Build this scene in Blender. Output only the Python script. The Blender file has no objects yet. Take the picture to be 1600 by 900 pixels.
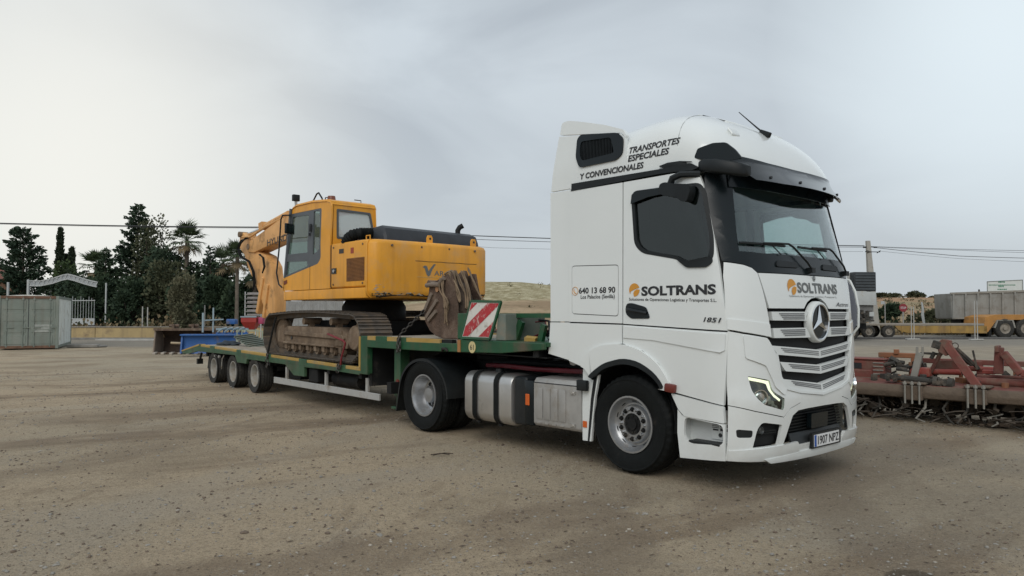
import bpy, bmesh, math, random
from mathutils import Vector, Matrix, Euler, noise as mnoise
R = math.radians
random.seed(7)
sc = bpy.context.scene
# ---------------------------------------------------------------- camera
cam_data = bpy.data.cameras.new('camera')
cam = bpy.data.objects.new('camera', cam_data)
sc.collection.objects.link(cam)
cam.location = (4.99969, -7.25266, 1.64423)
_yaw, _pit = 2.41903882, 0.0350842651
cam.rotation_euler = (math.pi / 2 + _pit, 0, _yaw - math.pi / 2)
cam_data.sensor_width = 36.0
cam_data.lens = 1165.3 / 1600 * 36.0
cam_data.clip_start = 0.05
cam_data.clip_end = 6000
sc.camera = cam
# ---------------------------------------------------------------- sky, sun, exposure
SUN_AZ, SUN_EL = R(-54), R(40)           # direction towards the veiled sun (world azimuth from +X)
world = bpy.data.worlds.new('World')
sc.world = world
world.use_nodes = True
wt = world.node_tree
wt.nodes.clear()
WN = lambda t: wt.nodes.new(t)
WL = wt.links.new
w_out = WN('ShaderNodeOutputWorld')
w_sky = WN('ShaderNodeTexSky')
w_sky.sky_type = 'NISHITA'
w_sky.sun_disc = False
w_sky.sun_elevation = SUN_EL
w_sky.sun_rotation = math.pi / 2 - SUN_AZ
w_sky.dust_density = 3.0
w_bg = WN('ShaderNodeBackground')
w_bg.inputs['Strength'].default_value = 0.08
WL(w_sky.outputs[0], w_bg.inputs['Color'])
w_tc = WN('ShaderNodeTexCoord')
w_sep = WN('ShaderNodeSeparateXYZ')
WL(w_tc.outputs['Generated'], w_sep.inputs[0])
# cloud sheet: direction divided by height gives streets of cloud that thin out to the horizon
w_zz = WN('ShaderNodeMath'); w_zz.operation = 'ADD'; w_zz.inputs[1].default_value = 0.22
WL(w_sep.outputs['Z'], w_zz.inputs[0])
w_zm = WN('ShaderNodeMath'); w_zm.operation = 'MAXIMUM'; w_zm.inputs[1].default_value = 0.05
WL(w_zz.outputs[0], w_zm.inputs[0])
w_dx = WN('ShaderNodeMath'); w_dx.operation = 'DIVIDE'
w_dy = WN('ShaderNodeMath'); w_dy.operation = 'DIVIDE'
WL(w_sep.outputs['X'], w_dx.inputs[0]); WL(w_zm.outputs[0], w_dx.inputs[1])
WL(w_sep.outputs['Y'], w_dy.inputs[0]); WL(w_zm.outputs[0], w_dy.inputs[1])
w_cmb = WN('ShaderNodeCombineXYZ')
WL(w_dx.outputs[0], w_cmb.inputs[0]); WL(w_dy.outputs[0], w_cmb.inputs[1])
w_n1 = WN('ShaderNodeTexNoise'); w_n1.inputs['Scale'].default_value = 1.0; w_n1.inputs['Detail'].default_value = 7.0
w_n1.inputs['Roughness'].default_value = 0.52; w_n1.inputs['Distortion'].default_value = 0.7
SKY_OFF = (-10.558, -15.873, -4.158)
w_off = WN('ShaderNodeVectorMath'); w_off.operation = 'ADD'; w_off.inputs[1].default_value = SKY_OFF
WL(w_cmb.outputs[0], w_off.inputs[0]); WL(w_off.outputs[0], w_n1.inputs['Vector'])
w_r1 = WN('ShaderNodeValToRGB')
w_r1.color_ramp.elements[0].position = 0.38; w_r1.color_ramp.elements[0].color = (0.0, 0.0, 0.0, 1)
w_r1.color_ramp.elements[1].position = 0.63; w_r1.color_ramp.elements[1].color = (1, 1, 1, 1)
WL(w_n1.outputs['Fac'], w_r1.inputs[0])
# bright parts of the overcast: broad and warm low on the left, a thinner patch high on the right
def glow(d, lo, pw):
    dot = WN('ShaderNodeVectorMath'); dot.operation = 'DOT_PRODUCT'; dot.inputs[1].default_value = d
    WL(w_tc.outputs['Generated'], dot.inputs[0])
    mr = WN('ShaderNodeMapRange'); mr.inputs['From Min'].default_value = lo; mr.inputs['From Max'].default_value = 1.0
    WL(dot.outputs['Value'], mr.inputs['Value'])
    p = WN('ShaderNodeMath'); p.operation = 'POWER'; p.inputs[1].default_value = pw; WL(mr.outputs[0], p.inputs[0])
    return p.outputs[0]
w_hz = WN('ShaderNodeMapRange'); w_hz.interpolation_type = 'SMOOTHSTEP'   # paler towards the horizon
w_hz.inputs['From Min'].default_value = 0.0; w_hz.inputs['From Max'].default_value = 0.42
w_hz.inputs['To Min'].default_value = 1.0; w_hz.inputs['To Max'].default_value = 0.0
WL(w_sep.outputs['Z'], w_hz.inputs['Value'])
def wmix(fac, a, b):
    n = WN('ShaderNodeMix'); n.data_type = 'RGBA'
    if isinstance(fac, float): n.inputs[0].default_value = fac
    else: WL(fac, n.inputs[0])
    for k, v in ((6, a), (7, b)):
        if isinstance(v, tuple): n.inputs[k].default_value = (*v, 1)
        else: WL(v, n.inputs[k])
    return n.outputs[2]
c_cloud = wmix(w_r1.outputs[0], (0.372, 0.414, 0.456), (0.535, 0.590, 0.632))
c_hor = wmix(w_hz.outputs[0], c_cloud, (0.455, 0.495, 0.525))
c_l = wmix(glow((-.972, .165, .165), .905, 1.8), c_hor, (0.765, 0.760, 0.710))
c_fin = wmix(glow((-.226, .923, .312), .966, 1.0), c_l, (0.66, 0.735, 0.775))
w_cl = WN('ShaderNodeBackground'); w_cl.inputs['Strength'].default_value = 1.0
WL(c_fin, w_cl.inputs['Color'])
w_mix = WN('ShaderNodeMixShader'); w_mix.inputs[0].default_value = 0.93
WL(w_bg.outputs[0], w_mix.inputs[1]); WL(w_cl.outputs[0], w_mix.inputs[2])
WL(w_mix.outputs[0], w_out.inputs[0])

sun_data = bpy.data.lights.new('sun', 'SUN')
sun_data.energy = 0.98
sun_data.angle = R(40)
sun_data.color = (1.0, 0.965, 0.91)
sun = bpy.data.objects.new('sun', sun_data)
sc.collection.objects.link(sun)
_d = Vector((math.cos(SUN_AZ) * math.cos(SUN_EL), math.sin(SUN_AZ) * math.cos(SUN_EL), math.sin(SUN_EL)))
sun.rotation_euler = _d.to_track_quat('Z', 'Y').to_euler()
sun.location = (0, -30, 40)

sc.view_settings.view_transform = 'Standard'
sc.view_settings.look = 'None'
sc.view_settings.gamma = 1.0
sc.view_settings.use_curve_mapping = False
sc.view_settings.exposure = 0.3
sc.render.film_transparent = False
sc.cycles.max_bounces = 6
sc.cycles.transparent_max_bounces = 12

# ---------------------------------------------------------------- helpers
COL = sc.collection
MATS = {}

def mat(name, col, rough=0.5, metal=0.0, var=0.12, vscale=3.0, dirt=None, bump=None, coat=0.0, spec=0.5, emit=None, streak=None, low=None):
    """procedural material: base colour + noise variation, optional dirt (colour, amount, scale), bump (strength, scale)
    low = (colour, top height, amount): splashed mud, thickest low on the thing"""
    m = bpy.data.materials.new(name); m.use_nodes = True
    nt = m.node_tree; N = nt.nodes.new; L = nt.links.new
    bs = nt.nodes['Principled BSDF']
    tc = N('ShaderNodeTexCoord')
    co = tc.outputs['Object']
    def nz(scale, detail=4, rough_=0.55, vec=None):
        n = N('ShaderNodeTexNoise'); n.inputs['Scale'].default_value = scale
        n.inputs['Detail'].default_value = detail; n.inputs['Roughness'].default_value = rough_
        L(vec or co, n.inputs['Vector']); return n.outputs['Fac']
    def mix(f, a, b, mode='MIX'):
        n = N('ShaderNodeMix'); n.data_type = 'RGBA'; n.blend_type = mode
        if isinstance(f, (int, float)): n.inputs[0].default_value = f
        else: L(f, n.inputs[0])
        for k, v in ((6, a), (7, b)):
            if isinstance(v, (tuple, list)): n.inputs[k].default_value = (v[0], v[1], v[2], 1)
            else: L(v, n.inputs[k])
        return n.outputs[2]
    def ramp(f, lo, hi):
        n = N('ShaderNodeMapRange'); n.inputs['From Min'].default_value = lo; n.inputs['From Max'].default_value = hi
        L(f, n.inputs['Value']); return n.outputs[0]
    c = col
    if var > 0:
        f = ramp(nz(vscale, 5), 0.3, 0.7)
        c = mix(f, tuple(x * (1 - var) for x in col), tuple(min(1, x * (1 + var)) for x in col))
    if streak:   # vertical runs (colour, amount, scale)
        mp = N('ShaderNodeMapping'); mp.inputs['Scale'].default_value = (1, 1, 0.12)
        L(co, mp.inputs['Vector'])
        f = ramp(nz(streak[2], 4, 0.6, mp.outputs[0]), 0.5, 0.72)
        mm = N('ShaderNodeMath'); mm.operation = 'MULTIPLY'; mm.inputs[1].default_value = streak[1]; L(f, mm.inputs[0])
        c = mix(mm.outputs[0], c, streak[0])
    if dirt:
        f = ramp(nz(dirt[2], 7, 0.68), 0.62 - 0.28 * dirt[1], 0.80 - 0.25 * dirt[1])
        c = mix(f, c, dirt[0])
        rf = N('ShaderNodeMapRange'); rf.inputs['To Min'].default_value = rough; rf.inputs['To Max'].default_value = min(1, rough + 0.35)
        L(f, rf.inputs['Value']); L(rf.outputs[0], bs.inputs['Roughness'])
    if low:
        sp = N('ShaderNodeSeparateXYZ'); L(co, sp.inputs[0])
        h = N('ShaderNodeMapRange'); h.inputs['From Min'].default_value = 0.0; h.inputs['From Max'].default_value = low[1]
        h.inputs['To Min'].default_value = low[2]; h.inputs['To Max'].default_value = 0.0
        L(sp.outputs['Z'], h.inputs['Value'])
        mm = N('ShaderNodeMath'); mm.operation = 'MULTIPLY'; L(h.outputs[0], mm.inputs[0])
        L(ramp(nz(2.5, 6, 0.65), 0.3, 0.65), mm.inputs[1])
        c = mix(mm.outputs[0], c, low[0])
    if isinstance(c, tuple): bs.inputs['Base Color'].default_value = (*c, 1)
    else: L(c, bs.inputs['Base Color'])
    if not dirt: bs.inputs['Roughness'].default_value = rough
    bs.inputs['Metallic'].default_value = metal
    bs.inputs['Specular IOR Level'].default_value = spec
    bs.inputs['Coat Weight'].default_value = coat
    bs.inputs['Coat Roughness'].default_value = 0.12
    if bump:
        b = N('ShaderNodeBump'); b.inputs['Strength'].default_value = bump[0]; b.inputs['Distance'].default_value = 0.02
        L(nz(bump[1], 6, 0.6), b.inputs['Height']); L(b.outputs[0], bs.inputs['Normal'])
    if emit:
        bs.inputs['Emission Color'].default_value = (*emit[0], 1); bs.inputs['Emission Strength'].default_value = emit[1]
    MATS[name] = m
    return m

def glass_mat(name, tint, refl=0.9, rough=0.02, opac=0.0, body=(0.02, 0.025, 0.025), f0=0.05):
    """sheet glass: tinted see-through plus Fresnel mirror; opac mixes in a diffuse body: film, dust, painted-in sky brightness"""
    m = bpy.data.materials.new(name); m.use_nodes = True
    nt = m.node_tree; nt.nodes.clear(); N = nt.nodes.new; L = nt.links.new
    out = N('ShaderNodeOutputMaterial'); tr = N('ShaderNodeBsdfTransparent'); gl = N('ShaderNodeBsdfGlossy')
    df = N('ShaderNodeBsdfDiffuse'); df.inputs['Color'].default_value = (*body, 1)
    tr.inputs['Color'].default_value = (*tint, 1); gl.inputs['Roughness'].default_value = rough
    gl.inputs['Color'].default_value = (refl, refl, refl, 1)
    lw = N('ShaderNodeLayerWeight'); lw.inputs['Blend'].default_value = 0.5     # Schlick mirror share, alike from both faces
    pw = N('ShaderNodeMath'); pw.operation = 'POWER'; pw.inputs[1].default_value = 4.0; L(lw.outputs['Facing'], pw.inputs[0])
    fr = N('ShaderNodeMapRange'); fr.inputs['To Min'].default_value = f0; L(pw.outputs[0], fr.inputs['Value'])
    m1 = N('ShaderNodeMixShader'); m1.inputs[0].default_value = opac
    L(tr.outputs[0], m1.inputs[1]); L(df.outputs[0], m1.inputs[2])
    m2 = N('ShaderNodeMixShader'); L(fr.outputs[0], m2.inputs[0])
    L(m1.outputs[0], m2.inputs[1]); L(gl.outputs[0], m2.inputs[2]); L(m2.outputs[0], out.inputs[0])
    MATS[name] = m
    return m

def box(bm, x0, x1, y0, y1, z0, z1):
    vs = [bm.verts.new((x, y, z)) for z in (z0, z1) for y in (y0, y1) for x in (x0, x1)]
    for f in ((0, 2, 3, 1), (4, 5, 7, 6), (0, 1, 5, 4), (2, 6, 7, 3), (0, 4, 6, 2), (1, 3, 7, 5)):
        bm.faces.new([vs[i] for i in f])
    return vs

def obox(bm, c, size, rot=(0, 0, 0)):
    M = Matrix.Translation(c) @ Euler(rot).to_matrix().to_4x4()
    h = [s / 2 for s in size]
    vs = box(bm, -h[0], h[0], -h[1], h[1], -h[2], h[2])
    for v in vs: v.co = M @ v.co
    return vs

def frame_of(d):
    d = Vector(d).normalized()
    a = Vector((0, 0, 1)) if abs(d.z) < 0.9 else Vector((1, 0, 0))
    u = d.cross(a).normalized()
    return u, u.cross(d).normalized()      # u, v

def bar(bm, p0, p1, w, h, up=None):
    """rectangular bar from p0 to p1; h along up"""
    p0, p1 = Vector(p0), Vector(p1)
    d = (p1 - p0).normalized()
    up = Vector(up) if up else (Vector((0, 0, 1)) if abs(d.z) < 0.95 else Vector((1, 0, 0)))
    s = d.cross(up).normalized(); up = s.cross(d).normalized()
    vs = []
    for p in (p0, p1):
        for a, b in ((-1, -1), (1, -1), (1, 1), (-1, 1)):
            vs.append(bm.verts.new(p + s * (a * w / 2) + up * (b * h / 2)))
    for f in ((3, 2, 1, 0), (4, 5, 6, 7), (0, 1, 5, 4), (1, 2, 6, 5), (2, 3, 7, 6), (3, 0, 4, 7)):
        bm.faces.new([vs[i] for i in f])
    return vs

def cyl(bm, p0, p1, r0, r1=None, seg=12, caps=True):
    r1 = r0 if r1 is None else r1
    p0, p1 = Vector(p0), Vector(p1)
    u, v = frame_of(p1 - p0)
    a, b = [], []
    for i in range(seg):
        t = 2 * math.pi * i / seg
        o = u * math.cos(t) + v * math.sin(t)
        a.append(bm.verts.new(p0 + o * r0)); b.append(bm.verts.new(p1 + o * r1))
    for i in range(seg):
        j = (i + 1) % seg
        bm.faces.new((a[i], a[j], b[j], b[i]))
    if caps:
        bm.faces.new(a[::-1]); bm.faces.new(b)

def tube(bm, pts, r, seg=8, closed=False, taper=None):
    pts = [Vector(p) for p in pts]
    n = len(pts); rings = []
    u = None
    for i, p in enumerate(pts):
        if closed: d = pts[(i + 1) % n] - pts[i - 1]
        else: d = pts[min(i + 1, n - 1)] - pts[max(i - 1, 0)]
        d.normalize()
        if u is None: u, v = frame_of(d)
        else:
            u = (u - d * u.dot(d)).normalized(); v = u.cross(d).normalized()
        rr = r * (taper[i] if taper else 1)
        rings.append([bm.verts.new(p + (u * math.cos(2 * math.pi * k / seg) + v * math.sin(2 * math.pi * k / seg)) * rr) for k in range(seg)])
    for i in range(n if closed else n - 1):
        A, B = rings[i], rings[(i + 1) % n]
        for k in range(seg):
            j = (k + 1) % seg
            bm.faces.new((A[k], A[j], B[j], B[k]))
    if not closed:
        bm.faces.new(rings[0][::-1]); bm.faces.new(rings[-1])

def lathe(bm, prof, seg=32, o=(0, 0, 0), axis='y', close=False):
    """prof: (radius, distance along axis)"""
    o = Vector(o); rings = []
    for r, t in prof:
        ring = []
        for i in range(seg):
            a = 2 * math.pi * i / seg
            c, s = math.cos(a) * r, math.sin(a) * r
            v = {'y': (c, t, s), 'z': (c, s, t), 'x': (t, c, s)}[axis]
            ring.append(bm.verts.new(o + Vector(v)))
        rings.append(ring)
    for k in range(len(rings) - (0 if close else 1)):
        A, B = rings[k], rings[(k + 1) % len(rings)]
        for i in range(seg):
            j = (i + 1) % seg
            bm.faces.new((A[i], B[i], B[j], A[j]))
    return rings

def prism(bm, poly, axis, a, b):
    """extrude a 2-D polygon; axis 'y': poly is (x,z) between y=a and y=b; 'x': (y,z); 'z': (x,y)"""
    def P(p, t):
        return {'y': (p[0], t, p[1]), 'x': (t, p[0], p[1]), 'z': (p[0], p[1], t)}[axis]
    A = [bm.verts.new(P(p, a)) for p in poly]; B = [bm.verts.new(P(p, b)) for p in poly]
    bm.faces.new(A[::-1]); bm.faces.new(B)
    n = len(poly)
    for i in range(n):
        j = (i + 1) % n
        bm.faces.new((A[i], A[j], B[j], B[i]))

def bev(bm, w, seg=2, ang=30):
    bmesh.ops.recalc_face_normals(bm, faces=bm.faces)
    es = [e for e in bm.edges if len(e.link_faces) == 2 and e.calc_face_angle(0) > R(ang)]
    if es:
        bmesh.ops.bevel(bm, geom=es, offset=w, segments=seg, affect='EDGES', profile=0.6, clamp_overlap=True)
    return bm

def mk(name, bm, m, parent=None, smooth=32, loc=None, rot=None, recalc=True, mats=None):
    if recalc: bmesh.ops.recalc_face_normals(bm, faces=bm.faces)
    me = bpy.data.meshes.new(name)
    bm.to_mesh(me); bm.free()
    for mm in (mats or [m]): me.materials.append(mm)
    if smooth:
        me.polygons.foreach_set('use_smooth', [True] * len(me.polygons))
        me.set_sharp_from_angle(angle=R(smooth))
    o = bpy.data.objects.new(name, me); COL.objects.link(o)
    if parent: o.parent = parent
    if loc: o.location = loc
    if rot: o.rotation_euler = rot
    return o

def tag(o, label, cat, group=None):
    o['label'] = label; o['category'] = cat
    if group: o['group'] = group
    return o

def thing(name, label, cat, loc=(0, 0, 0), rz=0, group=None):
    o = bpy.data.objects.new(name, None); COL.objects.link(o)
    o.empty_display_size = 0.2
    o.location = loc; o.rotation_euler = (0, 0, rz)
    return tag(o, label, cat, group)

def inst(src, parent, loc=(0, 0, 0), rot=(0, 0, 0), sub=True, scale=None):
    """another copy of a part (shared mesh) with its own sub-parts"""
    c = src.copy(); COL.objects.link(c); c.parent = parent
    c.location = loc; c.rotation_euler = rot
    if scale: c.scale = scale
    if sub:
        for ch in src.children:
            d = ch.copy(); COL.objects.link(d); d.parent = c
    return c

def dup(root, loc, rz, label=None, group=None, scale=None):
    r = root.copy(); COL.objects.link(r); r.location = loc; r.rotation_euler = (0, 0, rz)
    if label: r['label'] = label
    if group: r['group'] = group
    if scale: r.scale = scale
    for ch in root.children:
        c = ch.copy(); COL.objects.link(c); c.parent = r
        for g in ch.children:
            d = g.copy(); COL.objects.link(d); d.parent = c
    return r

def skin(poly, f, t=0.02, step=0.12, holes=(), off=0.0, steps=None):
    """sheet of thickness t on the surface f(a, b, offset) -> xyz, outline and holes given in (a, b)"""
    fl = bmesh.new()
    edges = []
    for loop in [poly] + list(holes):
        vs = [fl.verts.new((p[0], p[1], 0)) for p in loop]
        for i in range(len(vs)): edges.append(fl.edges.new((vs[i], vs[(i + 1) % len(vs)])))
    if holes: bmesh.ops.triangle_fill(fl, use_beauty=True, use_dissolve=False, edges=edges)
    else:
        fl.faces.new(fl.verts[:]); fl.normal_update(); bmesh.ops.triangulate(fl, faces=fl.faces[:], ngon_method='EAR_CLIP')
    a0, a1 = min(v.co.x for v in fl.verts), max(v.co.x for v in fl.verts)
    b0, b1 = min(v.co.y for v in fl.verts), max(v.co.y for v in fl.verts)
    sa, sb = steps or (step, step)
    for lo, hi, s, k in ((a0, a1, sa, 0), (b0, b1, sb, 1)):
        n = int((hi - lo) / s) + 1
        for i in range(1, n):
            x = lo + (hi - lo) * i / n
            co = (x, 0, 0) if k == 0 else (0, x, 0); no = (1, 0, 0) if k == 0 else (0, 1, 0)
            bmesh.ops.bisect_plane(fl, geom=fl.verts[:] + fl.edges[:] + fl.faces[:], dist=1e-5, plane_co=co, plane_no=no)
    bm = bmesh.new()
    fl.verts.ensure_lookup_table()
    top = [bm.verts.new(f(v.co.x, v.co.y, off)) for v in fl.verts]
    bot = [bm.verts.new(f(v.co.x, v.co.y, off - t)) for v in fl.verts] if t > 0 else None
    fl.verts.index_update()
    for fc in fl.faces:
        idx = [v.index for v in fc.verts]
        bm.faces.new([top[i] for i in idx])
        if t > 0: bm.faces.new([bot[i] for i in idx[::-1]])
    if t > 0:
        for e in fl.edges:
            if len(e.link_faces) == 1:
                i, j = e.verts[0].index, e.verts[1].index
                bm.faces.new((top[i], top[j], bot[j], bot[i]))
    fl.free()
    return bm

def merge(bm, other):
    me = bpy.data.meshes.new('tmp'); other.to_mesh(me); other.free()
    bm.from_mesh(me); bpy.data.meshes.remove(me)

def mirror(bm, axis=1):
    """add the mirror image across the plane axis = 0"""
    g = bmesh.ops.duplicate(bm, geom=bm.verts[:] + bm.edges[:] + bm.faces[:])
    for v in [x for x in g['geom'] if isinstance(x, bmesh.types.BMVert)]: v.co[axis] *= -1
    bmesh.ops.reverse_faces(bm, faces=[x for x in g['geom'] if isinstance(x, bmesh.types.BMFace)])
    return bm

def rrect(a0, a1, b0, b1, r, n=4):
    out = []
    for cx, cy, s in ((a1 - r, b1 - r, 0), (a0 + r, b1 - r, 90), (a0 + r, b0 + r, 180), (a1 - r, b0 + r, 270)):
        for k in range(n + 1):
            t = R(s + 90 * k / n); out.append((cx + r * math.cos(t), cy + r * math.sin(t)))
    return out

def rounded(poly, r, n=3):
    """round the corners of a polygon (r: one radius or one per corner)"""
    out = []; m = len(poly)
    for i in range(m):
        p0, p, p1 = Vector(poly[i - 1]), Vector(poly[i]), Vector(poly[(i + 1) % m])
        rr = r[i] if isinstance(r, (list, tuple)) else r
        d0, d1 = p0 - p, p1 - p
        q = min(rr, d0.length * 0.45, d1.length * 0.45)
        if q < 1e-4: out.append(tuple(p)); continue
        a, b = p + d0.normalized() * q, p + d1.normalized() * q
        for k in range(n + 1):
            t = k / n; out.append(tuple(a * (1 - t) ** 2 + p * 2 * t * (1 - t) + b * t * t))
    return out

def text_bm(s, f, a0, a1, b0, b1, bold=0.0, shear=0.0, off=0.003, flip=False, fit=True):
    """lettering laid on surface f inside the box a0..a1, b0..b1; flip reverses the reading direction of a"""
    cu = bpy.data.curves.new('lettering', 'FONT'); cu.body = s; cu.offset = bold; cu.shear = shear; cu.resolution_u = 3
    ob = bpy.data.objects.new('lettering', cu); COL.objects.link(ob)
    bpy.context.view_layer.update()
    dg = bpy.context.evaluated_depsgraph_get()
    me = bpy.data.meshes.new_from_object(ob.evaluated_get(dg))
    bpy.data.objects.remove(ob); bpy.data.curves.remove(cu)
    bm = bmesh.new(); bm.from_mesh(me); bpy.data.meshes.remove(me)
    x0, x1 = min(v.co.x for v in bm.verts), max(v.co.x for v in bm.verts)
    y0, y1 = min(v.co.y for v in bm.verts), max(v.co.y for v in bm.verts)
    for v in bm.verts:
        u, w = (v.co.x - x0) / (x1 - x0), (v.co.y - y0) / (y1 - y0)
        if flip: u = 1 - u
        v.co = f(a0 + (a1 - a0) * u, b0 + (b1 - b0) * w, off)
    return bm

def interp(tab, x):
    if x <= tab[0][0]: return tab[0][1]
    for (x0, y0), (x1, y1) in zip(tab, tab[1:]):
        if x <= x1: return y0 + (y1 - y0) * (x - x0) / (x1 - x0)
    return tab[-1][1]

def smooth_tab(tab, n=60):
    """resample a table with a Catmull-Rom curve so lofts have no kinks"""
    out = []
    P = [tab[0]] + list(tab) + [tab[-1]]
    for i in range(1, len(P) - 2):
        for k in range(8):
            t = k / 8
            out.append(tuple(0.5 * (2 * P[i][j] + (P[i + 1][j] - P[i - 1][j]) * t + (2 * P[i - 1][j] - 5 * P[i][j] + 4 * P[i + 1][j] - P[i + 2][j]) * t * t + (3 * P[i][j] - P[i - 1][j] - 3 * P[i + 1][j] + P[i + 2][j]) * t ** 3) for j in (0, 1)))
    out.append(tab[-1])
    return out

def chain(bm, p0, p1, link=0.07, r=0.008, sag=0.0):
    """real chain links, alternately turned"""
    p0, p1 = Vector(p0), Vector(p1)
    n = max(2, int((p1 - p0).length / (link * 0.78)))
    for i in range(n):
        t = (i + 0.5) / n
        c = p0.lerp(p1, t) - Vector((0, 0, sag * 4 * t * (1 - t)))
        t2 = (i + 0.6) / n
        d = (p0.lerp(p1, t2) - Vector((0, 0, sag * 4 * t2 * (1 - t2))) - c).normalized()
        u, v = frame_of(d)
        s = u if i % 2 else v
        pts = []
        for k in range(8):
            a = 2 * math.pi * k / 8
            pts.append(c + d * (math.cos(a) * link * 0.5) + s * (math.sin(a) * link * 0.3))
        tube(bm, pts, r, 4, closed=True)

def fbm(x, y, s, o=4):
    return mnoise.fractal(Vector((x * s, y * s, 3.7)), 1.0, 2.0, o)
# ---------------------------------------------------------------- materials
DUST = (0.30, 0.255, 0.20)
white = mat('white_paint', (0.745, 0.775, 0.765), 0.22, var=0.02, vscale=1.2, coat=0.6, low=(DUST, 1.2, 0.35))
white_trim = mat('white_trim', (0.70, 0.73, 0.72), 0.42, var=0.03, low=(DUST, 1.0, 0.30))
blackp = mat('black_plastic', (0.009, 0.012, 0.0135), 0.5, var=0.25, vscale=6, low=(DUST, 1.0, 0.08), spec=.35)
gloss_black = mat('gloss_black', (0.006, 0.010, 0.012), 0.22, var=0.1, spec=.35)
seam_dark = mat('dark_lining', (0.007, 0.008, 0.0085), 0.8, var=0.2)
rubber = mat('tyre_rubber', (0.0055, 0.0068, 0.0068), 0.7, var=0.25, vscale=9, dirt=((0.04, 0.034, 0.028), 0.08, 5.0), bump=(0.25, 60), spec=.22)
rubber_dusty = mat('dusty_tyre_rubber', (0.030, 0.029, 0.026), 0.9, var=0.2, vscale=9, dirt=((0.085, 0.075, 0.06), 0.35, 9.0), bump=(0.3, 50))
rimsteel = mat('silver_wheel_steel', (0.40, 0.41, 0.42), 0.34, metal=0.8, var=0.1, vscale=8, dirt=((0.25, 0.22, 0.19), 0.22, 7.0))
rim_dusty = mat('dusty_wheel_steel', (0.36, 0.36, 0.335), 0.6, metal=0.15, var=0.12, vscale=8, dirt=((0.30, 0.26, 0.21), 0.6, 5.0))
alu = mat('brushed_aluminium', (0.56, 0.55, 0.53), 0.36, metal=0.85, var=0.08, vscale=4, dirt=((0.30, 0.26, 0.21), 0.15, 3.0))
alu_plain = mat('dull_aluminium', (0.42, 0.41, 0.39), 0.5, metal=0.5, var=0.12, vscale=5, dirt=((0.30, 0.26, 0.21), 0.35, 3.0))
chrome = mat('chrome', (0.78, 0.79, 0.80), 0.14, metal=1.0, var=0.0)
chassis = mat('chassis_steel', (0.010, 0.0105, 0.0105), 0.65, var=0.3, vscale=5, dirt=((0.06, 0.052, 0.042), 0.3, 3.0), spec=.3)
ink = mat('dark_lettering', (0.020, 0.021, 0.024), 0.5, var=0.0)
ink_grey = mat('grey_lettering', (0.13, 0.14, 0.14), 0.5, var=0.0)
orange_print = mat('orange_print', (0.62, 0.28, 0.035), 0.5, var=0.05)
orange_lens = mat('orange_lens', (0.62, 0.12, 0.02), 0.25, var=0.05)
red_lens = mat('red_lens', (0.16, 0.028, 0.020), 0.3, var=0.1)
red_hose = mat('red_hose', (0.10, 0.008, 0.014), 0.4, var=0.1)
lamp_dark = mat('headlamp_housing', (0.045, 0.05, 0.05), 0.25, var=0.1)
drl_mat = mat('daylight_led', (0.9, 0.9, 0.78), 0.3, var=0.0, emit=((1.0, 0.97, 0.70), 1.25))
plate_white = mat('plate_white', (0.72, 0.73, 0.73), 0.4, var=0.02)
plate_blue = mat('plate_blue', (0.02, 0.09, 0.36), 0.4, var=0.02)
cabin_cloth = mat('cabin_cloth', (0.10, 0.10, 0.098), 0.9, var=0.15)
cabin_beige = mat('cabin_lining', (0.085, 0.10, 0.10), 0.85, var=0.1)
glass_side = glass_mat('tinted_side_glass', (0.28, 0.38, 0.345), 0.95, 0.01, 0.10, (0.012, 0.028, 0.024), f0=0.07)
glass_far = glass_mat('clear_side_glass', (0.78, 0.84, 0.82), 0.9, 0.01, 0.05, (0.3, 0.33, 0.33))
glass_front = glass_mat('windscreen_glass', (0.80, 0.90, 0.89), 1.0, 0.005, 0.03, (0.08, 0.14, 0.15), f0=0.085)
visor_mat = glass_mat('smoked_visor', (0.16, 0.19, 0.205), 0.8, 0.05, 0.45, (0.028, 0.036, 0.042), f0=.045)
green = mat('green_trailer_paint', (0.008, 0.075, 0.028), 0.5, var=0.22, vscale=2.5, dirt=((0.10, 0.085, 0.055), 0.28, 2.2), streak=((0.10, 0.06, 0.03), 0.25, 9.0), low=(DUST, 1.2, 0.3))
yellow_wood = mat('yellow_edge_paint', (0.42, 0.27, 0.065), 0.7, var=0.2, vscale=3, dirt=((0.25, 0.20, 0.13), 0.45, 3.0))
plank_mat = mat('weathered_planks', (0.30, 0.265, 0.21), 0.85, var=0.25, vscale=4, dirt=((0.36, 0.33, 0.28), 0.5, 2.0), bump=(0.5, 14))
exc_yellow = mat('excavator_yellow', (0.76, 0.345, 0.032), 0.42, var=0.12, vscale=1.3, dirt=((0.60, 0.33, 0.12), 0.30, 1.7), streak=((0.42, 0.18, 0.035), 0.45, 5.0), spec=.4)
boom_yellow = mat('faded_boom_yellow', (0.68, 0.36, 0.125), 0.55, var=0.14, vscale=2.2, dirt=((0.22, 0.13, 0.06), 0.32, 3.0), streak=((0.25, 0.13, 0.05), 0.5, 5.0))
exc_grey = mat('cab_frame_grey', (0.085, 0.095, 0.105), 0.5, var=0.12)
hood_black = mat('matt_black_hood', (0.026, 0.030, 0.036), 0.55, var=0.2, vscale=5)
track_steel = mat('muddy_track_steel', (0.105, 0.090, 0.075), 0.6, metal=0.25, var=0.3, vscale=8, dirt=((0.17, 0.125, 0.085), 0.62, 5.0), bump=(0.5, 22))
mud = mat('dried_mud_steel', (0.165, 0.115, 0.075), 0.9, var=0.3, vscale=4, dirt=((0.27, 0.205, 0.145), 0.48, 3.0), bump=(0.9, 16))
rust = mat('rusty_steel', (0.115, 0.075, 0.052), 0.85, var=0.35, vscale=4, dirt=((0.21, 0.165, 0.125), 0.5, 3.5), bump=(0.7, 18))
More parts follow.
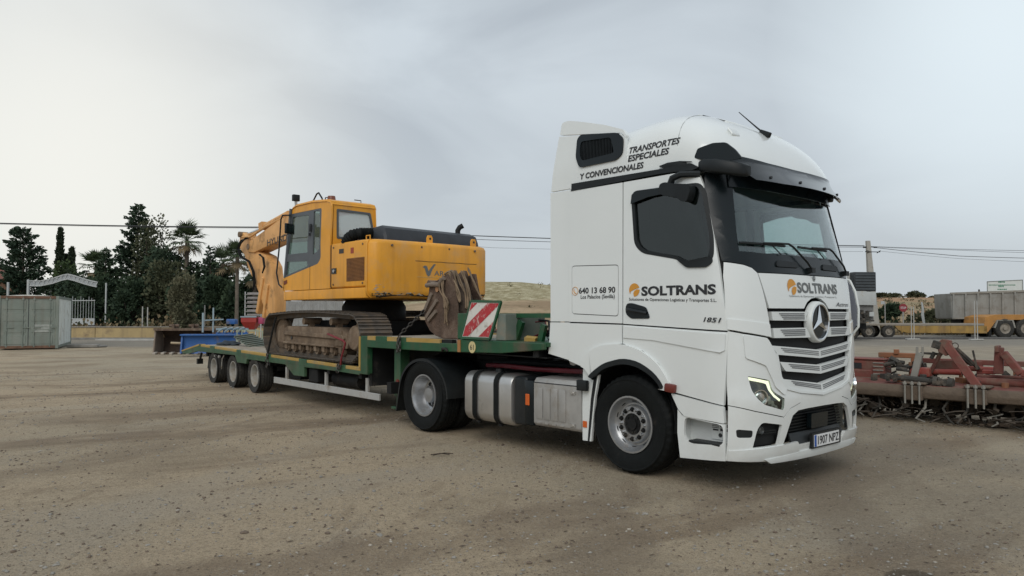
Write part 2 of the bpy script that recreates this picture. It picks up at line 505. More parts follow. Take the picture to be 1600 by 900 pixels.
chain_steel = mat('dark_chain_steel', (0.05, 0.045, 0.04), 0.5, metal=0.5, var=0.3)
strap_mat = mat('dirty_webbing', (0.215, 0.155, 0.10), 0.95, var=0.3, vscale=7, bump=(0.4, 40))

# ---------------------------------------------------------------- the tractor unit (front axle at the world origin, nose towards +X)
XFT = smooth_tab([(.2, 1.34), (.3, 1.41), (.45, 1.44), (.8, 1.45), (1.0, 1.43), (1.4, 1.415), (1.75, 1.40), (2.03, 1.365), (2.3, 1.305), (2.6, 1.23), (2.95, 1.145), (3.1, 1.12)])
def XF(z): return interp(XFT, z)
def plan_x(y, z):
    s = min(abs(y) / 1.25, 0.998)
    return XF(z) - 0.5 + 0.5 * (1 - s ** 3) ** (1 / 3)
def front(y, z, off=0.0):
    x = plan_x(y, z); e = 0.004
    k = (plan_x(y + e, z) - plan_x(y - e, z)) / (2 * e)
    q = math.hypot(1, k)
    return (x + off / q, y - off * k / q, z)
def side_fn(sg):
    def f(x, z, off=0.0):
        x0 = XF(z) - 0.5
        y = 1.25
        if x > x0:
            y = 1.25 * max(0.0, 1 - min(0.97, (x - x0) / 0.5) ** 3) ** (1 / 3)
        return (x, sg * (y + off), z)
    return f
sideR, sideL = side_fn(-1), side_fn(1)
ROOF = smooth_tab([(-.85, 3.66), (-.5, 3.71), (-.1, 3.76), (.2, 3.785), (.4, 3.775), (.6, 3.715), (.8, 3.60), (.95, 3.455), (1.08, 3.27), (1.15, 3.13), (1.175, 3.05)])
def roof_hw(x): return 1.222 if x < .66 else 1.222 * max(0.0, 1 - ((x - .66) / .52) ** 3) ** (1 / 3)
def roof_side(x, z, off=0.0, sg=-1):
    zr = interp(ROOF, x)
    k = max(0.0, 1 - (max(0, z - 3.05) / (zr - 3.05)) ** 3.2) ** (1 / 3.2)
    return (x, sg * (roof_hw(x) * k + off), z)

truck = thing('semi_truck', 'white tractor unit with high roof cab, hitched to the green low loader', 'truck')

def half(poly):      # mirror a left-half outline (y<0, running from bottom/outer to the centre line) into a full one
    return poly + [(-a, b) for a, b in reversed(poly) if abs(a) > 1e-6]

# --- side panels, both sides
WIN = rounded([(.062, 2.86), (.11, 2.905), (.868, 2.893), (.918, 2.82), (1.012, 2.36), (1.018, 2.20), (.985, 2.125), (.73, 2.128), (.62, 2.185), (.20, 2.268), (.10, 2.36)],
              [.05, .05, .05, .05, .1, .05, .05, .06, .05, .10, .10])
def side_panel(name, poly, m=white, holes=(), off=0.0, t=0.03, step=0.16, parent=truck):
    o = None
    for f in (sideR, sideL):
        bm = skin(poly, f, t, step, holes, off)
        x = mk(name, bm, m, parent)
        if o is None: o = x
    return o
door = side_panel('door', [(-.045, 3.022), (-.06, 1.545), (1.155, 1.492), (1.122, 1.72), (1.072, 2.07), (1.005, 2.43), (.925, 2.80), (.86, 2.975), (.76, 3.025)], holes=[WIN])
doors = [o for o in truck.children if o.name.startswith('door')]
for d, f, gm in zip(doors, (sideR, sideL), (glass_side, glass_far)):
    mk('window', skin(WIN, f, 0.006, 0.3, off=-0.02), gm, d)
    inner = [((a - .55) * .93 + .55, (b - 2.52) * .93 + 2.525) for a, b in WIN]
    mk('window_frame', skin([((a - .55) * 1.012 + .55, (b - 2.52) * 1.02 + 2.52) for a, b in WIN], f, 0.022, 0.3, [inner], off=0.004), blackp, d)
    # rain deflector along the window top
    mk('wind_deflector', skin([(.07, 2.78), (.085, 2.87), (.13, 2.90), (.50, 2.90), (.50, 2.835), (.30, 2.825)], f, 0.012, 0.2, off=0.03), gloss_black, d)
    mk('mirror_base', skin(rounded([(.70, 2.15), (.62, 2.18), (.74, 2.09), (.96, 2.085), (1.02, 2.13), (1.005, 2.19)], .03), f, 0.03, 0.3, off=0.016), blackp, d)
    h = mk('door_handle', skin(rounded([(-.025, 1.70), (-.005, 1.755), (.06, 1.76), (.245, 1.715), (.295, 1.60), (.05, 1.598), (-.015, 1.645)], .03), f, 0.02, 0.2, off=0.008), gloss_black, d)
    bm = bmesh.new()
    a = f(.03, 1.69, 0.03); b = f(.22, 1.665, 0.03)
    tube(bm, [f(.0, 1.695, .008), f(.04, 1.69, .03), f(.20, 1.665, .032), f(.25, 1.655, .008)], 0.018, 8)
    mk('grip', bm, blackp, d)
side_panel('cab_side', [(-.835, 3.022), (-.845, 1.56), (-.075, 1.548), (-.06, 3.022)], holes=[rounded([(-.80, 2.185), (-.118, 2.165), (-.122, 1.62), (-.80, 1.645)], .04)])
side_panel('locker_flap', rounded([(-.792, 2.177), (-.126, 2.157), (-.13, 1.628), (-.792, 1.653)], .035), off=0.002)
side_panel('rear_lower_panel', [(-.845, 1.545), (-.845, 1.125), (-.70, 1.085), (-.675, 1.078), (-.546, 1.233), (-.361, 1.308), (-.075, 1.338), (-.075, 1.533)], off=0.004)
side_panel('door_lower_panel', [(-.06, 1.532), (-.06, 1.338), (.2, 1.274), (.4, 1.155), (.514, 1.011), (.525, .895), (1.118, .805), (1.155, 1.477)], off=0.004, steps=None) if False else None
side_panel('door_lower_panel', [(-.06, 1.532), (-.06, 1.338), (.2, 1.274), (.4, 1.155), (.514, 1.011), (.525, .895), (1.118, .805), (1.155, 1.477)], off=0.004)
side_panel('waist_moulding', [(-.05, 1.40), (.33, 1.385), (1.09, 1.29), (1.13, 1.31), (1.135, 1.46), (-.05, 1.52)], off=0.016, t=0.02)
arch_o = rounded([(-.685, 1.07), (-.546, 1.235), (-.361, 1.312), (-.05, 1.342), (.2, 1.278), (.402, 1.158), (.518, 1.011), (.56, .885)], .12)
arch_i = rounded([(.485, .90), (.36, 1.045), (.16, 1.148), (-.05, 1.172), (-.31, 1.105), (-.45, 1.01), (-.52, .95)], .1)
side_panel('wheel_arch', arch_o + arch_i, off=0.035, t=0.05, step=0.1)
arch_k = rounded([(-.545, .96), (-.46, 1.03), (-.31, 1.125), (-.05, 1.192), (.165, 1.168), (.375, 1.06), (.51, .90)], .1)
side_panel('arch_lip', arch_k + rounded([(.46, .90), (.34, 1.02), (.15, 1.112), (-.05, 1.135), (-.30, 1.07), (-.43, .98), (-.49, .94)], .1), blackp, off=0.04, t=0.09, step=0.1)
side_panel('step_cover', rounded([(.548, .875), (1.118, .795), (1.128, .64), (1.05, .648), (.70, .668), (.63, .73)], .015), off=0.014, t=0.035)
# entry step with its recess
side_panel('entry_step', [(.62, .725), (.67, .672), (1.128, .632), (1.122, .295), (.645, .265), (.615, .50)], holes=[rounded([(.70, .66), (1.112, .625), (1.112, .44), (.76, .415), (.69, .48)], .05)], off=0.006)
for sg in (-1, 1):
    bm = bmesh.new(); box(bm, .60, 1.14, min(sg * 1.10, sg * 1.08), max(sg * 1.10, sg * 1.08), .40, .74); box(bm, .63, .66, min(sg * 1.215, sg * 1.10), max(sg * 1.215, sg * 1.10), .41, .73)
    box(bm, .66, 1.125, min(sg * 1.22, sg * 1.10), max(sg * 1.22, sg * 1.10), .395, .42)
    w = mk('step_recess', bm, white_trim, truck)
    bm = bmesh.new(); box(bm, .74, 1.08, min(sg * 1.255, sg * 1.12), max(sg * 1.255, sg * 1.12), .424, .446); bev(bm, .006, 1)
    mk('step_tread', bm, blackp, truck)
    bm = bmesh.new(); box(bm, .90, 1.09, min(sg * 1.102, sg * 1.112), max(sg * 1.102, sg * 1.112), .46, .645); bev(bm, .004, 1)
    s = mk('step_plate', bm, white_trim, truck)
    bm = bmesh.new(); y = sg * 1.1135
    for x0, x1, z0, z1 in ((.91, .985, .60, .606), (.91, .985, .585, .591), (.91, .985, .57, .576), (1.0, 1.035, .58, .61), (1.045, 1.08, .58, .61), (1.0, 1.03, .545, .57), (1.045, 1.08, .545, .57), (.92, .98, .545, .56)):
        box(bm, x0, x1, min(y, y + sg * .001), max(y, y + sg * .001), z0, z1)
    cyl(bm, (1.0, y, .505), (1.0, y + sg * .002, .505), .02, seg=14)
    mk('step_sticker', bm, ink, s)
    bm = bmesh.new(); lathe(bm, [(0, 0), (.03, .004), (.045, .02), (.05, .05)], 14, (.555, sg * 1.30, .925), 'y')
    bm.free()
    bm = bmesh.new(); obox(bm, (.552, sg * 1.275, .925), (.12, .06, .085), (0, 0.1, 0)); bev(bm, .02, 2)
    mk('side_marker_lamp', bm, red_lens, truck)
# cab shell behind the seams, floor, rear wall, head lining
bm = bmesh.new()
for sg in (-1, 1):
    f = side_fn(sg)
    for z0, z1, x0, x1 in ((2.95, 3.05, -.84, .75), (1.44, 1.62, -.84, 1.06)):
        merge(bm, skin([(x0, z0), (x0, z1), (x1, z1), (x1, z0)], f, .02, .2, off=-.034))
    merge(bm, skin([(-.10, 1.1 + .3), (-.10, 3.03), (-.0, 3.03), (-.0, 1.1 + .3)], f, .02, .3, off=-.034))
    merge(bm, skin([(-.845, 2.21), (-.845, 1.59), (-.08, 1.59), (-.08, 2.19)], f, .02, .3, off=-.034))
    merge(bm, skin([(-.82, 1.54), (-.82, 1.12), (-.62, 1.12), (-.5, 1.25), (-.3, 1.32), (0, 1.35), (.25, 1.27), (.45, 1.15), (.56, .95), (.66, .72), (1.1, .66), (1.1, 1.5)], f, .02, .2, off=-.036))
    merge(bm, skin([(1.0, 1.45), (.97, 2.1), (.90, 2.5), (.80, 2.98), (.86, 2.98), (.96, 2.7), (1.10, 2.1), (1.15, 1.45)], f, .02, .2, off=-.034))
box(bm, -.83, 1.0, -1.2, 1.2, 1.18, 1.24)
box(bm, -.86, -.82, -1.215, 1.215, 1.15, 3.06)
mk('cab_shell', bm, seam_dark, truck)
bm = bmesh.new(); box(bm, -.80, 1.05, -1.19, 1.19, 3.0, 3.04); box(bm, -.81, -.79, -1.19, 1.19, 1.3, 3.0)
mk('cab_lining', bm, cabin_beige, truck)
bm = bmesh.new()
prism(bm, [(.62, 1.3), (.62, 1.95), (.70, 2.12), (1.02, 2.16), (1.08, 2.05), (1.10, 1.4)], 'y', -1.0, 1.0); bev(bm, .03, 2)
mk('dashboard', bm, seam_dark, truck)
bm = bmesh.new(); obox(bm, (.86, .30, 2.23), (.22, .34, .14), (0, 0, .2)); bev(bm, .02, 2); mk('dash_box', bm, cabin_beige, truck)
bm = bmesh.new(); obox(bm, (.92, .75, 2.24), (.14, .22, .16), (0, 0, -.3)); bev(bm, .03, 2); mk('dash_screen', bm, blackp, truck)
bm = bmesh.new(); obox(bm, (.95, -.35, 2.185), (.20, .30, .02), (0, .1, .3)); mk('papers', bm, plate_white, truck)
for sg in (-1, 1):
    bm = bmesh.new(); box(bm, -.78, -.74, min(sg * .1, sg * 1.15), max(sg * .1, sg * 1.15), 1.9, 2.95); mk('curtain', bm, mat('curtain_grey', (.16, .165, .17), .95, var=.2) if sg < 0 else MATS['curtain_grey'], truck)
for sg in (-1, 1):
    bm = bmesh.new()
    obox(bm, (.05, sg * .62, 1.75), (.52, .52, .16)); obox(bm, (-.24, sg * .62, 2.15), (.14, .50, .78), (0, -.16, 0)); obox(bm, (-.31, sg * .62, 2.62), (.10, .28, .2), (0, -.16, 0))
    bev(bm, .04, 2); mk('seat', bm, cabin_cloth, truck)
bm = bmesh.new()
c = Vector((.52, .62, 2.12)); ax = Vector((-.5, 0, .86)).normalized(); u, v = frame_of(ax)
tube(bm, [c + (u * math.cos(k * math.pi / 12) + v * math.sin(k * math.pi / 12)) * .225 for k in range(24)], .016, 6, closed=True)
cyl(bm, c - ax * .03, c + ax * .01, .07); bar(bm, c - u * .22, c + u * .22, .04, .02); cyl(bm, c, c - ax * .3, .04)
mk('steering_wheel', bm, seam_dark, truck)

# --- roof
bm = bmesh.new()
NX, NS = 44, 36; grid = []
for i in range(NX + 1):
    t = i / NX
    x = -.85 + 2.029 * (1 - (1 - t) ** 1.35)
    zr, hw = interp(ROOF, x), roof_hw(x)
    row = []
    for k in range(NS + 1):
        a = -math.pi / 2 + math.pi * k / NS
        s = math.copysign(abs(math.sin(a)) ** .625, math.sin(a)); c = abs(math.cos(a)) ** .625
        row.append(bm.verts.new((x, hw * s, 3.05 + (zr - 3.05) * c)))
    grid.append(row)
for i in range(NX):
    for k in range(NS): bm.faces.new((grid[i][k], grid[i + 1][k], grid[i + 1][k + 1], grid[i][k + 1]))
bm.faces.new(grid[0])
bmesh.ops.remove_doubles(bm, verts=bm.verts, dist=1e-4)
roof = mk('roof', bm, white, truck, smooth=60)
# panel joints on the roof as thin recess strips, roof hatch, lamp covers
def roof_pt(x, s, off=0.0):
    zr, hw = interp(ROOF, x), roof_hw(x)
    k = max(0, 1 - abs(s) ** 3.2) ** (1 / 3.2)
    return Vector((x, hw * s, 3.05 + (zr - 3.05) * k + off))
bm = bmesh.new()
tube(bm, [roof_pt(.43 + .18 * abs(s) ** 2, s, .001) for s in [-.985, -.97, -.95, -.9] + [-.85 + .1 * k for k in range(18)] + [.9, .95, .97]], .0035, 4)
mk('roof_joint', bm, mat('joint_grey', (.30, .31, .31), .7, var=0), roof)
bm = bmesh.new()
for sx in (-1, 1):
    pass
vs = [roof_pt(x, s, .018) for x, s in ((.40, -.45), (.74, -.45), (.74, .45), (.40, .45))]
wv = [roof_pt(x, s, -.03) for x, s in ((.36, -.49), (.80, -.49), (.80, .49), (.36, .49))]
tv = [bm.verts.new(p) for p in vs]; bv = [bm.verts.new(p) for p in wv]
bm.faces.new(tv)
for i in range(4): bm.faces.new((bv[i], bv[(i + 1) % 4], tv[(i + 1) % 4], tv[i]))
bev(bm, .012, 2); mk('roof_hatch', bm, white_trim, roof)
bm = bmesh.new(); a, b = roof_pt(.46, -.452, .004), roof_pt(.73, -.452, .004)
bar(bm, a, b, .012, .012); mk('hatch_slot', bm, ink, roof)
bm = bmesh.new()
p = roof_pt(.93, -.62, .0); n = Vector((.45, -.35, .8)).normalized(); u, v = frame_of(n)
pl = [(-.07, -.045), (.07, -.045), (.09, .03), (.06, .045), (-.07, .05)]
vt = [bm.verts.new(p + Vector((0, a, b * .8)) + n * .02 + Vector((-b * .6, 0, 0))) for a, b in pl]
vb = [bm.verts.new(w.co - n * .05) for w in vt]
bm.faces.new(vt)
for i in range(5): bm.faces.new((vb[i], vb[(i + 1) % 5], vt[(i + 1) % 5], vt[i]))
bev(bm, .008, 1); mk('lamp_cover', bm, white, roof)
# aerial
bm = bmesh.new(); p = roof_pt(.86, .0, 0)
obox(bm, p + Vector((0, 0, .02)), (.13, .05, .06), (0, .45, 0)); bev(bm, .012, 2)
tube(bm, [p + Vector((-.02, 0, .03)), p + Vector((-.12, -.045, .14)), p + Vector((-.25, -.10, .285))], .008, 6, taper=[1.4, 1, .6])
mk('aerial', bm, blackp, truck)
# lettering on the roof side
for s, x0, x1, z0, z1 in (('TRANSPORTES', -.012, .625, 3.322, 3.392), ('ESPECIALES', -.012, .512, 3.234, 3.303), ('Y CONVENCIONALES', -.690, .198, 3.140, 3.206)):
    mk('roof_lettering', text_bm(s, (lambda x, z, off: (x, min(roof_side(x, z, off)[1], -1.2285 if x < -.02 else 0), z)), x0, x1, z0, z1, bold=.03, shear=.14, off=.004), ink, truck, smooth=0)
# roof side deflectors, intake, rear fairings
for sg in (-1, 1):
    f = lambda x, z, off=0.0, sg=sg: (x, sg * (1.222 - max(0, z - 3.3) * .10 + off), z)
    mk('roof_deflector', skin(rounded([(-1.05, 3.712), (-1.03, 3.85), (-.93, 3.86), (-.68, 3.795), (-.35, 3.695), (-.10, 3.60), (-.05, 3.53), (-.06, 3.50), (-.11, 3.565), (-.40, 3.612)], [.005, .03, .05, 0, 0, .02, .02, 0, 0, 0]), f, .05, .1), white, truck)
    mk('side_deflector', skin([(-1.155, 3.062), (-1.06, 3.695), (-.40, 3.600), (-.12, 3.555), (-.06, 3.50), (-.02, 3.20), (-.02, 3.105), (-.77, 3.10), (-.80, 3.062)], f, .04, .12, [rounded([(-.742, 3.60), (-.70, 3.64), (-.17, 3.565), (-.085, 3.495), (-.085, 3.335), (-.165, 3.285), (-.68, 3.285), (-.745, 3.40)], .03)]), white, truck)
    o = mk('air_intake', skin(rounded([(-.752, 3.61), (-.70, 3.652), (-.165, 3.575), (-.075, 3.50), (-.075, 3.328), (-.16, 3.275), (-.69, 3.272), (-.757, 3.40)], .04), f, .05, .12, [rounded([(-.69, 3.57), (-.25, 3.54), (-.21, 3.42), (-.19, 3.36), (-.66, 3.345), (-.70, 3.45)], .04)], off=.018), gloss_black, truck)
    mk('intake_backing', skin([(-.72, 3.60), (-.2, 3.56), (-.17, 3.34), (-.70, 3.32)], f, .01, .3, off=-.03), seam_dark, o)
    for k in range(22):
        x = -.685 + k * .0215
        bm = bmesh.new(); bar(bm, f(x, 3.335, -.005), f(x - .012, 3.585 - k * .0018, -.005), .006, .03, up=(0, sg, 0))
        mk('louvre', bm, blackp, o)
    mk('side_fairing', skin([(-1.159, 3.045), (-1.163, 1.56), (-.85, 1.562), (-.842, 3.03), (-.81, 3.045)], f, .04, .15, off=.005), white, truck)
    mk('side_fairing_lower', skin([(-1.163, 1.55), (-1.196, 1.19), (-.85, 1.128), (-.85, 1.552)], f, .04, .15, off=.008), white, truck)
    mk('roof_rail', skin([(-.80, 3.022), (-.795, 3.105), (.42, 3.092), (.78, 3.10), (.86, 3.05), (.80, 3.03), (.42, 3.045)], lambda x, z, off=0., sg=sg: (x, sg * (side_fn(1)(x, min(z, 3.0))[1] + off), z), .04, .12, off=.006), blackp, truck)
    # dark gutter wing over the door
    bm = bmesh.new()
    prism(bm, [(.40, 3.125), (.52, 3.145), (.66, 3.14), (.80, 3.12), (1.0, 3.08), (1.07, 3.0), (.97, 2.97), (.86, 3.03), (.70, 3.055), (.50, 3.08)], 'y', min(sg * 1.10, sg * 1.255), max(sg * 1.10, sg * 1.255)); bev(bm, .012, 2)
    for v in bm.verts:
        if v.co.x > .62: v.co.y *= (1 - .22 * ((v.co.x - .62) / .45) ** 2)
    mk('gutter_wing', bm, blackp, truck)
    # camera pod beside the visor
    bm = bmesh.new()
    pod = [((.80, 1.13, 3.07), .05, .04), ((.92, 1.16, 3.06), .085, .065), ((1.06, 1.16, 3.035), .09, .07), ((1.20, 1.12, 3.0), .085, .068), ((1.265, 1.08, 2.985), .075, .06), ((1.29, 1.06, 2.98), .05, .045)]
    rings = []
    for (x, y, z), ry, rz in pod:
        rings.append([bm.verts.new((x - (.22 if sg > 0 else 0), sg * y + ry * math.copysign(abs(math.cos(a)) ** .4, math.cos(a)), z + rz * math.copysign(abs(math.sin(a)) ** .4, math.sin(a)))) for a in [2 * math.pi * k / 16 for k in range(16)]])
    for A, B in zip(rings, rings[1:]):
        for k in range(16): bm.faces.new((A[k], A[(k + 1) % 16], B[(k + 1) % 16], B[k]))
    bm.faces.new(rings[0]); bm.faces.new(rings[-1])
    mk('camera_pod', bm, blackp, truck, smooth=50)
    # kerb mirror over the door window on its bent arm
    bm = bmesh.new()
    f2 = lambda x, z, off=0.0, sg=sg: (x, sg * (1.34 + off), z)
    merge(bm, skin(rounded([(.47, 2.85), (.485, 2.925), (.55, 2.935), (.66, 2.905), (.83, 2.88), (.84, 2.81), (.80, 2.715), (.75, 2.72), (.67, 2.775), (.52, 2.805)], .03), f2, .10, .2)); bev(bm, .03, 3, 40)
    km = mk('kerb_mirror', bm, blackp, truck)
    bm = bmesh.new(); tube(bm, [(.58, sg * 1.30, 2.90), (.62, sg * 1.31, 2.965), (.70, sg * 1.29, 2.995), (.80, sg * 1.25, 2.99), (.86, sg * 1.20, 2.985)], .034, 8)
    mk('mirror_arm', bm, blackp, km)

# --- front
frame_o = half([(0, 2.037), (-.6, 2.037), (-.925, 2.039), (-.98, 2.085), (-1.05, 2.112), (-1.198, 2.14), (-1.205, 2.45), (-1.205, 2.80), (-1.18, 3.04), (-.6, 3.07), (0, 3.075)][::1])
frame_o = [(0, 2.037), (-.6, 2.037), (-.925, 2.039), (-.98, 2.085), (-1.05, 2.112), (-1.198, 2.14), (-1.205, 2.45), (-1.205, 2.80), (-1.18, 3.04), (-.6, 3.07)]
frame_o = frame_o + [(0, 3.075)] + [(-a, b) for a, b in reversed(frame_o[1:])]
ws = [(0, 2.225), (-.80, 2.222), (-1.06, 2.235), (-1.045, 2.40), (-1.0, 2.70), (-.96, 2.95)]
ws = ws + [(0, 2.985)] + [(-a, b) for a, b in reversed(ws[1:])]
wsf = mk('windscreen_frame', skin(frame_o, front, .03, .07, [ws]), gloss_black, truck, smooth=50)
mk('windscreen', skin([(a * 1.01, b) for a, b in ws], front, .008, .09, off=-.012), glass_front, wsf, smooth=60)
flap = [(0, 2.028), (-.5, 2.029), (-.908, 2.030), (-.865, 1.85), (-.822, 1.70), (-.26, 1.70), (-.19, 1.762), (-.10, 1.800), (0, 1.812)]
flap = flap + [(-a, b) for a, b in reversed(flap[1:-1])]
mk('front_flap', skin(flap, front, .03, .08), white, truck, smooth=50)
def LR(name, poly, m, off=0.0, t=.03, step=.06, holes=(), parent=truck, smooth=50):
    out = []
    for sg in (1, -1):
        P = [(a * sg, b) for a, b in poly]; H = [[(a * sg, b) for a, b in h] for h in holes]
        out.append(mk(name, skin(P, front, t, step, H, off), m, parent, smooth=smooth))
    return out
LR('corner_panel', [(-.918, 2.03), (-.97, 2.075), (-1.045, 2.102), (-1.19, 2.128), (-1.205, 2.0), (-1.213, 1.6), (-1.205, 1.502), (-1.113, 1.478), (-.818, 1.428), (-.835, 1.60), (-.885, 1.87)], white, step=.035)
LR('corner_step', [(-1.205, 1.60), (-1.205, 1.505), (-1.113, 1.482), (-.822, 1.432), (-.835, 1.55)], white, off=.012, t=.02, step=.035)
LAMP = rounded([(-1.085, 1.075), (-.858, 1.032), (-.832, .925), (-.68, .852), (-.70, .742), (-.94, .807), (-1.015, .863), (-1.06, .945)], [.01, .03, .05, .01, .03, .03, .05, .03])
panA = [(-1.205, 1.487), (-1.113, 1.463), (-.865, 1.422), (-.775, 1.285), (-.728, 1.055), (-.64, .935), (-.43, .892), (-.43, .80), (-.60, .76), (-.70, .684), (-1.042, .758), (-1.222, .81)]
LR('headlamp_panel', panA, white, step=.04, holes=[LAMP])
LR('headlamp_brow', rounded([(-1.10, 1.24), (-.905, 1.168), (-.838, 1.045), (-.80, .965), (-.69, .885), (-.645, .935), (-.733, 1.055), (-.78, 1.285), (-.868, 1.415), (-1.112, 1.452)], .02), white, off=.014, t=.02, step=.05)
for sg in (1, -1):
    P = [(a * sg, b) for a, b in LAMP]
    hl = mk('headlamp', skin(P, front, .012, .05, off=-.075), lamp_dark, truck)
    mk('lamp_lens', skin(P, front, .004, .05, off=-.004), MATS.get('lamp_lens') or glass_mat('lamp_lens', (.80, .84, .82), .9, .02, .03), hl, smooth=60)
    c = Vector(front(-.975 * sg, .875, -.035)); n = Vector((.85, -.45 * sg, .0)).normalized(); u, v = frame_of(n)
    bm = bmesh.new()
    prof = [(.0, .03), (.04, .028), (.062, .012), (.066, .035), (.076, .035), (.078, -.01)]
    rings = []
    for r_, h_ in prof: rings.append([bm.verts.new(c + n * h_ + (u * math.cos(k * math.pi / 10) + v * math.sin(k * math.pi / 10)) * max(r_, .001)) for k in range(20)])
    for A, B in zip(rings, rings[1:]):
        for k in range(20): bm.faces.new((A[k], A[(k + 1) % 20], B[(k + 1) % 20], B[k]))
    mk('projector_lamp', bm, chrome, hl)
    drl = [(-1.078, 1.066), (-.862, 1.024), (-.838, .930), (-.80, .885), (-.735, .848), (-.728, .866), (-.785, .90), (-.812, .935)]
    drl = [(-1.080, 1.067), (-1.078, 1.038), (-.925, 1.006), (-.893, .995), (-.872, .938), (-.82, .876), (-.748, .830), (-.735, .846), (-.805, .893), (-.845, .938), (-.866, 1.022)]
    mk('daylight_strip', skin([(a * sg, b) for a, b in drl], front, .006, .05, off=-.010), drl_mat, hl)
    bm = bmesh.new()
    for k in range(4):
        merge(bm, skin([((-.905 + .045 * k) * sg, .93 - .045 * k), ((-.87 + .045 * k) * sg, .92 - .045 * k), ((-.86 + .045 * k) * sg, .83 - .022 * k), ((-.90 + .045 * k) * sg, .815 - .02 * k)], front, .02, .1, off=-.05))
    mk('lamp_fins', bm, alu_plain, hl)
# grille: dark backing, white bars with perforations, black slots between
gback = [(-.87, 1.70), (-.80, 1.25), (-.74, 1.02), (-.62, .90), (-.40, .87), (0, .84)]
gback = gback + [(-a, b) for a, b in reversed(gback[:-1])]
gr = mk('grille', skin(gback, front, .02, .08, off=-.06), seam_dark, truck, smooth=50)
def dots(poly_rows, sg):
    bm = bmesh.new()
    for (a0, a1, b0, b1, n) in poly_rows:
        for i in range(n):
            t = (i + .5) / n
            a, b = (a0 + (a1 - a0) * t) * sg, b0 + (b1 - b0) * t
            q = [front(a - .0078, b - .0050, .0085), front(a + .0078, b - .0050, .0085), front(a + .0078, b + .0050, .0085), front(a - .0078, b + .0050, .0085)]
            bm.faces.new([bm.verts.new(p) for p in q])
    return bm
hole_mat = mat('perforation', (.17, .175, .18), .8, var=0)
for zt, zb, ai0, ai1, ao in ((1.668, 1.580, -.185, -.232, -.80), (1.512, 1.415, -.245, -.195, -.79)):
    for sg in (1, -1):
        b_ = mk('grille_bar', skin([(ao * sg, zt), (ai0 * sg, zt), (ai1 * sg, (zt + zb) / 2), ((ai1 + .03 if zt < 1.6 else ai1) * sg, zb), ((ao + .012) * sg, zb + .006)], front, .045, .08, off=.004), white_trim, gr)
        rows = [(ao + .10 + .02 * k, -.27, zt - .018 - .017 * k, zt - .018 - .017 * k, 26 - k) for k in range(4)]
        d_ = mk('perforation', dots(rows, sg), hole_mat, b_, smooth=0); d_['kind'] = 'stuff'
for o, (zt, zc, zo) in enumerate(((1.352, 1.288, .064), (1.197, 1.138, .059), (1.035, .955, .08))):
    ao = (-.83, -.72, -.69)[o]; dz = zt - zc; bt = (.062, .075, .088)[o]
    bt2 = (.088, .092, .100)[o]
    P = [(ao, zt), (0, zc), (-ao, zt), (-ao - .065, zt - bt), (-(-ao - .10) * -1 if False else (-ao - .09), zt - bt2), (0, zc - bt2 + .005), (ao + .09, zt - bt2), (ao + .065, zt - bt)]
    b_ = mk('grille_bar', skin(P, front, .05, .07, off=.006), white_trim, gr)
    for sg in (1, -1):
        rows = [(ao + .13 + .025 * k, -.02, zt - .02 - .017 * k - .01, zc - .02 - .017 * k, 34 - k) for k in range(3)]
        d_ = mk('perforation', dots([(a0, a1, b0 + .002, b1 + .002, n) for a0, a1, b0, b1, n in rows], sg), hole_mat, b_, smooth=0); d_['kind'] = 'stuff'
chin = [(-.775, 1.28), (-.735, 1.055), (-.645, .935), (-.43, .889), (0, .842)]
chin_i = [(-.745, 1.275), (-.705, 1.06), (-.62, .955), (-.42, .912), (0, .868)]
mk('grille_surround', skin(chin + [(-a, b) for a, b in reversed(chin[:-1])] + [(-a, b) for a, b in chin_i[:-1]] + chin_i[::-1], front, .05, .06, off=.012), white_trim, gr)
# star badge
bm = bmesh.new(); cx = XF(1.567) + .012
lathe(bm, [(0, 0), (.178, 0), (.178, -.04), (0, -.04)], 40, (cx, 0, 1.567), 'x')
sb = mk('badge', bm, gloss_black, gr)
bm = bmesh.new(); lathe(bm, [(.172, -.03), (.172, .014), (.182, .022), (.196, .018), (.206, .0), (.208, -.05)], 48, (cx, 0, 1.567), 'x')
mk('badge_ring', bm, white_trim, sb)
bm = bmesh.new(); lathe(bm, [(.168, .0), (.168, .018), (.176, .024), (.184, .018), (.184, 0)], 48, (cx, 0, 1.567), 'x')
for k in range(3):
    a = R(90 + 120 * k); d = Vector((0, math.cos(a), math.sin(a))); s = Vector((0, -math.sin(a), math.cos(a))); c = Vector((cx + .004, 0, 1.567))
    tip = bm.verts.new(c + d * .172 + Vector((.006, 0, 0))); ctr = bm.verts.new(c + Vector((.03, 0, 0)))
    l = bm.verts.new(c + (d * .5 + s * .866) * .036); r_ = bm.verts.new(c + (d * .5 - s * .866) * .036)
    bm.faces.new((tip, l, ctr)); bm.faces.new((tip, ctr, r_))
mk('star', bm, chrome, sb, smooth=10, recalc=True)
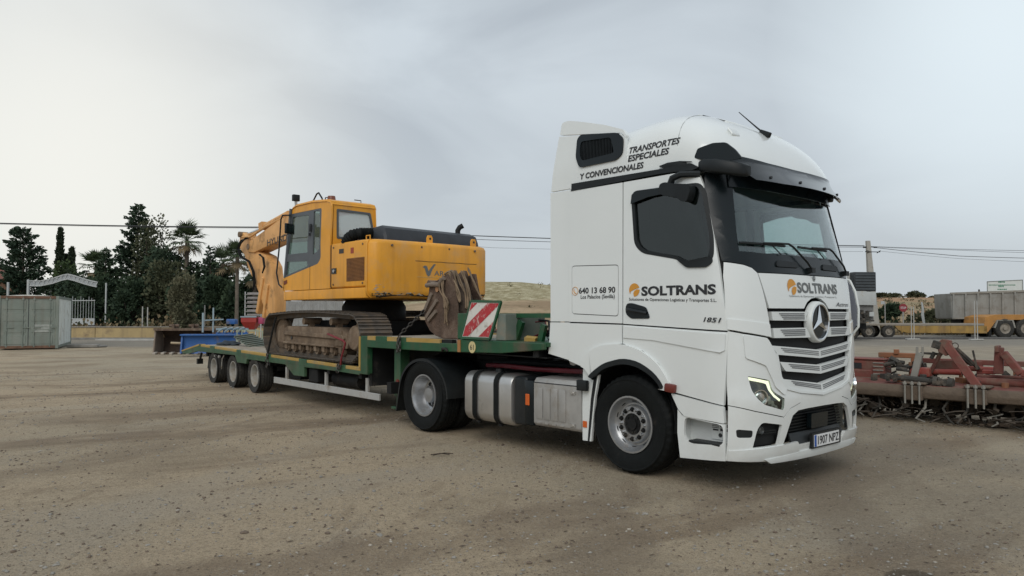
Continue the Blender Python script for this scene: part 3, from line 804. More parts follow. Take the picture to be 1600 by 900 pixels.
# bumper
FOG = rounded([(-1.06, .420), (-1.026, .583), (-.977, .650), (-.725, .612), (-.773, .430)], [.01, .04, .04, .02, .01])
INT = [(-.702, .428), (-.624, .583), (-.565, .685), (-.47, .728), (-.30, .735), (0, .737)]
INT = INT + [(-a, b) for a, b in reversed(INT[:-1])] + [(.45, .40), (-.45, .40)]
WASH = rounded([(-1.186, .592), (-1.062, .580), (-1.066, .515), (-1.180, .515)], .02)
bump = [(-1.222, .300), (-1.221, .802), (-1.042, .75), (-.70, .676), (-.602, .752), (-.432, .793), (-.432, .886), (0, .838)]
bump = bump + [(-a, b) for a, b in reversed(bump[:-1])] + [(1.09, .288), (.85, .276), (.45, .27), (0, .268), (-.45, .27), (-.85, .276), (-1.09, .288)]
bp = mk('bumper', skin(bump, front, .03, .045, [FOG, [(-a, b) for a, b in FOG], INT, WASH, [(-a, b) for a, b in WASH]]), white, truck, smooth=50)
lip = [(-1.215, .395), (-1.08, .408), (-.73, .422), (-.49, .434), (-.445, .385), (-.445, .30), (-.85, .285), (-1.21, .30)]
for sg in (1, -1): mk('bumper_lip', skin([(a * sg, b) for a, b in lip], front, .03, .05, off=.014), white, bp, smooth=50)
mk('spoiler', skin([(-.93, .305), (-.45, .33), (0, .335), (.45, .33), (.93, .305), (.85, .262), (0, .252), (-.85, .262)], lambda a, b, off=0.: front(a, b, off + .015 + (.335 - b) * .35), .02, .08), white_trim, bp, smooth=50)
for sg in (1, -1):
    mk('washer_cap', skin([(a * sg, b) for a, b in WASH], front, .01, .06, off=-.008), blackp, bp)
    fb = mk('fog_recess', skin([((a + .89) * 1.06 * sg - .89 * sg, b) for a, b in FOG], front, .01, .06, off=-.07), seam_dark, bp)
    bm = bmesh.new(); c = Vector(front(-.965 * sg, .572, -.045))
    lathe(bm, [(0, .01), (.026, .014), (.034, .024), (.038, .016), (.038, -.03)], 16, c, 'x')
    mk('fog_lamp', bm, lamp_dark, bp)
    bm = bmesh.new()
    for z in (.535, .555): merge(bm, skin([(-.93 * sg, z), (-.76 * sg, z), (-.76 * sg, z + .008), (-.93 * sg, z + .008)], front, .01, .2, off=-.04))
    mk('fog_slat', bm, blackp, bp)
ib = mk('intake_mesh', skin([(a * 1.03, b) for a, b in INT], front, .01, .1, off=-.14), seam_dark, bp)
for k in range(9):
    z = .455 + k * .03; hw = .66 - max(0, z - .5) * .55
    mk('intake_slat', skin([(-hw, z), (hw, z), (hw, z + .008), (-hw, z + .008)], front, .02, .15, off=-.09), blackp, bp)
mk('intake_shelf', skin([(-.55, .41), (.55, .41), (.52, .545), (-.52, .545)], lambda a, b, off=0.: front(a, .38 + (b - .41) * .9, off - (b - .41) * .5), .02, .1, off=.0), blackp, bp)
mk('radar_cover', skin(rounded([(-.17, .52), (.17, .52), (.17, .665), (-.17, .665)], .015), front, .05, .2, off=-.03), gloss_black, bp)
mk('plate_holder', skin(rounded([(-.24, .335), (.36, .335), (.36, .485), (-.24, .485)], .015), lambda a, b, off=0.: (XF(.4) + .022 + off, a, b), .03, .3), blackp, bp)
pf = lambda a, b, off=0.: (XF(.4) + .027 + off, a, b)
npl = mk('number_plate', skin([(-.205, .350), (.315, .350), (.315, .465), (-.205, .465)], pf, .006, .6), plate_white, bp, smooth=0)
mk('plate_band', skin([(-.203, .352), (-.163, .352), (-.163, .463), (-.203, .463)], pf, .001, .6, off=.0012), plate_blue, npl, smooth=0)
mk('plate_lettering', text_bm('1907 NPZ', pf, -.135, .302, .366, .450, bold=.014, off=.003), ink, npl, smooth=0)
# lettering and marks on flap and doors
mk('front_lettering', text_bm('SOLTRANS', front, -.352, .500, 1.852, 1.958, bold=.036, off=.004), ink_grey, truck, smooth=0)
mk('front_slogan', text_bm('Soluciones de Operaciones Log\u00edsticas y Transportes S.L.', front, -.510, .475, 1.806, 1.830, off=.004), ink_grey, truck, smooth=0)
mk('model_lettering', text_bm('Actros', front, .42, .80, 1.725, 1.768, bold=.008, shear=.4, off=.006), ink, truck, smooth=0)
def logo(f, c, r, off=.004):
    bm = bmesh.new()
    def pt(a, rr): return (c[0] + rr * math.cos(a) * r, c[1] + rr * math.sin(a) * r)
    up = [pt(R(d), 1) for d in range(18, 226, 8)] + [(c[0] - r * .72, c[1] - r * .25), (c[0] - r * .15, c[1] + r * .02), (c[0] + r * .5, c[1] + r * .2)]
    lo = [pt(R(d), 1) for d in range(266, 370, 8)] + [(c[0] + r * .45, c[1] + r * .08), (c[0] + r * .0, c[1] - r * .15), (c[0] - r * .2, c[1] - r * .5)]
    for poly in (up, lo): bm.faces.new([bm.verts.new(f(a, b, off)) for a, b in poly])
    return bm
mk('front_logo', logo(front, (-.445, 1.908), .078), orange_print, truck, smooth=0)
bm = bmesh.new()
c0 = Vector(front(0.005, 2.0, .006))
tube(bm, [c0 + Vector((0, .024 * math.cos(k * math.pi / 10), .024 * math.sin(k * math.pi / 10))) for k in range(20)], .003, 4, closed=True)
for k in range(3): bar(bm, c0, c0 + Vector((0, .024 * math.cos(R(90 + 120 * k)), .024 * math.sin(R(90 + 120 * k)))), .004, .004)
mk('bonnet_emblem', bm, ink_grey, truck)
for f, d, fl in ((sideR, doors[0], False), (sideL, doors[1], True)):
    mk('door_lettering', text_bm('SOLTRANS', f, .182, 1.05, 1.828, 1.926, bold=.04, off=.003, flip=fl), ink, d, smooth=0)
    mk('door_slogan', text_bm('Soluciones de Operaciones Log\u00edsticas y Transportes S.L.', lambda a, b, o, f=f: f(a, b - (a - .02) * .025, o), .022, 1.056, 1.775, 1.814, bold=.012, off=.003, flip=fl), ink, d, smooth=0)
    mk('door_number', text_bm('1851', lambda a, b, o, f=f: f(a, b - (a - .9) * .04, o), .918, 1.10, 1.572, 1.618, bold=.02, shear=.25, off=.004, flip=fl), ink, d, smooth=0)
    mk('door_logo', logo(f, (.092, 1.893), .068), orange_print, d, smooth=0)
lf = truck.children
flaps = [o for o in truck.children if o.name.startswith('locker_flap')]
for f, d, fl in ((sideR, flaps[0], False), (sideL, flaps[1], True)):
    mk('phone_lettering', text_bm('640 13 68 90', f, -.688, -.162, 1.868, 1.936, bold=.026, off=.005, flip=fl), ink, d, smooth=0)
    mk('town_lettering', text_bm('Los Palacios (Sevilla)', f, -.660, -.170, 1.800, 1.855, bold=.014, off=.005, flip=fl), ink, d, smooth=0)
    bm = bmesh.new()
    tube(bm, [f(-.745 + .045 * math.cos(k * math.pi / 12), 1.90 + .045 * math.sin(k * math.pi / 12), .005) for k in range(24)], .003, 4, closed=True)
    tube(bm, [f(-.762, 1.922, .005), f(-.765, 1.90, .005), f(-.75, 1.88, .005), f(-.728, 1.874, .005)], .005, 4)
    mk('phone_mark', bm, orange_print, d)
# wipers, cowl vents, side vanes
for y0, y1 in ((-.05, -1.06), (.80, -.10)):
    bm = bmesh.new()
    tube(bm, [front(y0, 2.085, .035), front(y0 - .10, 2.16, .05), front(y0 - .30, 2.305, .045), front(y0 - .36, 2.33, .04), front(y0 - .55, 2.325, .035), front(y0 - .74, 2.318, .03)], .011, 6)
    a = [front(y0 - .40 - .6 * k / 8, 2.308 + .006 * k / 8, .016) for k in range(9)]
    tube(bm, a, .013, 5); obox(bm, front(y0, 2.085, .025), (.05, .07, .05))
    tube(bm, [front(y0 - .62, 2.31, .02), front(y0 - .50, 2.22, .018)], .006, 5)
    mk('wiper', bm, blackp, truck)
for y in (-.46, .42):
    mk('cowl_vent', skin(rounded([(y - .20, 2.10), (y + .20, 2.10), (y + .17, 2.155), (y - .17, 2.16)], .03), front, .02, .1, off=.014), blackp, truck)
for sg in (1,):
    # corner wind vane with its ladder of slots
    pts = [(1.06, 2.06), (1.14, 2.03), (1.20, 1.90), (1.235, 1.70), (1.23, 1.50), (1.15, 1.40)]
    bm = bmesh.new(); 
    tube(bm, [(x, sg * 1.33, z) for x, z in pts], .014, 6)
    tube(bm, [(1.02, sg * 1.30, 2.03), (1.04, sg * 1.30, 1.40), (1.15, sg * 1.33, 1.40)], .012, 6)
    vn = mk('wind_vane', bm, white_trim, truck)
    bm = bmesh.new()
    merge(bm, skin([(1.05, 2.04), (1.13, 2.015), (1.19, 1.89), (1.222, 1.70), (1.218, 1.52), (1.14, 1.415), (1.05, 1.415)], lambda x, z, off=0., sg=sg: (x, sg * (1.318 + off), z), .012, .3))
    mk('vane_sheet', bm, mat('vane_grey', (.16, .17, .20), .45), vn)
    bm = bmesh.new()
    for z in (1.88, 1.76, 1.64, 1.52): bar(bm, (1.04, sg * 1.33, z), (interp([(1.4, 1.15), (1.5, 1.23), (1.7, 1.235), (1.9, 1.2), (2.03, 1.14)], z), sg * 1.33, z), .012, .012)
    mk('vane_rung', bm, white_trim, vn)
# sun visor
vtop = lambda a, b, off=0.: front(a, min(b, 3.05), off + .045 + .72 * max(0, 3.085 - b) + max(0, b - 3.085) * -.25)
vf = lambda a, b, off=0.: (lambda p: (p[0], p[1], b))(front(a, min(b, 3.05), off + .05 + .85 * max(0, 3.12 - b) * (1 - .72 * (a / 1.15) ** 2)))
vis = mk('sun_visor', skin([(-1.02, 3.17), (-.5, 3.14), (0, 3.135), (.5, 3.14), (1.0, 3.15), (1.06, 3.09), (1.08, 2.95), (1.03, 2.90), (.5, 2.905), (0, 2.91), (-.5, 2.905), (-.82, 2.92), (-.90, 3.0), (-1.1, 3.08)], vf, .006, .06), visor_mat, truck, smooth=60)
for y in (-.95, -.45):
    bm = bmesh.new(); bar(bm, front(y, 3.04, .01), vf(y, 2.965, -.012), .02, .012); mk('visor_bracket', bm, blackp, vis)
for y in (.05, .5, .95):
    bm = bmesh.new(); bar(bm, front(y, 3.04, .01), vf(y, 2.965, -.012), .02, .012)
    bar(bm, front(y - .07, 2.99, .01), vf(y, 2.93, -.012), .012, .012); bar(bm, front(y + .07, 2.99, .01), vf(y, 2.93, -.012), .012, .012)
    mk('visor_bracket', bm, blackp, vis)
bm = bmesh.new()
for y in (-.62, -.15, .38, .85): 
    p = Vector(vf(y, 2.965, .004)); cyl(bm, p - Vector((.01, 0, 0)), p + Vector((.012, 0, 0)), .014, seg=10)
mk('visor_bolt', bm, ink, vis)
mk('visor_back', skin([(-1.0, 3.06), (1.0, 3.06), (1.02, 2.86), (-1.02, 2.86)], front, .01, .08, off=.015), gloss_black, truck, smooth=50)
bm = bmesh.new()
merge(bm, skin(rounded([(.80, 3.15), (.84, 3.235), (1.0, 3.265), (1.12, 3.255), (1.2, 3.18), (1.26, 3.09), (1.10, 3.075), (.90, 3.115)], .02), lambda x, z, off=0.: (x, -(1.21 - max(0, x - .8) ** 2 * .45 + off), z), .02, .1))
mk('visor_end', bm, MATS['gloss_black'], vis)

# --- wheels
def wheel(parent, x, y_out, r, w, rim_r, sg, dish, m_t=rubber, m_r=rimsteel, front_type=True, name='wheel', hubs=10):
    """y_out: outer sidewall plane distance from the centre line; axle along Y; dish: depth of the disc behind the rim lip"""
    bm = bmesh.new()
    sw = .022
    prof = [(rim_r, 0.012), (rim_r + .02, .0), ((rim_r + r) / 2, -sw), (r - .055, -.012), (r - .022, .008), (r - .004, .028)]
    n = 4; gw = (w - .056) / n
    for k in range(n):
        a = .028 + k * gw
        prof += [(r, a + .006), (r, a + gw - .012)]
        if k < n - 1: prof += [(r - .014, a + gw - .009), (r - .014, a + gw - .001)]
    prof += [(r - .004, w - .028), (r - .055, w), (rim_r, w - .01)]
    prof = [(q, t) for q, t in prof]
    prof[3:3] = [((rim_r + r) / 2 + .055, -sw + .001), ((rim_r + r) / 2 + .060, -sw - .005), ((rim_r + r) / 2 + .070, -sw - .005), ((rim_r + r) / 2 + .075, -sw + .004)]
    rings_ = lathe(bm, prof, 120, (0, 0, 0), 'y')
    for rg in rings_:                                   # shoulder lugs and cross grooves
        for i_, v in enumerate(rg):
            q = math.hypot(v.co.x, v.co.z)
            if q > r - .03 and (v.co.y < .05 or v.co.y > w - .05) and i_ % 3 == 0: f_ = (q - .012) / q; v.co.x *= f_; v.co.z *= f_
    if sg > 0:
        for v in bm.verts: v.co.y *= -1
    ty = mk(name, bm, m_t, parent, loc=(x, sg * (y_out) if sg < 0 else y_out, r), smooth=40)
    ty['label'] = 'wheel with black tyre' if False else ''
    del ty['label']
    bm = bmesh.new(); lip = rim_r
    pr = [(lip + .004, .012), (lip + .006, -.006), (lip - .012, -.006), (lip - .02, .015), (lip - .035, .05), (lip - .045, max(.06, dish * .75)), (lip - .07, dish), ]
    if front_type:
        pr += [(lip - .085, dish), (lip - .095, dish - .03), (lip - .105, dish - .042), (.112, dish - .045), (.108, dish - .03), (.10, dish + .01), (0.001, dish + .01)]
    else:
        pr += [(lip - .10, dish + .01), (.17, dish + .04), (.115, dish + .042), (.11, dish - .06), (.10, dish - .085), (.001, dish - .09)]
    lathe(bm, pr, 40, (0, 0, 0), 'y')
    if front_type:
        for k in range(hubs):
            a = 2 * math.pi * k / hubs; q = .152
            c = Vector((math.cos(a) * q, dish - .045, math.sin(a) * q)); cyl(bm, c, c + Vector((0, -.022, 0)), .016, .013, seg=6)
    else:
        for k in range(hubs):
            a = 2 * math.pi * k / hubs; q = .143
            c = Vector((math.cos(a) * q, dish + .04, math.sin(a) * q)); cyl(bm, c, c + Vector((0, -.04, 0)), .017, .013, seg=6)
    if sg > 0:
        for v in bm.verts: v.co.y *= -1
    rim = mk('rim', bm, m_r, ty, smooth=35)
    bm = bmesh.new()
    nh = 10
    for k in range(nh):
        a = 2 * math.pi * (k + .5) / nh
        if front_type:
            q = .152; c = Vector((math.cos(a) * q, dish - .0462, math.sin(a) * q)); rr = .026
            cyl(bm, c, c + Vector((0, -.0015, 0)), rr, seg=12); cyl(bm, c, c + Vector((0, -.026, 0)), .017, .014, seg=6)
            q = lip - .048; c = Vector((math.cos(a) * q, dish * .86, math.sin(a) * q))
            obox(bm, c, (.02, .012, .055), (0, -a, 0))
        else:
            q = lip - .115; c = Vector((math.cos(a) * q, dish + .014, math.sin(a) * q))
            cyl(bm, c, c + Vector((0, -.006, 0)), .030, seg=12)
    if front_type:
        cyl(bm, (0, dish - .02, 0), (0, dish - .036, 0), .108, .106, seg=24); cyl(bm, (0, dish - .02, 0), (0, dish - .055, 0), .062, .058, seg=16)
        for k in range(8):
            a = 2 * math.pi * k / 8; c = Vector((math.cos(a) * .085, dish - .036, math.sin(a) * .085)); cyl(bm, c, c + Vector((0, -.012, 0)), .011, seg=6)
    if sg > 0:
        for v in bm.verts: v.co.y *= -1
    mk('hub', bm, MATS['chassis_steel'], ty, smooth=35)['kind'] = 'stuff'
    return ty
for sg in (-1, 1):
    wheel(truck, 0, 1.225, .507, .31, .288, sg, .085)
    for k, yo in enumerate((1.235, .90)):
        wheel(truck, -3.7, yo, .507, .29, .288, sg, .165, front_type=False)
    # wheel well
    bm = bmesh.new()
    ring = [[(-.05 + .61 * math.cos(a), sg * y, .56 + .61 * math.sin(a)) for a in [R(-8 + 196 * k / 18) for k in range(19)]] for y in (1.22, .55)]
    A = [[bm.verts.new(p) for p in r_] for r_ in ring]
    for k in range(18): bm.faces.new((A[0][k], A[0][k + 1], A[1][k + 1], A[1][k]))
    bm.faces.new(A[1])
    mk('wheel_well', bm, seam_dark, truck)
    # drive wheel mudguard
    bm = bmesh.new()
    arc = [R(t) for t in range(-2, 172, 9)]
    for y0, y1, ro in ((.60, 1.25, .585),):
        P = [(-3.72 + .60 * math.cos(a), .50 + ro * .86 * math.sin(a) + .02) for a in arc]
        P = P + [(-4.40, .22)]
        A = [bm.verts.new((x, sg * y0, z)) for x, z in P]; B = [bm.verts.new((x, sg * y1, z)) for x, z in P]; D = [bm.verts.new((-3.72 + (x + 3.72) * .955, sg * (y1 + .0), .46 + (z - .46) * .93)) for x, z in P]
        for k in range(len(P) - 1): bm.faces.new((A[k], A[k + 1], B[k + 1], B[k])); bm.faces.new((B[k], B[k + 1], D[k + 1], D[k]))
    mk('mudguard', bm, blackp, truck)
    # white fairing behind the front wheel
    f = lambda x, z, off=0., sg=sg: (x, sg * (1.235 + off), z)
    ff = mk('wheel_fairing', skin([(-.645, 1.072), (-.41, 1.0), (-.47, .75), (-.53, .267), (-.655, .265), (-.66, .6)], f, .03, .2), white, truck)
    mk('fairing_stripe', skin([(-.475, 1.015), (-.43, 1.005), (-.49, .72), (-.553, .268), (-.578, .268), (-.53, .72)], f, .01, .2, off=.004), blackp, ff)
    bm = bmesh.new(); box(bm, -.69, -.545, min(sg * 1.25, sg * 1.30), max(sg * 1.25, sg * 1.30), .81, .925); bev(bm, .01, 2); mk('filler_cap', bm, blackp, ff)
    bm = bmesh.new(); box(bm, -.645, -.59, min(sg * 1.234, sg * 1.245), max(sg * 1.234, sg * 1.245), .41, .478); mk('side_reflector', bm, orange_lens, ff)
    # tank
    def sect(x, y0=.60, y1=1.235, z0=.272, z1=.905, r=.13):
        return [(x, sg * a, b) for a, b in rrect(y0, y1, z0, z1, r, 5)]
    bm = bmesh.new()
    secs = [(-2.80, .045), (-2.775, .012), (-2.75, 0), (-1.88, 0), (-1.855, .012), (-1.84, .05)]
    rg = [[bm.verts.new(p) for p in sect(x, .60 + d, 1.235 - d, .272 + d, .905 - d, .13)] for x, d in secs]
    for A, B in zip(rg, rg[1:]):
        for k in range(len(A)): bm.faces.new((A[k], A[(k + 1) % len(A)], B[(k + 1) % len(B)], B[k]))
    bm.faces.new(rg[0]); bm.faces.new(rg[-1])
    tk = mk('fuel_tank', bm, alu, truck, smooth=40)
    for x in (-2.545, -2.12):
        bm = bmesh.new()
        A = [bm.verts.new(p) for p in sect(x - .045, .59, 1.247, .258, .917, .135)]; B = [bm.verts.new(p) for p in sect(x + .045, .59, 1.247, .258, .917, .135)]
        for k in range(len(A)): bm.faces.new((A[k], A[(k + 1) % len(A)], B[(k + 1) % len(B)], B[k]))
        mk('tank_strap', bm, rubber, tk, smooth=40)
        bm = bmesh.new(); cyl(bm, (x, sg * 1.16, .25), (x, sg * 1.16, .28), .03, seg=8); mk('strap_bolt', bm, chassis, tk)
    bm = bmesh.new(); cyl(bm, (-2.33, sg * 1.0, .90), (-2.33, sg * 1.0, .945), .06, .05, seg=14); mk('tank_cap', bm, blackp, tk)
    bm = bmesh.new(); box(bm, -1.82, -1.585, min(sg * .6, sg * 1.215), max(sg * .6, sg * 1.215), .31, .895); bev(bm, .05, 3); mk('urea_tank', bm, blackp, truck)
    bm = bmesh.new(); box(bm, -1.60, -1.44, min(sg * .6, sg * 1.238), max(sg * .6, sg * 1.238), .335, .86); bev(bm, .015, 2); bp2 = mk('tank_bracket', bm, gloss_black, truck)
    bm = bmesh.new(); box(bm, -1.575, -1.505, min(sg * 1.237, sg * 1.25), max(sg * 1.237, sg * 1.25), .565, .70); bev(bm, .008, 1); mk('side_reflector', bm, orange_lens, bp2)
    # ribbed battery box cover
    bm = bmesh.new()
    P = [(.62, .345), (1.215, .345), (1.24, .375), (1.24, .845), (1.20, .90), (.62, .925)]
    prism(bm, [(sg * a, b) for a, b in P], 'x', -1.435, -.668); bev(bm, .012, 2)
    bx = mk('battery_box', bm, alu_plain, truck)
    for k in range(4):
        x0 = -1.385 + k * .125
        bm = bmesh.new(); box(bm, x0, x0 + .105, min(sg * 1.236, sg * 1.252), max(sg * 1.236, sg * 1.252), .43, .79); bev(bm, .012, 2); mk('pressed_rib', bm, alu_plain, bx)
    bm = bmesh.new(); box(bm, -1.43, -.675, min(sg * 1.232, sg * 1.243), max(sg * 1.232, sg * 1.243), .842, .852); mk('cover_joint', bm, ink, bx)
    bm = bmesh.new()
    for z in (.77, .41): obox(bm, (-.79, sg * 1.245, z), (.07, .02, .035)); cyl(bm, (-.79, sg * 1.25, z), (-.79, sg * 1.262, z), .014, seg=8)
    for k in range(4): obox(bm, (-1.335 + k * .125, sg * 1.246, .385), (.055, .012, .018))
    mk('cover_latch', bm, alu, bx)
# chassis
bm = bmesh.new()
for y in (-.42, .42): box(bm, -4.75, 1.0, y - .04, y + .04, .72, .98)
for x in (-4.6, -3.2, -2.2, -1.2, .5): box(bm, x - .06, x + .06, -.42, .42, .76, .94)
cyl(bm, (-3.7, -.95, .507), (-3.7, .95, .507), .10, seg=12); cyl(bm, (0, -.95, .47), (0, .95, .47), .07, seg=12)
lathe(bm, [(.02, -.25), (.2, -.15), (.24, 0), (.2, .15), (.02, .25)], 16, (-3.7, 0, .507), 'y')
box(bm, -.4, .9, -.5, .5, .45, 1.15); box(bm, -2.9, -1.0, -.36, .36, .55, .75)
box(bm, -4.72, -4.6, -1.2, 1.2, .45, .62)
mk('chassis', bm, chassis, truck)
bm = bmesh.new(); P = [(-3.75, -.45), (-3.75, -.12), (-3.35, -.06), (-3.35, .06), (-3.75, .12), (-3.75, .45), (-3.0, .45), (-2.6, .25), (-2.6, -.25), (-3.0, -.45)]
prism(bm, P, 'z', 1.06, 1.13); box(bm, -3.5, -2.8, -.45, .45, .98, 1.06); bev(bm, .012, 1); mk('fifth_wheel', bm, chassis, truck)
bm = bmesh.new(); box(bm, -2.6, -1.0, -.6, .6, .985, 1.01); mk('catwalk', bm, alu_plain, truck)
bm = bmesh.new(); tube(bm, [(-2.7, -.9, .965), (-2.2, -1.0, .985), (-1.6, -1.02, .975), (-.85, -1.0, .99)], .03, 8); mk('red_air_line', bm, red_hose, truck)
bm = bmesh.new()
tube(bm, [(-2.75, -.75, 1.0), (-2.0, -.85, 1.03), (-.8, -.85, 1.03)], .022, 8); tube(bm, [(-2.75, -.65, 1.02), (-.8, -.75, 1.07)], .02, 8)
for k in range(3): tube(bm, [(-.9, -.4 + .25 * k, 1.5), (-1.05, -.4 + .25 * k, 1.15), (-1.25, -.35 + .22 * k, 1.05), (-1.5, -.3 + .2 * k, 1.3), (-1.75, -.3 + .2 * k, 1.38)], .016, 6)
mk('air_line', bm, blackp, truck)
bm = bmesh.new(); cyl(bm, (-2.95, -1.0, .70), (-2.95, -.9, .70), .05, seg=10); box(bm, -3.0, -2.88, -1.0, -.45, .66, .74); cyl(bm, (-1.05, -.95, 1.1), (-1.0, -1.02, 1.1), .05, seg=8); obox(bm, (-.95, -1.0, 1.12), (.12, .06, .04)); mk('air_coupling', bm, alu_plain, truck)
# ---------------------------------------------------------------- the low loader (origin at the kingpin, swung 2.8 degrees)
TR = R(-2.8)
trailer = thing('lowbed_trailer', 'green three-axle low loader with yellow deck edges carrying the excavator', 'trailer', (-3.1, 0, 0), TR)
TM = Matrix.Translation((-3.1, 0, 0)) @ Matrix.Rotation(TR, 4, 'Z')
def TW(x, y, z): return TM @ Vector((x, y, z))
def dz(x): return .785 + .0116 * (-2.47 - x)       # deck height rises to the rear
grey_bar = mat('galvanised_guard', (.44, .44, .42), .55, metal=.2, var=.1, dirt=((.26, .22, .17), .35, 3.0))
hazard_white = mat('hazard_white', (.62, .60, .55), .6, var=.08, dirt=((.25, .22, .18), .3, 9.0))
hazard_red = mat('hazard_red', (.40, .020, .025), .55, var=.1, dirt=((.60, .57, .52), .36, 16.0))
box_grey = mat('grey_green_box', (.15, .18, .155), .6, var=.15, dirt=((.24, .21, .16), .3, 3.0))
for sg in (-1, 1):
    y0, y1 = sorted((sg * 1.25, sg * 1.19))
    # lower side beam with its hanging plates
    P = [(-11.12, dz(-11.12) - .055), (-2.25, dz(-2.25) - .055), (-2.25, .685), (-4.70, .668), (-4.70, .495), (-5.19, .488), (-5.62, .672), (-7.75, .672), (-7.79, .571), (-8.38, .571), (-8.52, .722), (-11.2, .705)]
    bm = bmesh.new(); prism(bm, P, 'y', y0, y1); bev(bm, .008, 1); mk('side_beam', bm, green, trailer)
    P = [(-11.12, dz(-11.12) - .115), (-2.5, dz(-2.5) - .115), (-2.5, dz(-2.5) - .095), (-11.12, dz(-11.12) - .095)]
    bm = bmesh.new(); prism(bm, P, 'y', min(y0, y1) - .006 if sg < 0 else y1, min(y0, y1) if sg < 0 else y1 + .006); mk('beam_flange', bm, green, trailer)
    # yellow edge strips between green stake pockets
    cuts = [-11.12, -10.35, -10.0, -8.42, -8.15, -6.62, -6.36, -4.95, -4.60, -3.25, -3.02, -2.50]
    for a, b in zip(cuts[0::2], cuts[1::2]):
        bm = bmesh.new(); prism(bm, [(a, dz(a) - .055), (b, dz(b) - .055), (b, dz(b)), (a, dz(a))], 'y', min(sg * 1.245, sg * 1.15), max(sg * 1.245, sg * 1.15)); bev(bm, .006, 1)
        mk('edge_strip', bm, yellow_wood, trailer)
    for a, b in zip(cuts[1:-1:2], cuts[2::2]):
        bm = bmesh.new(); prism(bm, [(a, dz(a) - .10), (b, dz(b) - .10), (b, dz(b) + .002), (a, dz(a) + .002)], 'y', min(sg * 1.253, sg * 1.16), max(sg * 1.253, sg * 1.16)); bev(bm, .006, 1)
        mk('stake_pocket', bm, green, trailer)
    # riser to the gooseneck
    bm = bmesh.new(); prism(bm, [(-2.47, .73), (-2.25, .70), (-2.25, 1.29), (-2.47, 1.295)], 'y', min(sg * 1.252, sg * 1.15), max(sg * 1.252, sg * 1.15)); bev(bm, .008, 1); mk('riser', bm, green, trailer)
    bm = bmesh.new(); prism(bm, [(-2.53, dz(-2.5)), (-2.475, dz(-2.5)), (-2.475, 1.285), (-2.53, 1.285)], 'y', min(sg * 1.255, sg * 1.14), max(sg * 1.255, sg * 1.14)); mk('edge_strip', bm, yellow_wood, trailer)
    # gooseneck beam
    P = [(-2.36, 1.235), (-2.36, 1.12), (-.6, 1.125), (1.20, 1.165), (2.0, 1.235), (2.0, 1.31), (.30, 1.315), (.30, 1.255)]
    bm = bmesh.new(); prism(bm, P, 'y', y0, y1); bev(bm, .008, 1); mk('gooseneck_beam', bm, green, trailer)
    for a, b in ((-2.25, -1.98), (-1.62, -1.28), (-1.05, -.16)):
        bm = bmesh.new(); box(bm, a, b, min(sg * 1.246, sg * 1.15), max(sg * 1.246, sg * 1.15), 1.237, 1.30); mk('edge_strip', bm, yellow_wood, trailer)
    for a, b in ((-1.978, -1.622), (-1.278, -1.052)):
        bm = bmesh.new(); box(bm, a, b, min(sg * 1.252, sg * 1.15), max(sg * 1.252, sg * 1.15), 1.20, 1.303); bev(bm, .005, 1); mk('stake_pocket', bm, green, trailer)
    bm = bmesh.new(); box(bm, -.15, .10, min(sg * 1.22, sg * 1.15), max(sg * 1.22, sg * 1.15), 1.14, 1.30); tube(bm, [(-.08, sg * 1.25, 1.15), (-.05, sg * 1.27, 1.18), (.02, sg * 1.27, 1.18), (.05, sg * 1.25, 1.15)], .02, 6); mk('lashing_pocket', bm, chassis, trailer)
    bm = bmesh.new(); box(bm, .29, .352, min(sg * 1.262, sg * 1.2), max(sg * 1.262, sg * 1.2), 1.147, 1.307); mk('edge_plate', bm, mat('orange_brown_plate', (.34, .16, .055), .7, var=.2) if sg < 0 else MATS['orange_brown_plate'], trailer)
    bm = bmesh.new(); cyl(bm, (.615, sg * 1.25, 1.22), (.615, sg * 1.258, 1.22), .075, seg=20); sd = mk('speed_disc', bm, mat('disc_cream', (.62, .52, .26), .5, var=.1) if sg < 0 else MATS['disc_cream'], trailer)
    mk('disc_lettering', text_bm('61', lambda a, b, o, sg=sg: (a, sg * (1.258 + o), b), .575, .655, 1.185, 1.255, bold=.01, off=.002, flip=sg > 0), ink, sd, smooth=0)
    # rear ramp part
    P = [(-12.82, .665), (-11.24, .885), (-11.13, .888), (-11.13, .70), (-11.3, .715), (-12.15, .61), (-12.72, .585)]
    bm = bmesh.new(); prism(bm, P, 'y', y0, y1); bev(bm, .006, 1); mk('tail_beam', bm, green, trailer)
    bm = bmesh.new(); prism(bm, [(-12.80, .675), (-11.24, .893), (-11.24, .85), (-12.80, .645)], 'y', min(sg * 1.256, sg * 1.1), max(sg * 1.256, sg * 1.1)); mk('edge_strip', bm, yellow_wood, trailer)
    # axles
    for x in (-7.35, -8.73, -10.13):
        w = wheel(trailer, x, 1.215, .345, .30, .232, sg, .16, m_t=rubber_dusty, m_r=rim_dusty, front_type=False, hubs=8)
        w2 = inst(w, trailer, (x, sg * .86, .345)) if False else None
    bm = bmesh.new()
    for x in (-8.06, -10.72):
        a = [R(t) for t in (20, 50, 80, 110, 140, 165)]
        P = [(x + .35 + .42 * math.cos(t) - .35, .33 + .40 * math.sin(t)) for t in a]
    A = [bm.verts.new((x, sg * .9, z)) for x, z in ((-10.42, .68), (-10.52, .58), (-10.57, .42), (-10.60, .32))]; B = [bm.verts.new((v.co.x, sg * 1.22, v.co.z)) for v in A]
    A2 = [bm.verts.new((v.co.x - .02, sg * .9, v.co.z)) for v in A]; B2 = [bm.verts.new((v.co.x - .02, sg * 1.22, v.co.z)) for v in A]
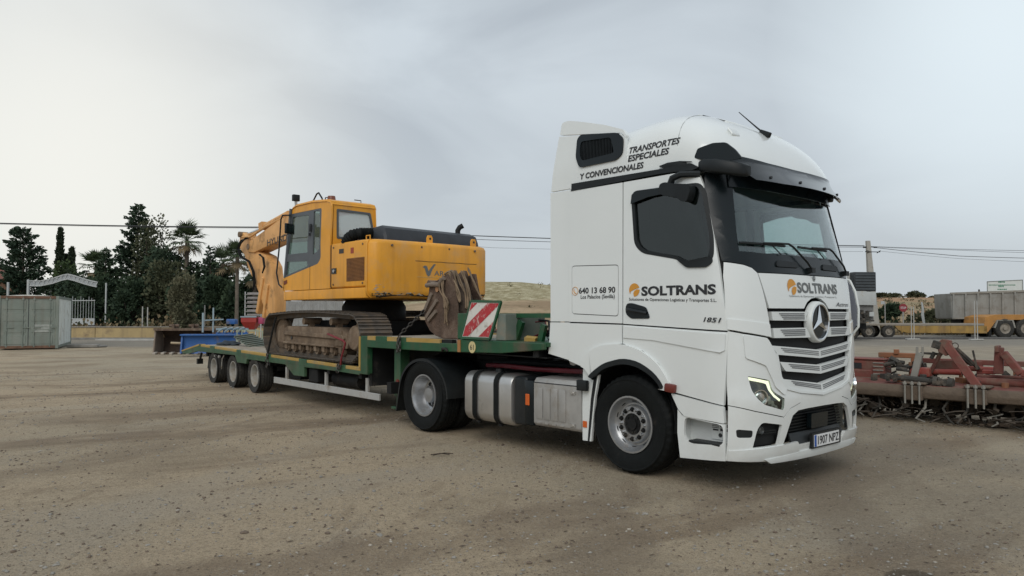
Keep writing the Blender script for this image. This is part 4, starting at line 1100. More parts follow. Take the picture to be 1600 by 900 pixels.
    for k in range(3):
        bm.faces.new((A[k], A[k + 1], B[k + 1], B[k])); bm.faces.new((A2[k], A2[k + 1], B2[k + 1], B2[k])); bm.faces.new((B[k], B[k + 1], B2[k + 1], B2[k]))
    mk('mud_flap', bm, blackp, trailer)
    bm = bmesh.new(); tube(bm, [(-9.42, sg * 1.2, .68), (-9.50, sg * 1.22, .60), (-9.53, sg * 1.22, .42), (-9.60, sg * 1.2, .36)], .012, 6); mk('mudguard_stay', bm, rim_dusty, trailer)
    # side guard rail
    y = sg * 1.215
    bm = bmesh.new(); prism(bm, [(-6.28, .268), (-1.92, .300), (-1.92, .405), (-6.28, .388)], 'y', min(y, y - sg * .035), max(y, y - sg * .035)); bev(bm, .006, 1)
    gd = mk('side_guard', bm, grey_bar, trailer)
    for x in (-5.73, -3.94, -2.40):
        bm = bmesh.new(); box(bm, x - .035, x + .035, min(y - sg * .075, y - sg * .037), max(y - sg * .075, y - sg * .037), .33, .62); mk('guard_post', bm, grey_bar, gd)
    # landing leg
    bm = bmesh.new(); box(bm, -1.62, -1.44, min(sg * 1.12, sg * .95), max(sg * 1.12, sg * .95), .40, 1.12); box(bm, -1.59, -1.47, min(sg * 1.10, sg * .97), max(sg * 1.10, sg * .97), .24, .42); box(bm, -1.66, -1.40, min(sg * 1.15, sg * .92), max(sg * 1.15, sg * .92), .20, .24); bev(bm, .008, 1); lg = mk('landing_leg', bm, green, trailer)
    bm = bmesh.new(); cyl(bm, (-1.50, sg * 1.12, .62), (-1.50, sg * 1.14, .62), .04, seg=12); mk('red_reflector', bm, red_lens, lg)
    bm = bmesh.new(); cyl(bm, (-12.05, sg * .95, .62), (-12.18, sg * .95, .44), .03, seg=8); obox(bm, (-12.2, sg * .95, .40), (.10, .14, .14)); mk('tail_light', bm, blackp, trailer)
    bm = bmesh.new(); cyl(bm, (-10.02, sg * 1.2, .65), (-10.02, sg * 1.24, .65), .03, seg=10); cyl(bm, (-9.72, sg * 1.2, .64), (-9.72, sg * 1.24, .64), .035, seg=10); mk('lashing_lug', bm, alu_plain, trailer)
    bm = bmesh.new(); box(bm, -4.66, -4.28, min(sg * 1.18, sg * .75), max(sg * 1.18, sg * .75), .40, .66); bev(bm, .02, 1); mk('tool_box', bm, chassis, trailer)
bm = bmesh.new()
for k in range(9):
    y = -1.145 + k * .2545
for y in (-.42, .42): prism(bm, [(-11.0, .70), (-2.3, .62), (-2.3, .42), (-6.5, .42), (-7.0, .50), (-11.0, .60)], 'y', y - .07, y + .07)
for y in (-.42, .42): prism(bm, [(-2.45, 1.22), (1.9, 1.20), (1.9, 1.15), (-.9, 1.15), (-1.6, .95), (-2.1, .62), (-2.45, .45)], 'y', y - .07, y + .07)
for x in (-10.8, -9.5, -8.0, -6.6, -5.2, -3.8, -2.6): box(bm, x - .05, x + .05, -1.19, 1.19, .60, .70)
for x in (-2.1, -1.2, -.2, .8, 1.8): box(bm, x - .05, x + .05, -1.19, 1.19, 1.14, 1.22)
for x in (-7.35, -8.73, -10.13): cyl(bm, (x, -1.0, .345), (x, 1.0, .345), .07, seg=10); box(bm, x - .3, x + .3, -.62, -.52, .38, .5); box(bm, x - .3, x + .3, .52, .62, .38, .5)
box(bm, -6.3, -5.7, -.9, .9, .35, .6); cyl(bm, (-4.0, -.9, .5), (-3.0, -.9, .5), .14, seg=14); cyl(bm, (-4.0, .9, .5), (-3.0, .9, .5), .14, seg=14)
box(bm, -2.4, -2.28, -1.15, 1.15, .5, 1.2); box(bm, -.9, 1.95, -1.15, 1.15, 1.13, 1.14 + .005)
cyl(bm, (0, 0, 1.05), (0, 0, 1.15), .045, seg=12)
mk('frame', bm, chassis, trailer)
for k in range(9):
    y = -1.14 + k * .255
    bm = bmesh.new(); prism(bm, [(-11.1, dz(-11.1) - .045), (-2.55, dz(-2.55) - .045), (-2.55, dz(-2.55) - .006 + random.uniform(-.006, .004)), (-11.1, dz(-11.1) - .006 + random.uniform(-.006, .004))], 'y', y, y + .243); mk('plank', bm, plank_mat, trailer)
    bm = bmesh.new(); z = 1.288 + random.uniform(-.004, .004); box(bm, -2.46, .28, y, y + .243, 1.25, z); mk('plank', bm, plank_mat, trailer)
    bm = bmesh.new(); prism(bm, [(-12.78, .63), (-11.14, .85), (-11.14, .875 + random.uniform(-.005, .004)), (-12.78, .652)], 'y', y, y + .243); mk('plank', bm, plank_mat, trailer)
bm = bmesh.new(); box(bm, .30, 2.0, -1.19, 1.19, 1.27, 1.318); mk('front_plate', bm, green, trailer)
# front box, warning board, rail, hoses
bm = bmesh.new(); box(bm, .20, .49, -1.20, -.85, 1.318, 1.655); bev(bm, .008, 1); mk('green_box', bm, green, trailer)
bm = bmesh.new(); prism(bm, [(1.04, 1.32), (1.235, 1.32), (1.235, 1.65), (1.09, 1.65)], 'y', -1.20, -.55); bev(bm, .006, 1); mk('grey_box', bm, box_grey, trailer)
q = [Vector((.385, -1.255, 1.345)), Vector((.985, -1.255, 1.345)), Vector((1.128, -1.20, 1.79)), Vector((.518, -1.20, 1.805))]
nrm = (q[1] - q[0]).cross(q[3] - q[0]).normalized()
if nrm.y > 0: nrm = -nrm
def qp(s, t, off=0.0): return (q[0] * (1 - s) + q[1] * s) * (1 - t) + (q[3] * (1 - s) + q[2] * s) * t + nrm * off
bm = bmesh.new()
A = [bm.verts.new(qp(s, t, 0)) for s, t in ((0, 0), (1, 0), (1, 1), (0, 1))]; B = [bm.verts.new(v.co - nrm * .02) for v in A]
bm.faces.new(A); bm.faces.new(B[::-1])
for k in range(4): bm.faces.new((A[k], B[k], B[(k + 1) % 4], A[(k + 1) % 4]))
wb = mk('warning_board', bm, hazard_white, trailer, smooth=0)
for c0, c1 in ((-.10, .26), (.62, 1.06), (1.44, 1.9)):
    # stripe between s + (1-t)... diagonals rising to the right: c = s - t + 1
    fl = bmesh.new(); fl.faces.new([fl.verts.new((a, b, 0)) for a, b in ((.03, .03), (.97, .03), (.97, .97), (.03, .97))])
    for c, keep in ((c0, 1), (c1, -1)):
        bmesh.ops.bisect_plane(fl, geom=fl.verts[:] + fl.edges[:] + fl.faces[:], dist=1e-6, plane_co=((c), 1 * 0 + 1 - 1, 0) if False else (c, 1, 0), plane_no=(keep, -keep * .86, 0), clear_inner=True)
    if fl.faces:
        for v in fl.verts: v.co = qp(v.co.x, v.co.y, .003)
        mk('red_stripe', fl, hazard_red, wb, smooth=0)
    else: fl.free()
bm = bmesh.new()
for a, b in (((-.02, -.02), (1.02, -.02)), ((1.02, -.02), (1.02, 1.02)), ((1.02, 1.02), (-.02, 1.02)), ((-.02, 1.02), (-.02, -.02))): bar(bm, qp(*a, -.005), qp(*b, -.005), .03, .028, up=nrm)
mk('board_frame', bm, green, wb)
bm = bmesh.new()
for sg in (-1, 1):
    bar(bm, (1.18, sg * 1.0, 1.29), (1.31, sg * 1.0, 1.56), .05, .09)
    bar(bm, (1.66, sg * 1.0, 1.29), (1.74, sg * 1.0, 1.52), .05, .08)
bar(bm, (.9, -1.0, 1.628), (2.0, -1.0, 1.628), .05, .055); bar(bm, (.9, 1.0, 1.628), (2.0, 1.0, 1.628), .05, .055); bar(bm, (1.97, -1.0, 1.3), (1.97, -1.0, 1.63), .05, .05); bar(bm, (1.97, 1.0, 1.3), (1.97, 1.0, 1.63), .05, .05); bar(bm, (1.97, -1.0, 1.6), (1.97, 1.0, 1.6), .05, .05)
mk('headboard_rail', bm, green, trailer)
for k in range(9):
    bm = bmesh.new(); r = random.Random(k)
    x, y = 1.45 + r.uniform(-.1, .3), -.95 + r.uniform(0, .5)
    tube(bm, [(x, y, 1.5 + r.uniform(0, .12)), (x + .08, y + .1, 1.56), (x + .2 + r.uniform(0, .1), y, 1.42), (x + .1, y - .08, 1.33), (x - .1, y + .05, 1.36), (x + .3, y + .1, 1.50)], r.uniform(.010, .018), 6)
    mk('coiled_hose', bm, blackp if k % 4 else red_hose, trailer)
bm = bmesh.new(); obox(bm, (1.55, -1.05, 1.34), (.14, .10, .06), (.2, .1, .5)); mk('wheel_chock', bm, yellow_wood, trailer)

# things lying on the deck behind the machine
def deck_thing(o, x, y, z, rz=0): o.location = TW(x, y, z); o.rotation_euler = (0, 0, TR + rz); return o
for k, (x, y, rz, L_) in enumerate(((-10.35, .22, .03, 2.3), (-10.3, .50, -.02, 2.1))):
    bm = bmesh.new(); box(bm, -L_ / 2, L_ / 2, -.12, .12, 0, .09); bev(bm, .01, 1)
    o = mk('timber', bm, plank_mat); deck_thing(o, x, y, dz(x) + .002, rz)
    tag(o, ('pale timber baulk on the trailer deck, nearer the edge' if k == 0 else 'pale timber baulk on the trailer deck, second from the edge'), 'timber', 'timbers on the trailer deck')
o = thing('ramp_grating', 'grey ribbed metal grating leaning on timbers in front of the tracks', 'grating')
deck_thing(o, -9.75, -.35, dz(-9.75), 0.25); o.rotation_euler = (R(6), R(22), TR + .35)
bm = bmesh.new(); box(bm, -.5, .5, -.28, .28, .05, .065); mk('sheet', bm, box_grey, o)
for k in range(11):
    bm = bmesh.new(); x = -.48 + k * .096; box(bm, x - .018, x + .018, -.28, .28, .066, .10); bev(bm, .008, 1); mk('rib', bm, box_grey, o)
bm = bmesh.new()
g = bmesh.ops.create_icosphere(bm, subdivisions=3, radius=1)
for v in bm.verts:
    n = mnoise.noise(v.co * 2.3); v.co = Vector((v.co.x * .34, v.co.y * .22, max(v.co.z * .09, -.01))) * (1 + .45 * n)
o = mk('tarpaulin', bm, mat('dark_cloth', (.025, .035, .045), .85, var=.3), smooth=80); deck_thing(o, -10.55, -.75, dz(-10.5) + .01, .3); tag(o, 'crumpled dark cloth lying on the rear of the trailer deck', 'cloth')

# ---------------------------------------------------------------- the excavator
EX = TW(-4.7, .18, .81)
exc = thing('excavator', 'yellow tracked excavator with black engine hood standing on the green low loader', 'excavator', EX, TR)
HR = R(3.5)
def hp(name, bm, m, parent=None, **k):          # part of the slewed upper structure
    o = mk(name, bm, m, parent or exc, **k)
    if parent is None: o.rotation_euler = (0, 0, HR)
    return o
# running gear
def track_path(n):
    cx0, cx1, r0, r1, zc = -1.78, 1.74, .385, .385, .435
    top, bot = [], []
    L1 = cx1 - cx0; per = 2 * L1 + 2 * math.pi * r0
    out = []
    for k in range(n):
        s = per * k / n
        if s < L1: x, z, a = cx0 + s, zc + r0 + .05 * math.sin(math.pi * s / L1), math.cos(math.pi * s / L1) * .05 * math.pi / L1 * -1
        elif s < L1 + math.pi * r0:
            t = (s - L1) / r0; x, z, a = cx1 + r0 * math.sin(t), zc + r0 * math.cos(t), t
        elif s < 2 * L1 + math.pi * r0: x, z, a = cx1 - (s - L1 - math.pi * r0), zc - r0, math.pi
        else:
            t = (s - 2 * L1 - math.pi * r0) / r0; x, z, a = cx0 - r0 * math.sin(t), zc - r0 * math.cos(t), math.pi + t
        out.append((x, z, a))
    return out
shoe_me = None
for sg in (-1, 1):
    yc = sg * 1.10
    path = track_path(50)
    for y in (-.09, .09):
        bm = bmesh.new()
        for k in range(50):
            x, z, a = path[k]; x2, z2, a2 = path[(k + 1) % 50]
            bar(bm, (x - math.sin(a) * .045, yc + y, z - math.cos(a) * .045), (x2 - math.sin(a2) * .045, yc + y, z2 - math.cos(a2) * .045), .035, .085, up=(math.sin((a + a2) / 2), 0, math.cos((a + a2) / 2)))
        ch = mk('track_chain', bm, track_steel, exc, smooth=0)
    for k, (x, z, a) in enumerate(path):
        if shoe_me is None:
            bm = bmesh.new(); box(bm, -.094, .094, -.30, .30, -.004, .010)
            for gx in (-.07, .0, .07): box(bm, gx - .008, gx + .008, -.295, .295, .010, .034 if gx > -.05 else .038)
            o = mk('track_shoe', bm, track_steel, ch, smooth=0); shoe_me = o.data
        else:
            o = bpy.data.objects.new('track_shoe', shoe_me); COL.objects.link(o); o.parent = ch
        o.location = (x, yc, z); o.rotation_euler = (0, a, 0)
    # side frame: box with sloping top, plates and step
    bm = bmesh.new()
    prism(bm, [(-1.45, .24), (1.45, .24), (1.50, .34), (1.45, .50), (1.15, .60), (-1.15, .60), (-1.55, .52), (-1.55, .30)], 'y', yc - .19, yc + .19); bev(bm, .02, 2)
    fr = mk('track_frame', bm, mud, exc)
    yo = yc + sg * .20
    bm = bmesh.new()
    prism(bm, [(-1.62, .28), (-1.30, .26), (-1.30, .63), (-1.62, .58)], 'y', min(yo, yo - sg * .05), max(yo, yo - sg * .05))
    prism(bm, [(-1.28, .505), (1.30, .475), (1.40, .44), (1.40, .40), (1.25, .40), (-1.28, .43)], 'y', min(yo + sg * .03, yo - sg * .05), max(yo + sg * .03, yo - sg * .05))
    prism(bm, [(1.05, .28), (1.28, .28), (1.28, .55), (1.05, .57)], 'y', min(yo + sg * .01, yo - sg * .05), max(yo + sg * .01, yo - sg * .05))
    prism(bm, [(-1.28, .30), (1.02, .28), (1.02, .25), (-1.28, .26)], 'y', min(yo + sg * .035, yo - sg * .05), max(yo + sg * .035, yo - sg * .05)); bev(bm, .008, 1)
    mk('frame_plate', bm, mud, fr)
    bm = bmesh.new(); cyl(bm, (-.92, yo - sg * .005, .375), (-.92, yo + sg * .004, .375), .035, seg=12); mk('grease_hole', bm, ink, fr)
    for k in range(8):
        bm = bmesh.new(); x = -1.20 + k * .345
        lathe(bm, [(.02, -.17), (.095, -.17), (.10, -.12), (.075, -.10), (.075, .10), (.10, .12), (.095, .17), (.02, .17)], 14, (x, yc, .195), 'y'); obox(bm, (x, yc + sg * .18, .21), (.11, .05, .10)); mk('track_roller', bm, mud, exc)
    for x in (-.45, .75):
        bm = bmesh.new(); cyl(bm, (x, yc - .16, .70), (x, yc + .20, .70), .065, seg=12); box(bm, x - .05, x + .05, yc - .05, yc + .05, .58, .68); mk('carrier_roller', bm, mud, exc)
    bm = bmesh.new(); lathe(bm, [(.0, -.10), (.10, -.10), (.30, -.06), (.325, -.03), (.325, .03), (.30, .06), (.10, .10), (0, .10)], 24, (-1.78, yc, .435), 'y'); mk('idler', bm, mud, exc)
    bm = bmesh.new()
    lathe(bm, [(0, -.05), (.29, -.05), (.29, .05), (0, .05)], 26, (1.74, yc, .435), 'y')
    for k in range(21):
        a = 2 * math.pi * k / 21; obox(bm, (1.74 + .31 * math.cos(a), yc, .435 + .31 * math.sin(a)), (.05, .07, .05), (0, -a, 0))
    sp = mk('sprocket', bm, mud, exc)
    bm = bmesh.new(); lathe(bm, [(.22, 0), (.22, .14), (.205, .20), (.19, .215), (.0, .22)], 24, (0, 0, 0), 'y')
    for v in bm.verts: v.co.y *= sg
    for v in bm.verts: v.co += Vector((1.74, yc, .435))
    mk('travel_motor', bm, mud, sp)
bm = bmesh.new(); box(bm, -.85, .85, -.95, .95, .42, .72); bev(bm, .06, 2); lathe(bm, [(.62, .70), (.62, .98), (.55, 1.10), (.0, 1.10)], 28, (0, 0, 0), 'z'); mk('undercarriage', bm, chassis, exc)
# upper structure
bm = bmesh.new(); prism(bm, rounded([(-1.34, -1.28), (1.80, -1.28), (1.80, 1.28), (-1.34, 1.28)], .08), 'z', 1.105, 1.285); bev(bm, .035, 3); hp('deck_skirt', bm, exc_yellow)
bm = bmesh.new(); box(bm, .585, 1.83, -1.275, -.60, 1.295, 2.095); bev(bm, .05, 3); sdo = hp('side_door', bm, exc_yellow)
bm = bmesh.new()
merge(bm, skin([(1.165, 1.40), (1.755, 1.40), (1.755, 1.80), (1.165, 1.80)], lambda x, z, o=0.: (x, -1.277 - o, z), .01, 1)); mk('vent', bm, mat('vent_dark', (.10, .045, .02), .8), sdo)
bm = bmesh.new()
for k in range(17): obox(bm, (1.46, -1.280, 1.415 + k * .0232), (.575, .012, .013), (R(25), 0, 0))
s_ = mk('vent_slats', bm, mat('vent_slat', (.30, .135, .045), .6, var=.15, dirt=((.2, .1, .05), .4, 8)), sdo, smooth=0); s_['kind'] = 'stuff'
bm = bmesh.new(); box(bm, .65, .81, -1.286, -1.27, 1.552, 1.65); lk = mk('lock_plate', bm, gloss_black, sdo)
bm = bmesh.new(); cyl(bm, (.735, -1.30, 1.60), (.735, -1.28, 1.60), .028, seg=12); mk('lock', bm, alu, lk)
bm = bmesh.new(); box(bm, -1.2, 1.82, .35, 1.27, 1.295, 2.09); bev(bm, .05, 3); hp('far_tank_cover', bm, exc_yellow)
bm = bmesh.new(); box(bm, .60, 1.84, -.62, .38, 1.295, 2.085); bev(bm, .02, 1); hp('engine_cover', bm, exc_yellow)
# counterweight: bowed rear, rounded corners, rolled lower edge
bm = bmesh.new()
def cw_ring(z, ins):
    pts = []
    for k in range(41):
        y = -1.28 + 2.56 * k / 40; s = abs(y) / 1.28
        xr = 2.03 - .05 * s * s
        # rounded corner
        c = max(0, (abs(y) - 1.10) / .18); xr -= .18 * (1 - math.sqrt(max(0, 1 - c * c)))
        pts.append((xr - ins, y * (1 - ins / 1.28), z))
    pts += [(1.845, 1.28 - ins, z), (1.845, -1.28 + ins, z)]
    return pts
RG = [[bm.verts.new(p) for p in cw_ring(z, i)] for z, i in ((1.10, .16), (1.115, .06), (1.16, .015), (1.24, 0), (1.70, 0), (2.02, 0), (2.075, .02), (2.097, .07))]
for A, B in zip(RG, RG[1:]):
    n = len(A)
    for k in range(n): bm.faces.new((A[k], A[(k + 1) % n], B[(k + 1) % n], B[k]))
bm.faces.new(RG[0]); bm.faces.new(RG[-1])
cwt = hp('counterweight', bm, exc_yellow, smooth=50)
def cw_f(y, z, o=0.): return (2.03 - .05 * (y / 1.28) ** 2 + o, y, z)
rub = mat('grime', (.045, .035, .025), .9, var=.4, vscale=9)
for y0, y1, z0, w in ((-.43, .95, 1.755, .010), (-.40, .36, 1.478, .007)):
    bm = bmesh.new(); tube(bm, [cw_f(y0 + (y1 - y0) * k / 10, z0 + .004 * math.sin(k * 2.1), .001) for k in range(11)], w * .5, 4); mk('scrape', bm, rub if z0 > 1.6 else mat('bare_scrape', (.5, .36, .15), .6), cwt)
r_ = random.Random(4)
def cw_low(y, z, o=0.):        # follows the rolled lower edge and the rounded corner
    c = max(0, (abs(y) - 1.10) / .18)
    x = 2.03 - .05 * (y / 1.28) ** 2 - .18 * (1 - math.sqrt(max(0, 1 - min(.98, c) ** 2)))
    ins = interp([(1.10, .16), (1.115, .06), (1.16, .015), (1.24, 0)], z)
    return (x - ins + o, y * (1 - ins / 1.28), z)
top = []
for k in range(60):
    y = -1.24 + 2.46 * k / 59; h = .020 + .035 * abs(fbm(y * 7, 2, 1, 4)) * 2 + .020 * r_.random() + (.03 if k < 6 or k > 52 else 0) - (.012 if 34 < k < 50 else 0)
    top.append((y, min(1.235, 1.125 + h)))
o = mk('grime_band', skin(top + [(1.22, 1.104), (-1.24, 1.104)], cw_low, 0, .05, off=.003), rub, cwt, smooth=60)
bm = bmesh.new()
bare = mat('bare_metal_scuff', (.42, .38, .31), .6, var=.3, vscale=20)
for k in range(46):
    y = -1.2 + (r_.random() ** 2.0) * 1.5; z = 1.135 + r_.random() * .07 + (.18 * r_.random() ** 3 if y < -1.0 else 0); L_ = r_.uniform(.008, .05); h = r_.uniform(.002, .007)
    pts = [(y + L_ * math.cos(t_) * r_.uniform(.6, 1.2), z + h * math.sin(t_) * r_.uniform(.6, 1.4)) for t_ in [2 * math.pi * j / 7 for j in range(7)]]
    bm.faces.new([bm.verts.new(cw_low(max(-1.26, a), b, .0045)) for a, b in pts])
o = mk('scuff_marks', bm, bare, cwt, smooth=0); o['kind'] = 'stuff'
def cwt_text(s, a0, a1, b0, b1, **k): mk('tail_lettering', text_bm(s, cw_f, a0, a1, b0, b1, **k), ink_grey, cwt, smooth=0)
bm = bmesh.new()
pts = [(-.285, 1.655), (-.235, 1.685), (-.19, 1.675), (-.155, 1.585), (-.12, 1.635), (-.045, 1.715), (.0, 1.715), (-.075, 1.62), (-.125, 1.51), (-.165, 1.492), (-.20, 1.53), (-.24, 1.635)]
bm.faces.new([bm.verts.new(cw_f(a, b, .003)) for a, b in pts]); mk('tail_lettering', bm, ink_grey, cwt, smooth=0)
cwt_text('AR', -.035, .185, 1.512, 1.60, bold=.01, off=.003)
# hood
bm = bmesh.new()
prof = [(.98, 2.09), (1.02, 2.28), (1.10, 2.365), (1.52, 2.39), (1.66, 2.33), (1.72, 2.20), (1.74, 2.09)]
RG = [[bm.verts.new((1.36 + (x - 1.36) * s, y, 2.09 + (z - 2.09) * h)) for x, z in prof] for y, s, h in ((-.86, .9, .78), (-.82, 1, .95), (-.78, 1, 1), (1.18, 1, .93), (1.22, .98, .88), (1.25, .9, .7))]
for A, B in zip(RG, RG[1:]):
    for k in range(len(A)): bm.faces.new((A[k], A[(k + 1) % len(A)], B[(k + 1) % len(B)], B[k]))
bm.faces.new(RG[0]); bm.faces.new(RG[-1]); hd = hp('engine_hood', bm, hood_black, smooth=40)
bm = bmesh.new()
pts = [Vector((1.28, -.80, 2.26)).lerp(Vector((1.20, -1.05, 2.25)), t) for t in [k / 4 for k in range(5)]] + [Vector((1.12, -1.14, 2.22)), Vector((1.02, -1.18, 2.15)), Vector((.98, -1.18, 2.06))]
dense = []
for a, b in zip(pts, pts[1:]):
    for k in range(5): dense.append(a.lerp(b, k / 5))
tube(bm, dense, .10, 12, taper=[1.08 if k % 2 else .9 for k in range(len(dense))]); mk('air_duct', bm, rubber, hd)
bm = bmesh.new(); tube(bm, [(1.40, .98, 2.30), (1.40, .98, 2.44), (1.42, 1.01, 2.50), (1.46, 1.06, 2.535)], .05, 12); mk('exhaust_pipe', bm, chassis, hd)
for y in (-.03, .97):
    bm = bmesh.new(); P = [(y - .055, 2.09), (y + .055, 2.09), (y + .055, 2.19), (y + .03, 2.235), (y - .03, 2.235), (y - .055, 2.19)]
    prism(bm, P, 'x', 1.86, 1.90); ly = mk('lifting_eye', bm, exc_yellow, cwt); bm = bmesh.new(); cyl(bm, (1.901, y, 2.175), (1.903, y, 2.175), .022, seg=10); mk('eye_hole', bm, ink, cwt)
for k, (x, z) in enumerate(((.70, 2.02), (1.70, 2.02), (.70, 1.36), (1.70, 1.36))):
    bm = bmesh.new(); cyl(bm, (x, -1.285, z), (x, -1.272, z), .018, seg=8); mk('bolt', bm, rust, sdo)
bm = bmesh.new(); box(bm, .60, .62, -1.279, -1.26, 1.31, 2.07); mk('door_gap', bm, ink, sdo)
bm = bmesh.new(); box(bm, .90, 1.06, -1.279, -1.27, 1.90, 1.98); mk('decal', bm, mat('decal_dark', (.05, .045, .04), .6), sdo)
bm = bmesh.new(); box(bm, 1.30, 1.40, -1.2795, -1.27, 1.88, 1.98); mk('decal', bm, mat('decal_red', (.35, .06, .03), .6), sdo)
bm = bmesh.new(); tube(bm, [(.64, -1.25, 2.09), (.64, -1.25, 2.30), (.98, -1.25, 2.30), (.98, -1.25, 2.09)], .014, 6) if False else box(bm, .66, 1.76, -1.20, -.66, 2.094, 2.104); mk('tread_plate', bm, mud, sdo)
bm = bmesh.new(); tube(bm, [(1.62, -1.16, 2.09), (1.62, -1.16, 2.17), (1.74, -1.16, 2.17), (1.74, -1.16, 2.09)], .012, 6); mk('grab_handle', bm, exc_yellow, sdo)
for y in (-.9, -.3, .3, .9):
    bm = bmesh.new(); cyl(bm, (2.0, y, 2.0), (2.03, y, 2.0), .02, seg=8); mk('bolt', bm, rust, cwt)
bm = bmesh.new(); box(bm, -1.2, -.6, -1.30, -1.27, 1.14, 1.165); mk('step', bm, mud, cwt) if False else bm.free()
# cab
CY0, CY1 = -1.28, -.30
side = [(-1.33, 1.295), (-1.335, 1.42), (-1.275, 1.53), (-1.04, 2.885), (-1.0, 2.93), (-.84, 2.965), (.40, 2.925), (.545, 2.885), (.575, 2.80), (.578, 1.295)]
wopen = rounded([(-1.045, 2.80), (.195, 2.79), (.232, 1.86), (.12, 1.762), (-.19, 1.715), (-1.255, 1.55)], [.03, .05, .06, .05, .05, .02])
wfar = rounded([(-1.02, 2.82), (.44, 2.80), (.46, 1.80), (-1.2, 1.75)], .04)
fs_ = lambda x, z, o=0.: (x, CY0 + max(0, z - 2.2) * .05 - o, z)
fs2 = lambda x, z, o=0.: (x, CY1 - max(0, z - 2.2) * .05 + o, z)
bm = skin(side, fs_, .03, 1, [wopen]); merge(bm, skin(side, fs2, .03, 1, [wfar]))
fr_ = lambda y, z, o=0.: (.56 + o, y, z)
rwin = rounded([(-1.135, 2.735), (-.45, 2.72), (-.385, 2.43), (-.385, 2.225), (-1.13, 2.215)], .03)
merge(bm, skin([(-1.24, 1.30), (-1.20, 2.86), (-.36, 2.86), (-.31, 1.30)], fr_, .03, 2, [rwin]))
roofp = [(-1.035, 2.90), (-1.0, 2.935), (-.84, 2.972), (-.2, 2.975), (.40, 2.93), (.54, 2.89), (.575, 2.82)]
for (x0, z0), (x1, z1) in zip(roofp, roofp[1:]):
    A = [bm.verts.new((x0, -1.235, z0)), bm.verts.new((x1, -1.235, z1)), bm.verts.new((x1, -.34, z1)), bm.verts.new((x0, -.34, z0))]; bm.faces.new(A)
    for ys, yt in ((-1.235, -1.262), (-.34, -.313)):
        bm.faces.new([bm.verts.new((x0, ys, z0)), bm.verts.new((x1, ys, z1)), bm.verts.new((x1, yt, z1 - .04)), bm.verts.new((x0, yt, z0 - .04))])
cabp = hp('cab', bm, exc_yellow, smooth=30)
gUp = rounded([(-.985, 2.735), (-.31, 2.712), (-.30, 1.995), (-1.135, 2.005)], .03); gRe = rounded([(-.115, 2.76), (.11, 2.75), (.165, 2.45), (.165, 2.03), (-.085, 1.93)], .03); gLo = rounded([(-1.165, 1.865), (-.305, 1.835), (-.30, 1.735), (-1.20, 1.595)], .02)
mk('door_frame', skin(wopen, fs_, .03, 1, [gUp, gRe, gLo], off=-.004), exc_grey, cabp, smooth=0)
cg = glass_mat('cab_glass', (.62, .72, .68), .9, .01, .18, (.25, .28, .26))
for g_ in (gUp, gRe, gLo):
    mk('side_window', skin(g_, fs_, .004, 1, off=-.018), cg, cabp, smooth=0)
mk('right_window', skin(wfar, fs2, .004, 1, off=-.018), cg, cabp, smooth=0)
mk('rear_window', skin(rwin, fr_, .004, 1, off=-.015), glass_mat('rear_glass', (.95, .96, .96), .9, .01, .42, (.80, .82, .83)), cabp, smooth=0)  # pale diffuse body puts the bright sky behind the pane into its colour
ri = [((a + .76) * .93 - .76, (b - 2.47) * .90 + 2.47) for a, b in rwin]
mk('rear_seal', skin([((a + .76) * 1.03 - .76, (b - 2.47) * 1.05 + 2.47) for a, b in rwin], fr_, .02, 1, [ri], off=.008), exc_grey, cabp, smooth=0)
bm = bmesh.new(); 
for y in (CY0 + .02, CY1 - .02): bar(bm, (-1.26, y, 1.55), (-1.03, y, 2.90), .05, .06)
mk('front_pillar', bm, exc_grey, cabp)
mk('front_window', skin([(-1.24, 1.56), (-.34, 1.56), (-.36, 2.88), (-1.22, 2.88)], lambda y, z, o=0.: (-1.275 + (z - 1.53) * .173 - o, y, z), .004, 1), cg, cabp, smooth=0)
bm = bmesh.new(); box(bm, -1.3, -1.26, CY0, CY1, 1.30, 1.55); mk('front_panel', bm, exc_yellow, cabp)
bm = bmesh.new(); obox(bm, (-.2, -.8, 1.75), (.5, .5, .14)); obox(bm, (.08, -.8, 1.98), (.13, .46, .44), (0, .12, 0)); obox(bm, (-.85, -.8, 1.8), (.12, .3, .5)); bev(bm, .03, 2); mk('cab_seat', bm, cabin_cloth, cabp)
bm = bmesh.new(); 
for x in (-.184,): bar(bm, (x, CY0 - .001, 1.30), (x, CY0 - .001, 1.74), .008, .006, up=(0, 1, 0))
mk('door_joint', bm, ink, cabp)
bm = bmesh.new(); obox(bm, (-.16, CY0 - .01, 2.45), (.05, .03, .14)); obox(bm, (-.20, CY0 - .01, 2.33), (.03, .02, .05)); mk('door_hinge', bm, ink, cabp)
bm = bmesh.new(); obox(bm, (-1.2, CY0 - .004, 1.46), (.14, .01, .07), (0, -.2, 0)); mk('cab_sticker', bm, mat('brown_sticker', (.2, .05, .02), .6), cabp)
bm = bmesh.new(); obox(bm, (-.55, -1.52, 2.445), (.05, .26, .20), (0, 0, .5)); bev(bm, .02, 2); mr = hp('mirror', bm, gloss_black)
bm = bmesh.new(); tube(bm, [(-1.0, -1.30, 2.77), (-1.2, -1.36, 2.78), (-1.25, -1.37, 2.70), (-1.30, -1.38, 2.1), (-1.40, -1.38, 1.65), (-1.33, -1.36, 1.42), (-1.27, -1.32, 1.36)], .016, 6); tube(bm, [(-1.28, -1.37, 2.35), (-.6, -1.5, 2.36)], .010, 5); hp('grab_pole', bm, blackp)
bm = bmesh.new(); obox(bm, (-1.0, -1.18, 3.12), (.08, .14, .13)); bev(bm, .015, 2); wl = hp('work_lamp', bm, blackp)
bm = bmesh.new(); bar(bm, (-.98, -1.18, 2.94), (-1.0, -1.18, 3.06), .04, .04); mk('lamp_stalk', bm, alu_plain, wl)
